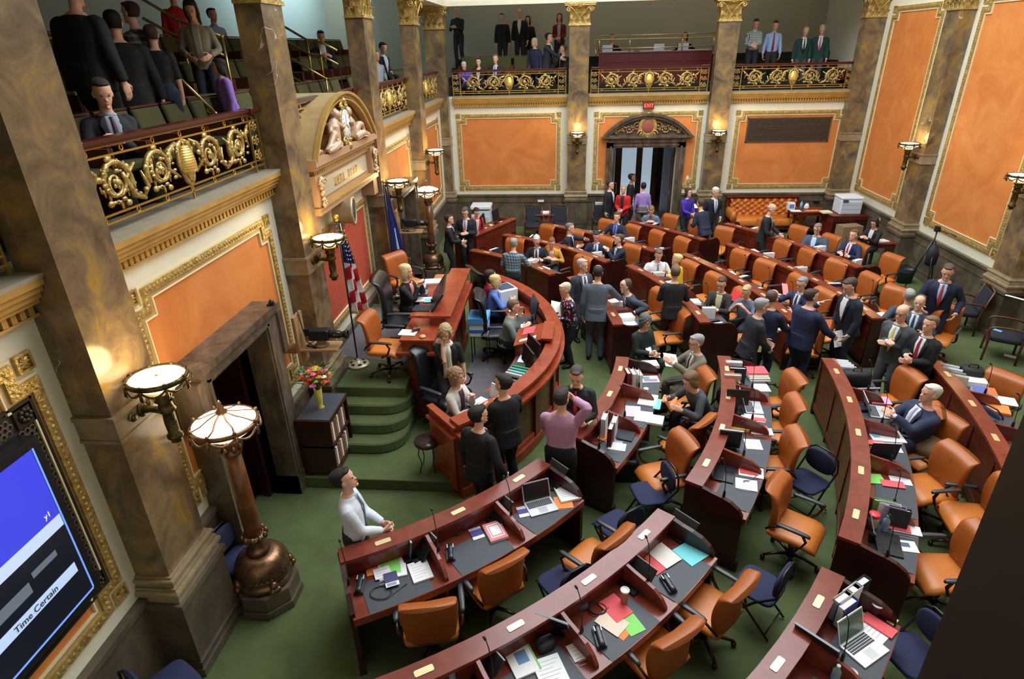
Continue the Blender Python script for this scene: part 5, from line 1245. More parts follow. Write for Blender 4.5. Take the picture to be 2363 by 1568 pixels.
def crowd(): 
    P=person
    hold={}
    # nearest figures
    hold['white']=P('man in a white shirt and tie by the green steps, hands clasped, looking up',794,1106,12,h=1.74,kind='shirt',top=(214,222,234),pants=(58,54,50),tie=(110,116,124),hair=(26,20,20),nod=-14,lean=1,L=(-.04,.3,.98),R=(.06,.3,.97),vox=.009,curl=.8)
    hold['pink']=P('man in a pink shirt seen from behind, telephoning at the front desk row',1297,918,78,h=1.8,kind='shirt',top=(188,140,176),pants=(24,24,28),hair=(46,38,36),turn=-20,R=(.13,.1,1.6),L=(-.2,.38,1.0),vox=.009,build=1.12,lean=3,legs=(-.05,.1))
    P('man in a black shirt and red tie gesturing with open hands',1330,868,262,h=1.76,kind='shirt',top=(20,20,22),tie=(196,50,52),pants=BLK,hair=(70,60,54),nod=18,L=(-.12,.36,1.12),R=(-.02,.3,1.1),vox=.009,build=1.08,curl=.15)
    P('man in a black suit facing the curly-haired woman at the ring desk end',1160,884,128,h=1.78,kind='suit',top=BLK,hair=(34,28,28),turn=25,shirt=WH,R=(.18,.38,1.12),L=(-.1,.38,1.12),vox=.01)
    P('dark-haired man in a black suit standing in front of the ring desk end',1105,958,60,h=1.75,kind='suit',top=BLK,hair=(18,15,16),turn=-22,shirt=WH,R=(.3,.1,.86),vox=.01,lean=4,legs=(.1,-.12))
    P('woman with a floral blouse and short light hair, holding white papers',1303,668,200,h=1.66,kind='blouse',top=(60,40,60),pattern=FLORAL,pants=(22,22,26),hair=(196,184,160),nod=18,L=(.0,.26,1.02),R=(.12,.3,1.05),vox=.01,build=1.12,lean=8)
    P('man in a mid grey suit seen from behind, reaching down to a desk',1380,628,84,h=1.84,kind='suit',top=(84,92,104),hair=(44,42,44),lean=12,R=(.42,.5,.98),L=(-.24,.05,.8),vox=.01,build=1.08,style='thin')
    P('older grey-haired man in a dark grey suit facing the man in mid grey',1345,612,300,h=1.72,kind='suit',top=(58,64,74),hair=(168,168,168),tie=(70,80,110),turn=20)
    P('woman with a cream scarf over black, leaning on the podium, hand at cheek',1027,768,278,h=1.66,base=.17,kind='sweater',top=(24,24,28),pants=(58,60,70),hair=(170,146,112),style='curly',scarf=(216,212,196),R=(.06,.16,1.42),L=(-.26,.1,.82),sleeve=0,nod=16,turn=-6,vox=.009)
    P('curly-haired woman in a white cardigan seated at the ring desk end',1054,868,-22,'sit',h=1.66,base=.17,seat=.5,kind='cardigan',top=(206,200,192),shirt=(60,24,40),hair=(146,112,84),style='curly',R=(.1,.42,.86),L=(.02,.34,1.02),vox=.009,lean=8,turn=6)
    P('clerk in a grey sweater with short brown hair, chin on hand',1186,708,-5,'sit',h=1.66,base=.17,seat=.5,kind='sweater',top=(120,132,128),hair=(98,78,60),R=(.1,.36,.9),L=(-.03,.26,1.1),vox=.01,lean=14,build=1.2,nod=8,style='short')
    P('blonde clerk in a blue sweater typing at the ring desk',1145,648,8,'sit',h=1.64,base=.17,seat=.5,kind='sweater',top=(96,124,208),hair=(214,186,132),style='bob',R=(.12,.45,.86),L=(-.15,.45,.86),lean=16,vox=.011,pants=(40,44,80))
    P('clerk in a dark red top partly hidden behind the blonde clerk',1133,636,20,'sit',h=1.62,base=.17,seat=.5,kind='sweater',top=(150,22,50),hair=(56,38,34),lean=16,pants=(140,20,44),style='bob',R=(.12,.42,.86),L=(-.15,.42,.86))
    P('blonde woman in black on the rostrum, looking at her phone',938,626,-12,'sit',h=1.66,base=.85,kind='cardigan',top=(20,20,24),shirt=(222,130,130),hair=(214,192,142),style='long',R=(.06,.3,1.0),L=(-.05,.3,1.0),vox=.011,pants=BLK)
    # near right block
    P('grey-haired man in a tan jacket, legs crossed, reading a sheet',1606,790,196,'sit',h=1.76,kind='jacket',top=(116,108,92),pants=(100,94,82),hair=(140,142,146),tie=(90,40,40),glasses=True,L=(-.05,.46,.98),R=(.1,.42,.95),nod=10,vox=.01)
    P('woman with a brown bob and grey jacket bent over desk papers',1592,878,202,'sit',h=1.68,kind='blazer',top=(66,72,78),shirt=None,pants=BLK,hair=(112,86,62),style='bob',lean=30,L=(-.18,.55,.82),R=(.18,.56,.82),nod=24,vox=.01)
    P('grey-haired woman in dark green, seated side-on with papers on her lap',1490,742,305,'sit',h=1.64,kind='blazer',top=(34,46,42),shirt=None,pants=(34,40,40),hair=(92,92,94),style='curly',R=(.06,.34,.72),L=(-.06,.36,.72),nod=14,vox=.011)
    P('balding man in a slate suit seated, leaning over a tablet',1443,660,196,'sit',h=1.78,kind='suit',top=(58,66,80),hair=(80,66,56),style='thin',tie=(90,100,120),lean=26,nod=16,L=(-.3,.2,.78),R=(.1,.46,.82))
    P('man in a black suit seen from behind beside the yellow cardigan',1558,628,88,h=1.78,kind='suit',top=(22,22,26),hair=(96,78,64),lean=8,turn=8,L=(-.1,.35,1.1),R=(.15,.35,1.1))
    P('blond woman in a yellow cardigan turned to the seated man in white',1562,598,150,'sit',h=1.66,kind='cardigan',top=(226,190,40),shirt=(226,190,40),hair=(206,182,130),lean=10,L=(-.1,.35,.85),R=(.12,.35,.85))
    P('man in a white shirt with a lanyard seated behind white binders',1520,588,278,'sit',h=1.78,kind='shirt',top=(224,226,234),tie=(120,124,140),hair=(104,76,58),nod=22,lean=12,L=(-.18,.35,.82),R=(.18,.35,.82),build=1.1)
    P('man in a brown suit with cream shirt seated near the tablet woman',1665,655,238,'sit',h=1.78,kind='suit',top=(54,50,46),shirt=(222,216,176),hair=(70,50,40),nod=14,glasses=True,L=(-.05,.4,.82),R=(.08,.42,.82),lean=12)
    P('woman with short fair hair holding up a red tablet',1722,673,228,'sit',h=1.64,kind='blouse',top=(96,110,132),hair=(176,156,116),nod=22,L=(-.1,.34,.95),R=(.06,.38,.98),lean=10,sleeve=0)
    P('grey-haired man with glasses in a charcoal suit holding a yellow slip',1758,706,12,h=1.78,kind='suit',top=(36,40,50),hair=(142,142,142),tie=(160,40,44),glasses=True,nod=10,lean=10,R=(.12,.3,.9),L=(-.05,.3,.98),vox=.011)
    P('man in navy with cropped hair seen from behind, holding a folded sheet',1783,686,42,h=1.8,kind='suit',top=(26,34,62),hair=(86,72,62),style='thin',R=(.16,.42,1.02),L=(-.1,.36,.98),vox=.011)
    P('seated grey-haired man in navy lifting a pink sheet',1850,655,214,'sit',h=1.78,kind='suit',top=(34,42,76),hair=(128,130,134),tie=(60,50,70),glasses=True,nod=12,R=(.2,.48,.98),L=(-.12,.4,.82))
    P('heavy man in a navy suit seen from behind, hand raised in talk',1873,684,30,h=1.8,kind='suit',top=(28,34,66),hair=(58,44,40),turn=-20,R=(.3,.38,.98),L=(-.1,.42,1.4),build=1.2,vox=.011,curl=.2)
    P('tall man in a dark navy suit stooping, a white sheet at his side',1960,660,196,h=1.86,kind='suit',top=(24,30,48),hair=(64,50,44),nod=26,lean=10,L=(-.2,.15,.84),R=(.22,.1,.84),vox=.011)
    P('bald man with glasses and crossed arms in a grey suit',2082,722,212,h=1.76,kind='suit',top=(66,70,74),hair=(150,120,100),style='bald0',tie=(210,200,120),glasses=True,L=(-.02,.2,1.13),R=(.02,.24,1.18),vox=.009,build=1.12,nod=6)
    P('young man in black with a red tie, hands on a rolled paper',2146,748,205,h=1.76,kind='suit',top=(24,26,32),hair=(112,86,62),tie=(158,30,50),L=(-.01,.27,1.06),R=(.07,.27,1.12),vox=.009,nod=-2,curl=1.0)
    P('seated man in a slate suit and blue tie, seen from the front',2122,698,232,'sit',h=1.76,kind='suit',top=(56,66,84),hair=(90,76,64),style='thin',tie=(50,66,120),L=(-.2,.3,.8),R=(.2,.3,.8),vox=.011)
    P('grey-haired man in slate seen from behind, seated at the far desk',2098,682,70,'sit',h=1.76,kind='suit',top=(58,68,84),hair=(150,148,144),vox=.011)
    P('smiling man in a navy suit and long red tie, hand on a chair back',2187,627,238,h=1.84,kind='suit',top=(26,32,58),hair=(78,62,52),tie=(178,60,72),shirt=(176,200,236),nod=18,lean=12,R=(.22,.38,1.0),L=(-.28,.2,.92),vox=.01,build=1.1)
    P('white-haired man in a navy suit seated with hands together',2146,908,186,'sit',h=1.8,kind='suit',top=(38,48,76),hair=(206,202,188),tie=(190,180,220),L=(-.05,.38,1.0),R=(.06,.38,.98),vox=.009,build=1.15,lean=-4,nod=-4,curl=.9)
    # far left block
    P('younger man in a black suit talking at the far left, side-on',1037,506,8,h=1.7,kind='suit',top=(26,24,26),hair=(50,38,34),R=(.1,.36,1.05),L=(-.1,.35,.95),turn=-8)
    P('man in black with a wide patterned tie holding a cup, far left',1073,490,262,h=1.76,kind='suit',top=(22,24,34),hair=(74,66,66),tie=(190,110,90),shirt=(190,206,236),nod=22,L=(-.08,.3,1.12),R=(.2,.28,1.0),build=1.12)
    P('woman in a red jacket bent over the slanted side desk',1100,490,300,'sit',h=1.62,kind='blazer',top=(198,30,42),shirt=(220,200,200),hair=(38,26,26),nod=24,lean=20,seat=.75)
    P('grey-haired person in a blue plaid shirt seen from behind',1186,562,76,h=1.68,kind='shirt',top=(120,140,150),pattern=PLAID,hair=(150,148,150),R=(.3,.4,1.05),L=(-.2,.3,.95),lean=10,nod=14,build=1.15)
    P('seated white-haired man in a dark suit behind a white folder',1238,556,262,'sit',h=1.76,kind='suit',top=(30,34,44),hair=(182,184,186),tie=(70,30,50),nod=24,lean=14,L=(-.15,.35,.82),R=(.15,.35,.82))
    P('brown-haired woman in a mustard cardigan seated beside the dark suit',1273,560,262,'sit',h=1.64,kind='cardigan',top=(200,142,56),shirt=(230,170,150),hair=(120,70,44),nod=22,lean=16,L=(-.15,.35,.82),R=(.12,.35,.84))
    P('grey-haired man in navy stretching out an open hand',1316,526,338,'sit',h=1.76,kind='suit',top=(24,30,52),hair=(112,112,114),tie=(60,60,110),R=(.1,.3,.82),L=(.1,.52,1.05),curl=.1)
    P('seated man in navy with a blue tie facing the room',1376,545,262,'sit',h=1.74,kind='suit',top=(28,36,62),hair=(42,32,30),tie=(64,92,170),nod=20,lean=8,L=(-.2,.35,.82),R=(.2,.35,.82))
    P('man in navy seated side-on with hands pressed together',1428,552,196,'sit',h=1.74,kind='suit',top=(24,32,54),hair=(84,64,52),lean=12,L=(-.03,.4,1.0),R=(.04,.4,1.0))
    P('man in a blue shirt and navy suit at the farthest left desk',1424,501,240,'sit',h=1.76,kind='suit',top=(26,34,62),shirt=(96,132,220),tie=(90,60,110),hair=(86,62,48),L=(-.2,.35,.82),R=(.25,.4,.85))
    # doorway and back
    P('man in a black suit talking beside the back door',1409,426,-30,h=1.74,kind='suit',top=(22,26,38),hair=(50,40,38),build=1.1,L=(-.1,.3,1.0))
    P('woman in a red jacket with grey hair by the back door',1439,436,250,h=1.66,kind='blazer',top=(196,22,34),shirt=(30,26,30),hair=(150,150,150),pants=BLK,L=(-.05,.28,1.0),R=(.08,.26,1.0))
    P('dark silhouetted man passing through the back doorway',1459,410,-10,h=1.76,kind='suit',top=(18,18,20),hair=(16,14,14),skin=3,shirt=None)
    P('person in a lilac sweater seen from behind in the doorway',1485,430,90,h=1.68,kind='sweater',top=(150,124,190),pants=(110,100,90),hair=(30,24,24))
    P('person in a slate shirt bent over a laptop in the last left row',1503,486,262,'sit',h=1.72,kind='shirt',top=(110,124,144),hair=(120,92,64),nod=36,lean=30,L=(-.12,.35,.82),R=(.12,.35,.82))
    P('woman in a violet sweater carrying papers by the back wall',1589,444,300,h=1.66,kind='sweater',top=(62,40,160),pants=(30,28,34),hair=(60,40,34),style='long',R=(.06,.36,1.02),L=(-.1,.32,1.0))
    P('man in a dark suit bending with his back turned, near the sofa',1616,471,120,h=1.74,kind='suit',top=(26,34,58),hair=(72,56,48),lean=26,nod=16,R=(.1,.4,1.0),L=(-.12,.4,1.0))
    P('white-haired man in a black suit with a light blue tie',1652,443,290,h=1.78,kind='suit',top=(24,30,40),hair=(216,214,212),tie=(110,140,190),nod=12,L=(-.22,.12,.9),R=(.2,.05,.85))
    P('bald man in a black suit standing over a far desk with papers',1781,482,-30,h=1.76,kind='suit',top=(26,30,36),hair=(170,150,130),style='bald',shirt=(170,190,210),nod=16,lean=8,R=(.12,.32,.95),L=(-.05,.4,1.0))
    P('heavy man in a slate suit seated at the rearmost row',1886,528,228,'sit',h=1.76,kind='suit',top=(66,78,98),shirt=(180,206,240),hair=(120,110,104),glasses=True,nod=14,build=1.2,L=(-.2,.38,.82),R=(.12,.4,.84))
    P('man in navy with a red tie and white shirt, rearmost row',1970,542,212,'sit',h=1.76,kind='suit',top=(26,38,76),hair=(96,76,64),tie=(210,40,58),L=(-.2,.4,.85),R=(.05,.4,.88))
    P('dark-haired woman in black writing at the far right wall',2018,514,214,'sit',h=1.64,kind='blazer',top=(22,22,26),shirt=(210,210,210),hair=(40,28,26),style='bob',nod=22,L=(-.05,.38,.85),R=(.12,.38,.85))
    # galleries
    G='people in the galleries'
    P('man in a dark suit and tie seated behind the near gilded railing, phone in hand',236,214,-38,'sit',h=1.78,kind='suit',top=(34,34,42),shirt=(150,160,176),tie=(80,40,54),hair=(50,38,32),nod=18,L=(.02,.3,.86),R=(.14,.32,.84),X=-4.35,vox=.009,turn=-5)
    P('person in a long black coat seen from behind, left gallery',262,52,118,h=1.78,kind='jacket',top=(15,15,17),shirt=None,pants=BLK,hair=(16,14,14),X=-4.9,build=1.15)
    P('large dark figure at the top left edge beside the nearest pilaster',165,-20,80,h=1.84,kind='jacket',top=(14,14,16),shirt=None,pants=BLK,hair=(16,14,14),X=-4.8,build=1.3)
    P('boy in a dark plaid shirt standing in the left gallery',300,28,175,h=1.55,kind='shirt',top=(50,50,50),pattern=PLAID2,hair=(60,44,34),X=-4.9,turn=0)
    P('boy in a black T-shirt standing behind a brass rail, left gallery',350,80,110,h=1.5,kind='shirt',top=(18,18,20),hair=(62,44,36),X=-4.7,sleeve=0,pants=(30,40,60),R=(.2,.1,.7))
    P('long-haired woman in a beige cardigan standing in the left gallery',440,22,-70,h=1.68,kind='cardigan',top=(150,138,120),shirt=(180,170,150),hair=(46,32,28),style='long',X=-5.2,R=(.15,.25,1.0),L=(-.15,.25,1.0),nod=20,pants=(30,34,50))
    P('child in a purple and pink padded coat behind the left gallery railing',503,152,-140,h=1.25,kind='jacket',top=(150,110,200),shirt=None,hair=(34,26,26),style='long',X=-4.5,build=1.2,pants=(30,26,34))
    P('seated man in a pale blue shirt high in the left gallery',490,34,-30,'sit',h=1.74,kind='shirt',top=(150,180,220),hair=(40,32,30),X=-7.0)
    P('black-suited man seated reading in the left gallery beyond the second pilaster',741,84,-60,'sit',h=1.76,kind='suit',top=(22,22,26),hair=(26,22,22),X=-5.6,nod=14,L=(-.1,.35,.85),R=(.1,.35,.85))
    P('dark-haired man in a black vest seated beyond the third pilaster',884,110,-30,'sit',h=1.74,kind='suit',top=(28,32,40),shirt=WH,tie=(180,180,200),hair=(30,24,24),X=-4.6,nod=16)
    P('person in a pale patterned blouse seated close beside the third pilaster',868,128,-40,'sit',h=1.62,kind='blouse',top=(176,186,196),hair=(120,100,80),X=-4.45)
    P('blond man in a scarlet shirt high behind the near gallery rails',396,-14,-60,h=1.7,kind='shirt',top=(200,40,44),hair=(150,110,70),X=-6.4)
    def gb(l,x,y,f,Y=22.4,**k): return P(l,x,y,f,Y=Y,**k)
    gb('man in a dark waistcoat with blue sleeves against the back gallery wall',1054,26,262,kind='shirt',top=(30,34,46),hair=(190,190,188),pants=(30,34,46),L=(.0,.28,1.15),R=(.12,.25,1.15))
    gb('person in a long black coat alone at the back gallery wall',1158,40,265,kind='jacket',top=(18,18,22),shirt=None,pants=BLK,hair=(50,44,42),h=1.68)
    gb('ruddy man in a long black overcoat at the back gallery wall',1199,30,262,kind='suit',top=(18,18,22),hair=(190,110,80),h=1.82,style='thin')
    gb('dark-haired figure behind the ruddy man in the overcoat',1218,46,265,kind='jacket',top=(18,16,18),shirt=None,hair=(34,22,20),style='long',h=1.66,Y=22.9)
    gb('woman in a dark red coat beside the middle back pilaster',1291,40,262,kind='cardigan',top=(110,26,26),shirt=(190,180,180),hair=(110,70,40),style='long',h=1.68,pants=BLK,L=(-.05,.28,1.0),R=(.06,.28,1.0))
    gb('blond woman in navy standing behind the left back railing',1233,97,240,Y=21.0,kind='blazer',top=(30,38,70),shirt=None,hair=(206,190,150),style='bob',h=1.64,pants=(30,36,60))
    gb('dark-suited man shaking hands behind the left back railing',1267,86,-20,Y=20.9,kind='suit',top=(38,40,52),hair=(40,30,28),h=1.8,R=(.05,.48,1.05))
    gb('man in a black suit receiving a handshake next to the pilaster',1299,113,200,Y=21.0,kind='suit',top=(22,24,32),hair=(90,70,56),h=1.7,R=(.1,.45,1.05),tie=(90,40,50))
    gb('white-haired person in violet leaning over the left back railing',1070,152,262,Y=20.65,pose='sit',kind='sweater',top=(84,66,190),hair=(190,190,186),h=1.64,lean=28,nod=26)
    gb('dark-haired person in black seated behind the left back railing',1104,143,262,Y=20.7,pose='sit',kind='blazer',top=(24,22,26),shirt=(210,205,200),hair=(40,28,26),h=1.62)
    gb('man in a black suit with a blue tie seated behind the left back railing',1143,136,262,Y=20.7,pose='sit',kind='suit',top=(24,28,40),tie=(70,100,180),hair=(130,110,96),h=1.78,shirt=(190,210,240))
    gb('person in dark clothes at the left laptop of the gallery booth',1412,88,262,Y=22.2,pose='sit',kind='sweater',top=(28,26,28),hair=(60,46,40),h=1.7)
    gb('dark-haired person at the right laptops of the gallery booth',1581,84,250,Y=22.2,pose='sit',kind='sweater',top=(24,24,32),hair=(30,24,26),style='bob',h=1.66)
    gb('young man in a checked shirt with a camera round his neck',1745,54,262,Y=21.2,kind='shirt',top=(200,210,214),pattern=CHECK,hair=(40,32,30),h=1.78,pants=(30,30,44),L=(-.04,.3,1.05),R=(.08,.3,1.02),nod=20)
    gb('man in a blue shirt with a badge, arms at his sides, back gallery',1790,58,262,Y=21.2,kind='shirt',top=(150,176,222),tie=(130,40,60),hair=(60,44,38),h=1.78,pants=(26,26,34),nod=18)
    gb('man in a dark green blazer, left of the pair, back gallery',1860,72,264,Y=21.2,kind='jacket',top=(24,60,54),tie=(60,20,30),hair=(150,130,116),style='thin',h=1.76,pants=(70,72,80),nod=24)
    gb('man in a dark green blazer, right of the pair, with pink tie',1898,68,250,Y=21.2,kind='jacket',top=(22,62,54),tie=(180,80,110),hair=(190,184,178),h=1.8,pants=(60,62,70),nod=24)
    return hold
def vor_mat(name,base,cols,scale):
    m,t,b=new_mat(name); L=t.links.new; tc=t.nodes.new('ShaderNodeTexCoord'); v=t.nodes.new('ShaderNodeTexVoronoi'); v.inputs['Scale'].default_value=scale; L(tc.outputs['Object'],v.inputs['Vector'])
    s=t.nodes.new('ShaderNodeSeparateColor'); L(v.outputs['Color'],s.inputs[0]); r=t.nodes.new('ShaderNodeValToRGB'); cr=r.color_ramp; cr.interpolation='CONSTANT'; cr.elements[0].color=base; cr.elements[1].position=.95; cr.elements[1].color=base
    for i,c in enumerate(cols): cr.elements.new(.3+.6*i/len(cols)).color=c
    L(s.outputs[0],r.inputs[0]); g=t.nodes.new('ShaderNodeMath'); g.operation='LESS_THAN'; g.inputs[1].default_value=.42; L(v.outputs['Distance'],g.inputs[0])
    mx=t.nodes.new('ShaderNodeMix'); mx.data_type='RGBA'; L(g.outputs[0],mx.inputs['Factor']); mx.inputs['A'].default_value=base; L(r.outputs[0],mx.inputs['B']); L(mx.outputs['Result'],b.inputs['Base Color']); setp(b,Roughness=.7); return m
FLORAL=vor_mat('floral_print',C(28,26,38),[C(226,80,140),C(120,110,190),C(240,170,190),C(200,50,100),C(230,225,235)],22)
def check_mat(name,a,b_,c,scale):
    m,t,b=new_mat(name); L=t.links.new; tc=t.nodes.new('ShaderNodeTexCoord'); sp=t.nodes.new('ShaderNodeSeparateXYZ'); L(tc.outputs['Object'],sp.inputs[0]); acc=[]
    ad=t.nodes.new('ShaderNodeMath'); ad.operation='ADD'; L(sp.outputs[0],ad.inputs[0]); L(sp.outputs[1],ad.inputs[1])
    for src in (ad.outputs[0],sp.outputs[2]):
        mu=t.nodes.new('ShaderNodeMath'); mu.operation='MULTIPLY'; mu.inputs[1].default_value=scale; L(src,mu.inputs[0]); fr=t.nodes.new('ShaderNodeMath'); fr.operation='FRACT'; L(mu.outputs[0],fr.inputs[0]); g=t.nodes.new('ShaderNodeMath'); g.operation='GREATER_THAN'; g.inputs[1].default_value=.62; L(fr.outputs[0],g.inputs[0]); acc.append(g.outputs[0])
    s=t.nodes.new('ShaderNodeMath'); s.operation='ADD'; L(acc[0],s.inputs[0]); L(acc[1],s.inputs[1]); s2=t.nodes.new('ShaderNodeMath'); s2.operation='MULTIPLY'; s2.inputs[1].default_value=.5; L(s.outputs[0],s2.inputs[0])
    r=t.nodes.new('ShaderNodeValToRGB'); cr=r.color_ramp; cr.interpolation='CONSTANT'; cr.elements[0].color=a; cr.elements[1].position=.9; cr.elements[1].color=c; cr.elements.new(.4).color=b_
    L(s2.outputs[0],r.inputs[0]); L(r.outputs[0],b.inputs['Base Color']); setp(b,Roughness=.8); return m
PLAID=check_mat('blue_plaid',C(126,150,164),C(86,104,118),C(44,54,66),16)
PLAID2=check_mat('dark_plaid',C(28,28,30),C(70,68,64),C(110,106,98),14)
CHECK=check_mat('green_check',C(206,216,218),C(120,138,138),C(50,66,66),22)
HOLD=crowd()
# ------------------------------------------------------------------ furniture along the walls
t=thing('tufted_sofa','long tufted orange leather sofa against the back wall','sofa',(6.35,YW-.62,0))
m=MB(); m.box(-1.05,1.05,-.3,.5,.12,.24); m.box(-1.1,1.1,.42,.52,.1,.98); m.box(-1.12,1.12,.36,.54,.96,1.0); m.build('frame',wood,t)
m=MB(); m.loft([sup((0,-.02,z),a,b,24,8) for z,a,b in ((.24,.98,.34),(.28,1.0,.36),(.42,1.0,.36),(.45,.97,.34))]); m.build('seat',leather,t)
m=MB(); NX,NZ=40,16; vs=[]
for j in range(NZ+1):
    for i in range(NX+1):
        x=-1+2*i/NX; z=.44+.5*j/NZ; a=(i/NX*9); b=(j/NZ*3); d=abs(math.sin(PI*(a+b)/1.0)*math.sin(PI*(a-b)/1.0))**.5
        vs.append((x,.4-.1*d-.02*j/NZ,z))
m.add(vs,[(j*(NX+1)+i,j*(NX+1)+i+1,(j+1)*(NX+1)+i+1,(j+1)*(NX+1)+i) for j in range(NZ) for i in range(NX)],True); m.build('backrest',leather,t)
for sx in (-1,1):
    m=MB(); m.loft([sring((sx*1.03,y,.52),(1,0,0),(0,0,1),.09,.16,14,2.6) for y in (-.34,-.3,.3,.42)]); m.build('armrest',leather,t)
    for y in (-.26,.42): m=MB(); m.box(sx*.98-.04,sx*.98+.04,y-.04,y+.04,0,.12); m.build('leg',wood_dark,t)
def table(l,x0,x1,y0,y1,h,name='side_table',z0=0,shelf=True):
    t=thing(name,l,'table',((x0+x1)/2,(y0+y1)/2,z0)); a,b=(x1-x0)/2,(y1-y0)/2
    m=MB(); m.box(-a,a,-b,b,h-.04,h,.004); m.build('tabletop',wood_top,t)
    m=MB(); m.box(-a+.03,a-.03,-b+.03,b-.03,h-.14,h-.04); m.build('apron',wood,t)
    for sx in (-1,1):
        for sy in (-1,1): m=MB(); m.box(sx*(a-.06)-.03,sx*(a-.06)+.03,sy*(b-.06)-.03,sy*(b-.06)+.03,0,h-.1); m.build('leg',wood_dark,t)
    if shelf: m=MB(); m.box(-a+.05,a-.05,-b+.05,b-.05,.16,.19); m.build('shelf',wood_dark,t)
    return t
table('mahogany table with a coffee machine and bottles, right of the sofa',7.55,8.3,18.75,19.3,.74) if 0 else None
p=PZ(1865,482,.78); table('mahogany table right of the tufted sofa, carrying small white items',p.x-.52,p.x+.5,p.y-.32,p.y+.3,.76)
q=PZ(1945,492,.78); t=thing('printer_cabinet','low mahogany cabinet under the white photocopier, far right','cabinet',(q.x,q.y,0)); m=MB(); m.box(-.45,.6,-.4,.35,.05,.76); m.box(-.47,.62,-.42,.37,.76,.8); m.build('body',wood,t); m=MB(); m.box(-.4,.05,-.415,-.4,.12,.7); m.box(.1,.55,-.415,-.4,.12,.7); m.build('door',wood_dark,t)
t=thing('photocopier','white photocopier on the cabinet in the far right corner','photocopier',(q.x+.08,q.y,.8)); m=MB(); m.box(-.3,.3,-.27,.27,0,.42,.02); m.build('body',cm(214,222,232,.5),t); m=MB(); m.box(-.31,.31,-.28,.28,.43,.5,.02); m.build('lid',cm(226,232,240,.5),t); m=MB(); m.box(-.26,-.12,-.3,-.27,.36,.42); m.build('control_panel',cm(60,70,90),t)
for k in range(3): m=MB(); m.box(-.27,.27,-.285,-.27,.03+.12*k,.12+.12*k); m.build('paper_tray',cm(190,198,210,.5),t)
q=PZ(1108,520,.0); q=Vector((-2.05,19.05,0)); t=thing('photocopier','tall white photocopier by the back wall behind the woman in red','photocopier',(PY(1112,500,19.0).x,19.0,-.045)); m=MB(); m.box(-.3,.3,-.3,.3,.05,.75,.02); m.box(-.1,.3,-.3,.3,.75,.85); m.build('body',cm(204,214,228,.5),t); m=MB(); m.box(-.32,.32,-.3,.3,.9,1.0,.02); m.build('scanner_lid',cm(220,228,238,.5),t)
m=MB(); m.box(-.3,.1,-.28,.1,.75,.79); m.build('output_tray',cm(60,66,76),t)
for k in range(3): m=MB(); m.box(-.26,.26,-.315,-.3,.1+.2*k,.27+.2*k); m.build('drawer',cm(186,196,210,.5),t)
# slanted side desk at the far left
A=PZ(1097,545,1.02);B_=PZ(1190,505,1.02); d=(B_-A); n=Vector((-d.y,d.x,0)).normalized(); L=d.length; ang=math.atan2(d.y,d.x)
t=thing('side_desk','long mahogany side desk slanting towards the back wall, far left','desk',(A.x,A.y,0),ang)
m=MB(); m.box(0,L,0,.04,.05,1.0); m.box(0,L,-.015,.0,.05,.16); m.box(0,.04,0,.7,.05,1.0); m.box(L-.04,L,0,.7,.05,1.0); m.build('front_panel',wood,t); m=MB(); m.box(-.02,L+.02,-.03,.16,1.0,1.03); m.build('ridge_cap',wood_top,t); m=MB(); m.box(.02,L-.02,.04,.72,.86,.9); m.build('desktop',wood_top,t)
def sd(u,v,z=.9): return Vector((A.x,A.y,z))+Vector((math.cos(ang),math.sin(ang),0))*u+Vector((-math.sin(ang),math.cos(ang),0))*v
for i in range(5): lying('paper',['loose white sheets','small pile of letters','white notes with a folded corner','stapled pages','open booklet'][i]+' on the slanted side desk, far left','paper',sd(.25+.42*i,.32+.1*(i%2)),ang+.3*i,.21,.28,.012,white_m)
def monitor(l,loc,rz,w_=.42,h_=.3,scr=None,tilt=.15):
    t=thing('monitor',l,'monitor',loc,rz); m=MB(); m.prism([(-.1,-.08),(.1,-.08),(.1,.08),(-.1,.08)],0,.012,.003); m.box(-.02,.02,.0,.03,.01,.2); m.build('stand',blk,t)
    m=MB(); m.T=Matrix.Translation((0,0,.12))@Matrix.Rotation(tilt,4,'X'); m.box(-w_/2,w_/2,-.0,.03,0,h_,.004); m.build('housing',blk,t)
    m=MB(); m.T=Matrix.Translation((0,0,.12))@Matrix.Rotation(tilt,4,'X'); m.box(-w_/2+.015,w_/2-.015,-.004,0,.015,h_-.015); m.build('screen',scr or cm(28,32,40,.15),t); return t
monitor('black monitor on the slanted side desk, nearer end',sd(.95,.4),ang+PI+.4); monitor('black monitor on the slanted side desk, wall end',sd(1.6,.42),ang+PI+.2)
# armchairs with wooden frames
def armchair_proto():
    t=thing('armchair','x','chair'); m=MB(); m.loft([sup((0,0,z),a,b,20,6) for z,a,b in ((.38,.24,.23),(.4,.27,.26),(.46,.27,.26),(.48,.25,.24))]); m.build('seat',cm(28,30,44,.8),t)
    m=MB(); m.loft([sring((0,-.25-.1*f,.5+.42*f),(1,0,0),(0,1,.2),.24-.0*f,.03,16,5) for f in (0,.03,.5,.97,1)]); m.build('backrest',cm(30,32,46,.8),t)
    for sx in (-1,1):
        m=MB(); m.tube(smooth_path([(sx*.29,.26,0),(sx*.29,.25,.4),(sx*.29,.27,.63),(sx*.29,.1,.68),(sx*.29,-.15,.67),(sx*.28,-.3,.62)]),.02,8); m.build('arm_and_front_leg',walnut,t)
        m=MB(); m.tube([(sx*.27,-.24,0),(sx*.27,-.24,.45),(sx*.27,-.36,.95)],.02,8); m.build('rear_leg',walnut,t)
    m=MB(); m.tube([(-.27,-.36,.95),(0,-.38,.985),(.27,-.36,.95)],.018,8); m.box(-.28,.28,.24,.27,.34,.4); m.build('rails',walnut,t)
    return t
AC=armchair_proto(); af=[True]; GA='walnut framed armchairs with dark seats'
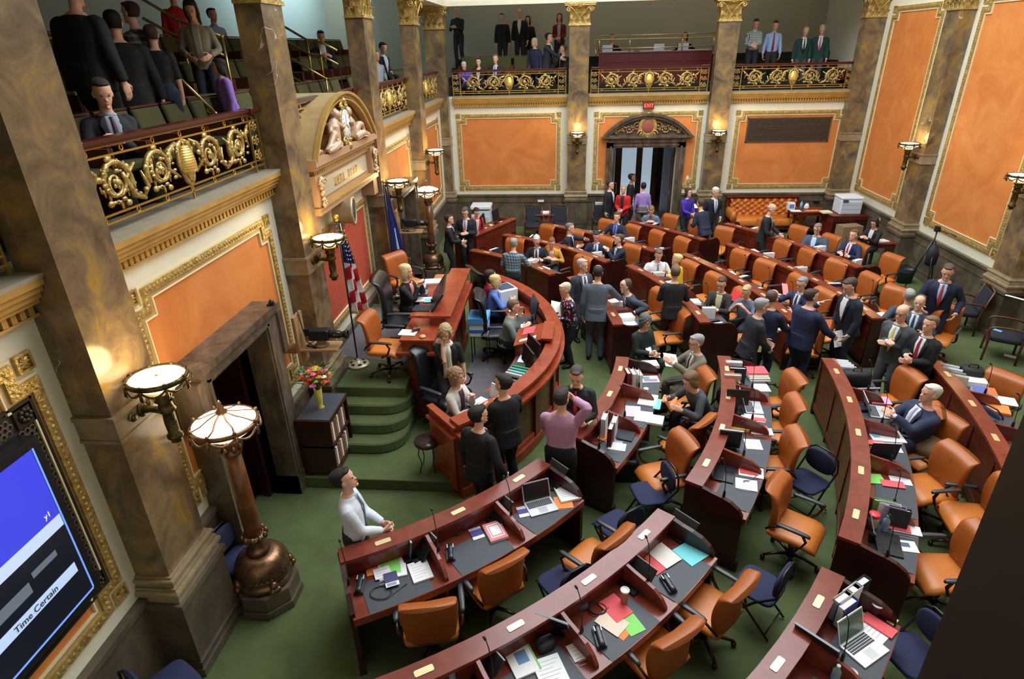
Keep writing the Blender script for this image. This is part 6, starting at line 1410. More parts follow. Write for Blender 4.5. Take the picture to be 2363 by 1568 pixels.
def armc(px,py,deg,l,z=.44): chair_at(px,py,deg,l,0,AC,af,GA,z)
armc(2218,715,165,'walnut armchair with dark seat behind the smiling man, right wall')
armc(2320,775,150,'walnut armchair with papers on its back at the right edge')
armc(1232,520,275,'dark backed armchair against the back wall, left of the small paper table')
armc(1288,520,268,'dark backed armchair against the back wall, right of the small paper table')
armc(1388,510,268,'dark backed armchair with a white card on top, near the back door')
armc(1590,462,268,'armchair by the back wall next to the woman in violet') if 0 else None
p=PZ(1258,490,.72); table('small table with white papers between two dark armchairs, back wall',p.x-.3,p.x+.3,p.y-.25,p.y+.25,.7,shelf=False); lying('paper','white papers on the small table between the dark armchairs','paper',(p.x,p.y,.7),.1,.35,.28,.03,white_m)
a=PY(1388,470,PZ(1388,510,.44).y-.1)
m=MB(); m.box(-.2,.2,-.01,.01,0,.09); tag(m.build('card',white_m,None,(PZ(1388,470,1.0).x,PZ(1388,472,1.0).y,.99),(.3,0,0)),'white card propped on the armchair back near the back door','card')
p=PZ(2345,690,.98); lying('book','white papers draped over the armchair back at the right edge','paper',(p.x,p.y,.99),.6,.22,.3,.02,white_m,.3)
p=PZ(2303,762,.5); lying('phone','pale blue phone on the seat of the right-edge armchair','phone',(p.x,p.y,.485),.6,.07,.13,.01,cm(130,190,230,.3))
p=PZ(2332,824,0); lying('leaflet','crumpled white slip on the carpet under the right-edge armchair','paper',(p.x,p.y,.001),.9,.1,.2,.01,white_m)
# waste bin, tripod
p=PZ(2085,652,0); t=thing('waste_bin','black waste bin with a dark liner beside the right wall','bin',(p.x,p.y,0)); m=MB(); m.lathe([(.01,0),(.15,0),(.18,.33),(.185,.34),(.17,.33),(.14,.03),(.01,.03)],4*5,sx=1.1,sy=.8,cap=False); m.build('body',cm(34,44,46,.5),t)
m=MB(); m.loft([[((.19+.01*math.sin(i*3))*math.cos(2*PI*i/20)*1.1,(.19+.01*math.sin(i*3))*math.sin(2*PI*i/20)*.8,z+.008*math.sin(i*2.3)) for i in range(20)] for z in (.28,.35,.36)],cap=False); m.build('liner',cm(50,56,66,.25),t)
p=PZ(2215,690,0); t=thing('tripod','black camera tripod standing by the right wall','tripod',(XR-.55,p.y+.25,0))
m=MB(); m.tube([(0,0,.9),(0,0,1.5)],.016,8); m.lathe([(.05,1.02),(.05,1.08)],10); m.build('centre_column',blk,t)
for k in range(3): a=k*2*PI/3+.4; m=MB(); m.tube([(.03*math.cos(a),.03*math.sin(a),1.28),(.2*math.cos(a),.2*math.sin(a),.6),(.34*math.cos(a),.34*math.sin(a),0)],[.022,.018,.012],6); m.build('leg',blk,t)
m=MB(); m.box(-.05,.05,-.04,.04,1.5,1.56); m.box(-.03,.03,-.06,.06,1.56,1.62); m.tube([(0,0,1.54),(.2,-.25,1.5),(.25,-.32,1.47)],.01,6); m.build('head',blk,t)
m=MB(); m.loft([sring((.02,-.05,z),(1,0,0),(0,1,0),a,b,12) for z,a,b in ((.7,.02,.02),(.75,.12,.08),(1.0,.13,.09),(1.2,.06,.05))]); m.build('hanging_bag',cm(24,28,34,.7),t)
# small things on the side tables
p=PZ(1850,482,.78)
for dx,dy,s_,c_,l_,n_ in ((-.32,.05,(.2,.2,.2),(226,230,236),'white box with blue print on the table right of the sofa','box'),(.0,.08,(.08,.08,.24),(120,180,210),'blue cleaning bottle on the table right of the sofa','bottle'),(.14,.02,(.14,.1,.18),(220,226,232),'crumpled white bag on the table right of the sofa','bag')):
    t=thing(n_,l_,n_,(p.x+dx,p.y+dy,.76)); a,b,c=s_
    m=MB()
    if n_=='box': m.box(-a/2,a/2,-b/2,b/2,0,c,.006)
    elif n_=='bottle': m.lathe([(a/2,0),(a/2,c*.65),(a/4,c*.78),(a/5,c*.9)],12)
    else: m.loft([sring((0,0,z),(1,0,0),(0,1,0),q*a,q*b,12,2.3) for z,q in ((0,.4),(c*.3,.6),(c*.7,.45),(c,.2))])
    m.build('body',cm(*c_,.4),t); m=MB(); m.lathe([(a/5,c*.9),(a/5,c),(.002,c)],10) if n_=='bottle' else m.box(-a*.35,a*.35,-b/2-.003,-b/2,c*.2,c*.8) if n_=='box' else m.ball((0,0,c),.02,6); m.build('cap' if n_=='bottle' else 'print' if n_=='box' else 'knot',cm(90,120,190),t)
lying('paper','orange-edged papers at the front of the table right of the sofa','paper',(p.x+.25,p.y-.18,.76),.1,.4,.16,.01,ORG_P)
lying('paper','white sheets at the left of the table right of the sofa','paper',(p.x-.25,p.y-.2,.76),0,.3,.2,.012,white_m)
p=PZ(1908,490,.8); lying('paper','cream paper stack on the photocopier cabinet, far right','paper',(p.x-.05,p.y-.05,.8),.1,.28,.26,.04,cm(228,228,190))
p=PZ(1882,465,.78); t=thing('desk_telephone','dark telephone on the table right of the sofa','telephone',(p.x,p.y-.0,.76)); m=MB(); m.box(-.09,.09,-.1,.1,0,.04); m.tube([(-.08,0,.06),(0,0,.16),(.08,.0,.2)],.02,6); m.build('body',blk,t)
p=PZ(1882,510,.2); 
# brown box and small desk by the woman in black
p=PZ(2035,555,.72); table('small mahogany table with white sheets at the right wall',p.x-.3,p.x+.35,p.y-.2,p.y+.25,.7,shelf=False); lying('paper','white sheets on the small table at the right wall','paper',(p.x-.02,p.y,.7),.3,.35,.22,.015,white_m)
p=PZ(1965,522,.6); m=MB(); m.box(-.3,.3,-.18,.18,0,.6); tag(m.build('cardboard_box',cm(150,120,90),None,(p.x,p.y+.1,0),(0,0,.2)),'large brown cardboard box standing beside the woman in black','box')
chair_at(1955,505,262,'orange leather chair near the far right corner, by the cardboard box')
# ------------------------------------------------------------------ galleries: seats, rails, booth
seatm=plain('olive_seat_dimmed',C(74,72,36),.9)  # olive darkened, gallery gloom put into the fabric colour
def gseat_proto():
    t=thing('theatre_chair','x','chair'); m=MB(); m.loft([sring((0,-.22+.05*f*0-.1*f,.42+.42*f),(1,0,0),(0,1,0),.24,.045,16,4) for f in (0,.05,.5,.93,1)]); m.build('backrest',seatm,t)
    m=MB(); m.box(-.24,.24,-.2,.22,.36,.44,.02); m.build('seat',seatm,t)
    m=MB(); 
    for sx in (-1,1): m.box(sx*.26-.015,sx*.26+.015,-.25,.2,0,.6)
    m.box(-.25,.25,-.355,-.3,.85,.87); m.build('side_frames',cm(90,44,28,.4),t); return t
GS=gseat_proto(); gf=[True]; GG='olive upholstered gallery seats'
def gs(x,y,z,deg,l): put(GS,gf,(x,y,z),math.radians(deg-90),l,GG)
for r in range(6):
    for j in range(27):
        y=4.6+.56*j
        if 8.6<y<8.9 or 13.2<y<13.6: continue
        x=-4.2-.45*(r if r<1 else r*1.0)-.45*(r>0)*.0
        if r>0: x=-4.3-.45*2*math.ceil(r/2)*1.0+(.0)
        if r%2: continue
        gs(x-.1,y,(LZ-.03 if r==0 else 4.05+.2*(r-1+1)),0,'olive gallery seat in the %s row of the left gallery'%['front','','third','','fifth'][r])
for x in [-3.0+.56*i for i in range(6)]: gs(x,20.95,4.3,270,'olive gallery seat behind the left back railing')
def rail(l,P0,posts,extra=None):
    t=thing('brass_handrail',l,'handrail'); m=MB()
    for path in P0: m.tube(path,.022,8)
    m.build('rail',brass,t)
    for x,y,z0,z1 in posts: m=MB(); m.tube([(x,y,z0),(x,y,z1)],.018,8); m.ball((x,y,z1),.028,8); m.build('post',brass,t)
# aisle rails climbing away from the railing
Q=lambda y,pts:[tuple(PY(a,b,y)) for a,b in pts]
r1=Q(8.0,[(350,149),(382,148),(497,262)]); r2=Q(8.0,[(396,208),(489,262)]); pst=lambda q,h=.85:(q[0],q[1],q[2]-h,q[2])
rail('brass aisle handrail nearest, behind the left gallery people',[r1,r2],[pst(r1[1],.9),pst(r1[2],.6)])
r1=Q(9.6,[(318,-8),(410,46),(512,84)]); r2=Q(9.6,[(330,42),(400,80),(517,128)])
rail('brass handrail running down behind the long-haired woman',[r1,r2],[pst(r1[1],1.2),pst(r1[2],1.1)])
r1=Q(12.6,[(650,58),(708,92),(735,94),(778,117)]); r2=Q(12.6,[(655,92),(715,125),(740,127),(780,149)])
rail('brass aisle handrail above the clock hood, upper run',[r1,r2],[pst(r1[1],.9),pst(r1[2],.9)])
r1=Q(12.3,[(660,128),(752,182)]); r2=Q(12.3,[(664,172),(738,214)])
rail('brass aisle handrail above the clock hood, lower run',[r1,r2],[pst(r1[1],.55)])
rail('brass landing handrail high at the upper left',[[(-5.6,5.2,5.6),(-5.6,8.0,5.6)],[(-5.6,5.2,5.2),(-5.6,8.0,5.2)]],[(-5.6,6.2,4.4,5.6),(-5.6,8.0,4.4,5.6)])
# press booth in the middle bay of the back gallery
a=PY(1382,122,21.3);b=PY(1645,112,21.3)
t=thing('gallery_booth','dark panelled desk with brass rails in the middle of the back gallery','booth',(a.x,21.3,0)); w_=b.x-a.x
m=MB(); m.box(0,w_,0,.06,4.3,5.16); 
for i in range(4): m.box(.08+w_*i/4,w_*(i+1)/4-.04,-.02,0,4.9,5.1)
m.box(0,w_,-.03,.04,4.78,4.82); m.build('panel',cm(86,26,28,.3),t); m=MB(); m.box(-.03,w_+.03,-.05,.5,5.16,5.2); m.build('desktop',cm(110,50,44,.3),t)
for i in range(3): m=MB(); m.box(.1+w_*i/3,w_*(i+1)/3-.08,.02,.3,5.2,5.215); m.build('desk_sheet',cm(190,194,210),t)
m=MB()
for z in (5.3,5.66): m.tube([(-.0,-.02,z),(w_,-.02,z)],.018,6)
for i in (0,.27,.73,1): m.tube([(w_*i,-.02,5.18),(w_*i,-.02,5.7)],.018,6)
m.tube([(-.05,.4,5.1),(-.12,.7,5.4),(-.12,.7,5.56),(w_+.2,.7,5.56),(w_+.3,.5,5.5),(w_+.25,.4,5.1)],.016,6); m.build('rails',brass,t)
for i,xx in enumerate((1402,1521,1577)):
    p=PY(xx,103,21.5); t=thing('laptop','silver laptop lid on the gallery booth, %s'%['left end','centre','right end'][i],'laptop',(p.x,21.5,5.2)); m=MB(); m.box(-.16,.16,0,.2,0,.015); m.build('keyboard_base',cm(170,176,186,.4),t); m=MB(); m.slab([(-.16,0,.015),(.16,0,.015),(.16,-.06,.2),(-.16,-.06,.2)],(0,-1,0),.008); m.build('lid',cm(190,196,206,.4),t)
p=PY(1955,140,20.6); m=MB(); m.box(-.14,.14,-.1,.1,0,.3); m.box(-.16,.16,-.12,.12,.3,.32); tag(m.build('wooden_box',walnut,None,(p.x,20.6,4.3)),'small brown wooden stand behind the right back railing','stand')
m=MB(); m.box(-.12,.12,-.05,0,-.1,.1); tag(m.build('wall_speaker',blk,None,(PY(1945,102,23.9).x,23.95,PY(1945,102,23.9).z)),'small black box on the back gallery wall, right','speaker')
# ------------------------------------------------------------------ things on the desks
DZ_=.748
def S_(px,py,z=DZ_): p=PZ(px,py,z); return p
def ppr(px,py,rz,c,l,w_=.216,h_=.28,t=.004,name='paper',z=DZ_,pr=True):
    p=S_(px,py,z); m=MB(); c=cm(*c) if isinstance(c,tuple) else c
    if t>.02:
        n=max(2,int(t/.012))
        for i in range(n): j=rnd.uniform(-.006,.006); m.box(-w_/2+j,w_/2+j,-h_/2-j,h_/2-j,t*i/n,t*(i+1)/n)
    else: m.box(-w_/2,w_/2,-h_/2,h_/2,0,t)
    m.mi=1
    if pr:
        for i in range(6): y=h_/2-.04-.035*i; m.box(-w_/2+.025,w_/2-.025-.03*(i%3),y-.0022,y+.0022,t,t+.0006)
    o=m.build(name,[c,cm(176,176,182) if c is white_m else c],None,(p.x,p.y,z-.002),(0,0,math.radians(rz))); tag(o,l,name.replace('_',' ')); return o
def picture(px,py,rz,l,cols,w_=.2,h_=.26,t=.012,name='booklet',z=DZ_):
    p=S_(px,py,z); m=MB(); m.box(-w_/2,w_/2,-h_/2,h_/2,0,t); k=0
    for i,(x0,x1,y0,y1,c) in enumerate(cols): m.mi=i+1; m.box(x0*w_-w_/2,x1*w_-w_/2,y0*h_-h_/2,y1*h_-h_/2,t,t+.001+.0008*i)
    tag(m.build(name,[white_m]+[cm(*c[4]) for c in cols],None,(p.x,p.y,z),(0,0,math.radians(rz))),l,name)
def laptop(px,py,rz,l,body=(196,200,206),key=(40,42,48),scr=(30,34,40),op=108,w_=.33,d_=.23,z=DZ_):
    p=S_(px,py,z); t=thing('laptop',l,'laptop',(p.x,p.y,z),math.radians(rz)); bm_=cm(*body,.35,.3)
    m=MB(); m.box(-w_/2,w_/2,-d_/2,d_/2,0,.016,.004); b=m.build('base',bm_,t)
    m=MB()
    for i in range(13):
        for j in range(5): x=-w_/2+.022+i*(w_-.044)/13; y=d_*.02+j*.021; m.box(x,x+.018,y,y+.016,.016,.0185)
    m.build('keyboard',cm(*key),b); m=MB(); m.box(-.05,.05,-d_/2+.015,-.01,.0161,.0166); m.build('trackpad',cm(*[max(0,c-25) for c in body],.3),b)
    a=math.radians(op-90); m=MB(); m.T=Matrix.Translation((0,d_/2,.012))@Matrix.Rotation(-a,4,'X'); m.box(-w_/2,w_/2,-.0,.009,0,d_,.003); li=m.build('lid',bm_,t)
    m=MB(); m.T=Matrix.Translation((0,d_/2,.012))@Matrix.Rotation(-a,4,'X'); m.box(-w_/2+.012,w_/2-.012,-.0012,0,.016,d_-.012); m.build('screen',cm(*scr,.15),li)
def phone(px,py,rz,l):
    p=S_(px,py); t=thing('desk_phone',l,'telephone',(p.x,p.y,DZ_),math.radians(rz)); m=MB(); m.box(-.045,.045,-.1,.1,0,.03,.006); m.build('base',cm(60,66,72,.4),t)
    m=MB(); m.loft([sring((0,y,z),(1,0,0),(0,0,1),.028,.016,10,2.6) for y,z in ((-.105,.035),(-.09,.05),(-.05,.045),(.05,.045),(.09,.05),(.105,.035))]); m.build('handset',cm(34,38,44,.3),t)
    m=MB(); m.box(-.035,.035,.04,.09,.048,.056); m.build('display',cm(200,206,212,.3),t)
def lidpanel(px,py,rz,l,w_=.28,h_=.27,tilt=-42,c=(24,25,28),z=DZ_): # upright dark screen seen from behind
    p=S_(px,py,z); t=thing('upright_screen',l,'screen',(p.x,p.y,z),math.radians(rz)); m=MB(); m.T=Matrix.Translation((0,0,.02))@Matrix.Rotation(math.radians(tilt),4,'X'); m.box(-w_/2,w_/2,-.01,.012,0,h_,.004); m.build('panel',cm(*c,.4),t)
    m=MB(); m.T=Matrix.Translation((0,0,.02))@Matrix.Rotation(math.radians(tilt),4,'X'); m.box(-w_/2+.01,w_/2-.01,.012,.0135,.01,h_-.01); m.build('display',cm(38,44,54,.12),t)
    m=MB(); m.box(-.1,.1,-.07,.09,0,.02,.004); m.build('foot',blk,t)
    m=MB(); m.T=Matrix.Translation((0,0,.02))@Matrix.Rotation(math.radians(tilt),4,'X'); m.box(-w_/2-.002,w_/2+.002,-.008,.01,h_,h_+.006); m.build('silver_edge',cm(170,176,184,.3),t)
def binder(px,py,rz,l,c,w_=.05,d_=.27,h_=.3,z=DZ_):
    p=S_(px,py,z+h_*.8); p.z=z; t=thing('binder',l,'binder',(p.x,p.y,z),math.radians(rz)); m=MB(); m.box(-w_/2,-w_/2+.004,-d_/2,d_/2,0,h_); m.box(w_/2-.004,w_/2,-d_/2,d_/2,0,h_); m.box(-w_/2,w_/2,-d_/2,-d_/2+.004,0,h_); m.build('cover',cm(*c),t)
    m=MB(); m.box(-w_/2+.006,w_/2-.006,-d_/2+.01,d_/2-.01,.006,h_-.02); m.build('pages',white_m,t)
def cup(px,py,l,c,lid=True,h_=.14,z=DZ_,r=.036):
    p=S_(px,py,z+h_*.5); t=thing('cup',l,'cup',(p.x,p.y,z)); m=MB(); m.lathe([(r*.72,0),(r*.75,.004),(r,h_),(r*1.05,h_+.002),(r*.95,h_-.004)],20); m.build('body',cm(*c,.5),t)
    if lid: m=MB(); m.lathe([(r*1.08,h_),(r*1.08,h_+.008),(r*.9,h_+.014),(r*.88,h_+.008),(.003,h_+.008)],20); m.build('lid',cm(232,230,222,.4),t)
def bottle(px,py,l,cap,c=(180,200,214),h_=.2,r=.033,z=DZ_):
    p=S_(px,py,z+h_*.5); t=thing('bottle',l,'bottle',(p.x,p.y,z)); m=MB(); m.lathe([(r*.8,0),(r,.01),(r*.94,.06),(r,.1),(r,h_*.7),(r*.4,h_*.88),(r*.38,h_*.93)],18); 
    bm=MATS.get('clear_plastic') or plain('clear_plastic',C(196,214,224),.08); bm.node_tree.nodes['Principled BSDF'].inputs['Transmission Weight'].default_value=.6; m.build('body',bm,t)
    m=MB(); m.lathe([(r*.45,h_*.92),(r*.45,h_),(.002,h_)],12); m.build('cap',cm(*cap),t); m=MB(); m.lathe([(r*1.01,.05),(r*1.01,.11)],18,cap=False); m.build('label',cm(120,150,200),t)
def cable(px,py,l,n=3,r=.07,z=DZ_,c=None):
    p=S_(px,py,z); m=MB(); m.tube([(r*(1+.12*math.sin(a*.7))*math.cos(a),r*.8*math.sin(a),.004+.002*a/PI) for a in [k*.35 for k in range(int(n*18))]]+[(r+.06,.05,.004),(r+.12,.12,.004)],.0035,5); tag(m.build('cable',c or blk,None,(p.x,p.y,z)),l,'cable')
def case(px,py,rz,l,c,w_=.3,d_=.2,h_=.09):
    p=S_(px,py,DZ_+h_*.5); t=thing('bag',l,'bag',(p.x,p.y,DZ_),math.radians(rz)); m=MB(); m.loft([sring((0,0,z),(1,0,0),(0,1,0),w_/2*k,d_/2*k,20,4) for z,k in ((0,.9),(.01,1),(h_*.8,.98),(h_,.85))]); m.build('body',cm(*c),t); m=MB(); m.tube([(-.06,0,h_),(-.05,0,h_+.05),(.05,0,h_+.05),(.06,0,h_)],.01,6); m.build('handle',cm(*c),t)
NR='on the nearest front desk row'
# nearest front row
ppr(868,1300,24,ORG_P,'orange-edged programme under the green sheet at the left front desk',.22,.3,.01)
picture(905,1310,20,'white leaflet with a bright green page at the left front desk',[(.08,.8,.15,.85,(140,222,110))],.27,.3,.016)
ppr(882,1322,28,white_m,'small white slip overlapping the green page at the left front desk',.16,.14,z=.766)
picture(903,1338,25,'photo leaflet in violet tones at the left front desk',[(.0,1,.3,1,(70,66,110)),(.1,.8,.05,.25,(150,150,190))],.13,.18,.006,z=.77)
ppr(970,1320,28,white_m,'white writing pad at the left front desk',.2,.26,.02)
lidpanel(960,1284,-47,'dark upright screen between the left and middle front desks'); lidpanel(942,1282,-60,'narrow dark glass panel with a green base at the left front desk',.16,.2,-8,(30,60,60))
phone(831,1354,8,'grey desk phone at the far left of the nearest front row'); phone(1040,1280,12,'grey desk phone at the middle front desk')
ppr(822,1306,8,(70,72,78),'small dark receiver box at the far left of the nearest front row',.09,.07,.03,'receiver',pr=False)
cable(880,1370,'loose black cable at the front edge of the left front desk',2,.1); cable(1052,1228,'coiled black cable at the middle front desk',4,.065); cable(1215,1140,'black cable near the silver laptop',1,.08)
picture(1100,1232,28,'folded violet leaflet at the middle front desk',[(.0,1,.25,.8,(80,74,140)),(.1,.9,.82,.98,(190,190,214))],.13,.17,.006)
picture(1143,1230,27,'pink framed certificate booklet at the middle front desk',[(.0,1,.0,1,(240,130,140)),(.14,.9,.14,.88,(245,240,240)),(.2,.84,.2,.82,(226,150,150)),(.26,.78,.26,.76,(244,242,240))],.2,.27,.03)
lidpanel(1137,1199,-47,'dark upright screen by the pink framed booklet'); lidpanel(1266,1120,-47,'dark upright screen at the right end of the nearest front row')
picture(1208,1182,20,'folded violet leaflet beside the silver laptop',[(.0,1,.3,.75,(80,74,140)),(.0,1,.8,1,(190,190,214))],.13,.17,.006)
laptop(1249,1172,24,'silver laptop with open screen at the right front desk')
ppr(1307,1140,20,white_m,'thick white document at the right end of the nearest front row',.24,.28,.03); ppr(1300,1160,10,ORG_P,'orange and pink sheets under the thick white document',.2,.2,.004)
# second row near
lidpanel(1104,1560,-47,'dark upright screen at the bottom edge near the spiral notebook',.3,.24); 
picture(1204,1525,28,'spiral notebook with a blue town map cover and green back',[(.3,.75,.35,.75,(110,150,190)),(.93,1,.0,1,(120,200,110))],.23,.3,.02,'notebook')
ppr(1272,1556,24,white_m,'white writing pad at the bottom edge right of the spiral notebook',.24,.3,.02)
ppr(1335,1503,28,white_m,'plain white note sheet right of the folded dark stand',.16,.17)
lidpanel(1282,1450,160,'dark screen with pale back leaning over a black stand',.3,.24,-25,(150,160,166)); phone(1383,1475,12,'grey desk phone left of the pink folder desk')
case(1258,1486,30,'small black case with a clasp beside the leaning screen',(28,26,28),.16,.12,.08); bottle(1042,1560,'small water bottle with a green cap at the bottom edge',(60,170,120))
cup(1441,1378,'tall paper coffee cup with white lid on the second row desk',(168,120,110),h_=.16,r=.04)
ppr(1420,1405,38,RED_P,'pink-red folder on the desk with the coffee cup',.2,.26,.015,'folder',pr=False)
ppr(1425,1440,50,ORG_P,'orange printed form under the pink-red folder',.22,.28); ppr(1455,1438,30,GRN_P,'green sheet peeping out beside the orange form',.16,.24,z=.75,pr=False); ppr(1412,1437,52,(238,214,196),'cream form on top of the orange form',.19,.25,z=.755)
cable(1378,1408,'black cable loops left of the pink-red folder',4,.08); cable(1395,1290,'black cable above the brass plaque desk',2,.06)
lidpanel(1455,1354,-47,'dark upright screen behind the coffee cup',.32,.26); case(1340,1396,20,'grey headset case on the second row desk',(84,88,104),.13,.1,.06)
ppr(1532,1282,38,(236,226,216),'cream sheet with a pen, right desk of the second row',.22,.28,z=.76); ppr(1515,1303,40,RED_P,'red folder under the cream sheet, right desk of the second row',.22,.2,.01,'folder',pr=False); ppr(1505,1278,60,ORG_P,'orange sheet corner under the cream sheet, second row',.22,.26,z=.75)
ppr(1594,1277,38,BLU_P,'bright turquoise folder at the right end of the second row',.26,.26,.008,'folder',pr=False); phone(1542,1352,20,'grey desk phone near the right end of the second row')
lidpanel(1562,1238,-47,'dark screen at the right end of the nearest second row',.3,.22)
# third row near (bottom right)
laptop(1995,1500,33-90+90,'white laptop with open screen at the bottom right desk',(232,234,238),(60,62,70),(96,120,110))
ppr(2010,1450,40,white_m,'white printed sheets behind the white laptop',.22,.28,.006); ppr(2028,1444,42,RED_P,'pink-red folder behind the white laptop',.12,.26,.012,'folder',z=.757,pr=False); ppr(1965,1445,38,GRN_P,'green-edged sheets at the left of the pink-red folder, bottom right',.18,.24)
cup(2022,1407,'dark patterned paper cup with white rim, bottom right desk',(60,40,50),h_=.12,r=.045); 
p=S_(1923,1420); t=thing('food_tub','round white plastic tub with a pink patterned lid, bottom right desk','tub',(p.x,p.y,DZ_)); m=MB(); m.lathe([(.055,0),(.06,.005),(.066,.07),(.06,.075)],24); m.build('body',cm(206,206,210,.4),t); m=MB(); m.lathe([(.068,.072),(.068,.085),(.06,.09),(.002,.088)],24); m.build('lid',cm(224,190,196,.4),t)
for i,(x,y,c,l) in enumerate(((1966,1368,(236,238,240),'white box binder at the back of the bottom right desk'),(1985,1352,(30,34,44),'large black binder with a silver edge, bottom right desk'),(1945,1385,(200,184,160),'cream ring binder at the back of the bottom right desk'),(1955,1400,(40,60,140),'blue binder standing in front of the cream one'))): binder(x,y,125,l,c,.07,.2,.26)
ppr(2055,1432,35,(222,218,170),'pad of yellow sticky notes, bottom right desk',.09,.09,.015,'notepad',pr=False); lidpanel(1885,1505,135,'large dark screen with folded stand at the bottom edge',.36,.3,-25,(40,44,50)); bottle(1930,1556,'clear water bottle with white cap at the bottom edge',(230,232,236)); cup(1965,1562,'white paper cup at the bottom edge',(230,230,232),False,.1)
# near right front row
for i,(x,y,c,l) in enumerate(((1448,862,(130,40,56),'maroon binder at the far end of the near right front row'),(1460,864,(216,214,200),'cream binder beside the maroon one'),(1474,866,(226,230,236),'white binder standing at the far end'))): binder(x,y,10,l,c,.06,.22,.27)
ppr(1500,845,8,white_m,'pile of white sheets on the desk beside the man in tan',.26,.2,.05); picture(1500,876,5,'colourful map sheet below the pile of white sheets',[(.1,.9,.1,.5,(150,120,160)),(.1,.5,.5,.9,(90,160,140))],.26,.2,.006); ppr(1447,893,-10,white_m,'loose white papers at the far end desk, front row',.22,.2)
ppr(1495,925,-15,(236,240,242),'open white folder in front of the bob-haired woman',.26,.32,.02,'folder'); ppr(1517,934,-15,BLU_P,'blue edge of a folder under the open white one',.1,.28,.012,'folder',z=.75,pr=False); ppr(1545,922,-20,ORG_P,'orange envelope in the hand of the bob-haired woman',.2,.2,.004,'envelope',z=.78)
ppr(1460,950,-5,(240,190,200),'pinkish printed sheets on the middle desk, front row',.22,.28,.006); ppr(1485,962,-12,white_m,'white sheets on the middle desk, front row',.24,.26,.008)
cup(1417,911,'red and white paper cup on the front row ridge desk',(200,90,90),True,.1); cup(1490,908,'tall clear plastic cup before the bob-haired woman',(206,216,226),False,.16); case(1430,895,0,'dark round case beside the red and white cup',(50,52,62),.18,.12,.1)
for i,(x,y,c,l) in enumerate(((1395,968,(226,228,232),'white binder with open rings on the near front desk'),(1418,975,(214,218,226),'second white binder leaning by the open rings'),(1410,990,(90,24,30),'maroon book inside the white binders'))): binder(x,y,-15,l,c,.06,.2,.28)
ppr(1405,1004,-30,(232,226,214),'cream letter left of the black folder, near front desk',.2,.22,.004); ppr(1403,1010,-32,ORG_P,'orange sheet under the cream letter, near front desk',.22,.2,.003,z=.75,pr=False); ppr(1440,1006,-20,(44,50,58),'closed black folder on the near front desk',.26,.22,.02,'folder',pr=False)
ppr(1418,1022,-15,(170,174,190),'grey photo leaflet below the black folder',.2,.1,.004); ppr(1424,1032,-12,white_m,'white notepad at the near end of the front row',.22,.16,.01); cable(1375,1022,'black cable at the near end of the front row',2,.06)
ppr(1512,972,-15,white_m,'stack of reports beside the knees of the bob-haired woman',.22,.22,.03)
# near right second row
for i,(x,y,c,l) in enumerate(((1693,842,(232,234,238),'white binder at the far end of the second row'),(1702,856,(40,48,60),'dark binder behind the photo poster'),(1690,872,(214,180,160),'binder with an orange photo cover, second row'))): binder(x,y,85,l,c,.07,.24,.27)
for i in range(5): ppr(1748-i,872-i*4,2,[white_m,cm(236,226,190),white_m,cm(244,236,220),RED_P][i],['white base of the paper stack on the far desk, second row','cream layer in the paper stack, second row','white layer near the top of the paper stack, second row','pale layer beneath the red folder, second row','red folder topping the paper stack, second row'][i],.3,.24,.022,z=DZ_+.022*i,pr=False)
ppr(1697,893,5,white_m,'white sheets spread by the ridge, far desk of the second row',.26,.3,.008); ppr(1757,896,0,(226,232,240),'ring-bound notes near the desk edge, second row',.22,.22,.01,'notebook'); lidpanel(1720,900,95,'dark upright screen on the far desk, second row',.26,.22)
ppr(1700,925,2,(230,236,246),'white document stack on the second desk, second row',.24,.22,.06); monitor('black screen facing the ridge, second desk of the second row',S_(1697,950),math.radians(175),.3,.22); laptop(1738,942,84,'silver laptop on the second desk, second row',(206,210,216)); ppr(1738,965,-8,white_m,'loose white sheets by the laptop, second row',.3,.18); ppr(1752,968,-10,RED_P,'red slip on the loose sheets by the laptop',.18,.08,.003,z=.757,pr=False)
ppr(1700,989,-4,(230,190,110),'manila folder stack on the third desk, second row',.28,.16,.04,'folder',pr=False); ppr(1754,990,-5,RED_P,'red folder on white sheets, third desk of the second row',.2,.14,.006,'folder',z=.758,pr=False); ppr(1757,996,-6,white_m,'white sheets under the red folder, third desk, second row',.28,.16,.008); ppr(1738,1026,-4,white_m,'single white sheet on the blotter, third desk, second row',.2,.22)
lidpanel(1680,1035,170,'tablet on a stand with a tan screen, near desk of the second row',.28,.3,-12,(190,190,190)); laptop(1672,1094,70,'black laptop with open screen, near desk of the second row',(46,48,54),(24,24,28),(110,130,140)); ppr(1733,1090,-14,white_m,'white sheets under the red folder, near desk, second row',.28,.2,.006); ppr(1728,1088,-14,RED_P,'red folder on the near desk of the second row',.2,.12,.008,'folder',z=.756,pr=False); ppr(1722,1120,-14,white_m,'white papers with dark glasses on them, near desk, second row',.24,.2,.012); cable(1722,1113,'dark folded glasses on the white papers',.6,.03,z=.765)
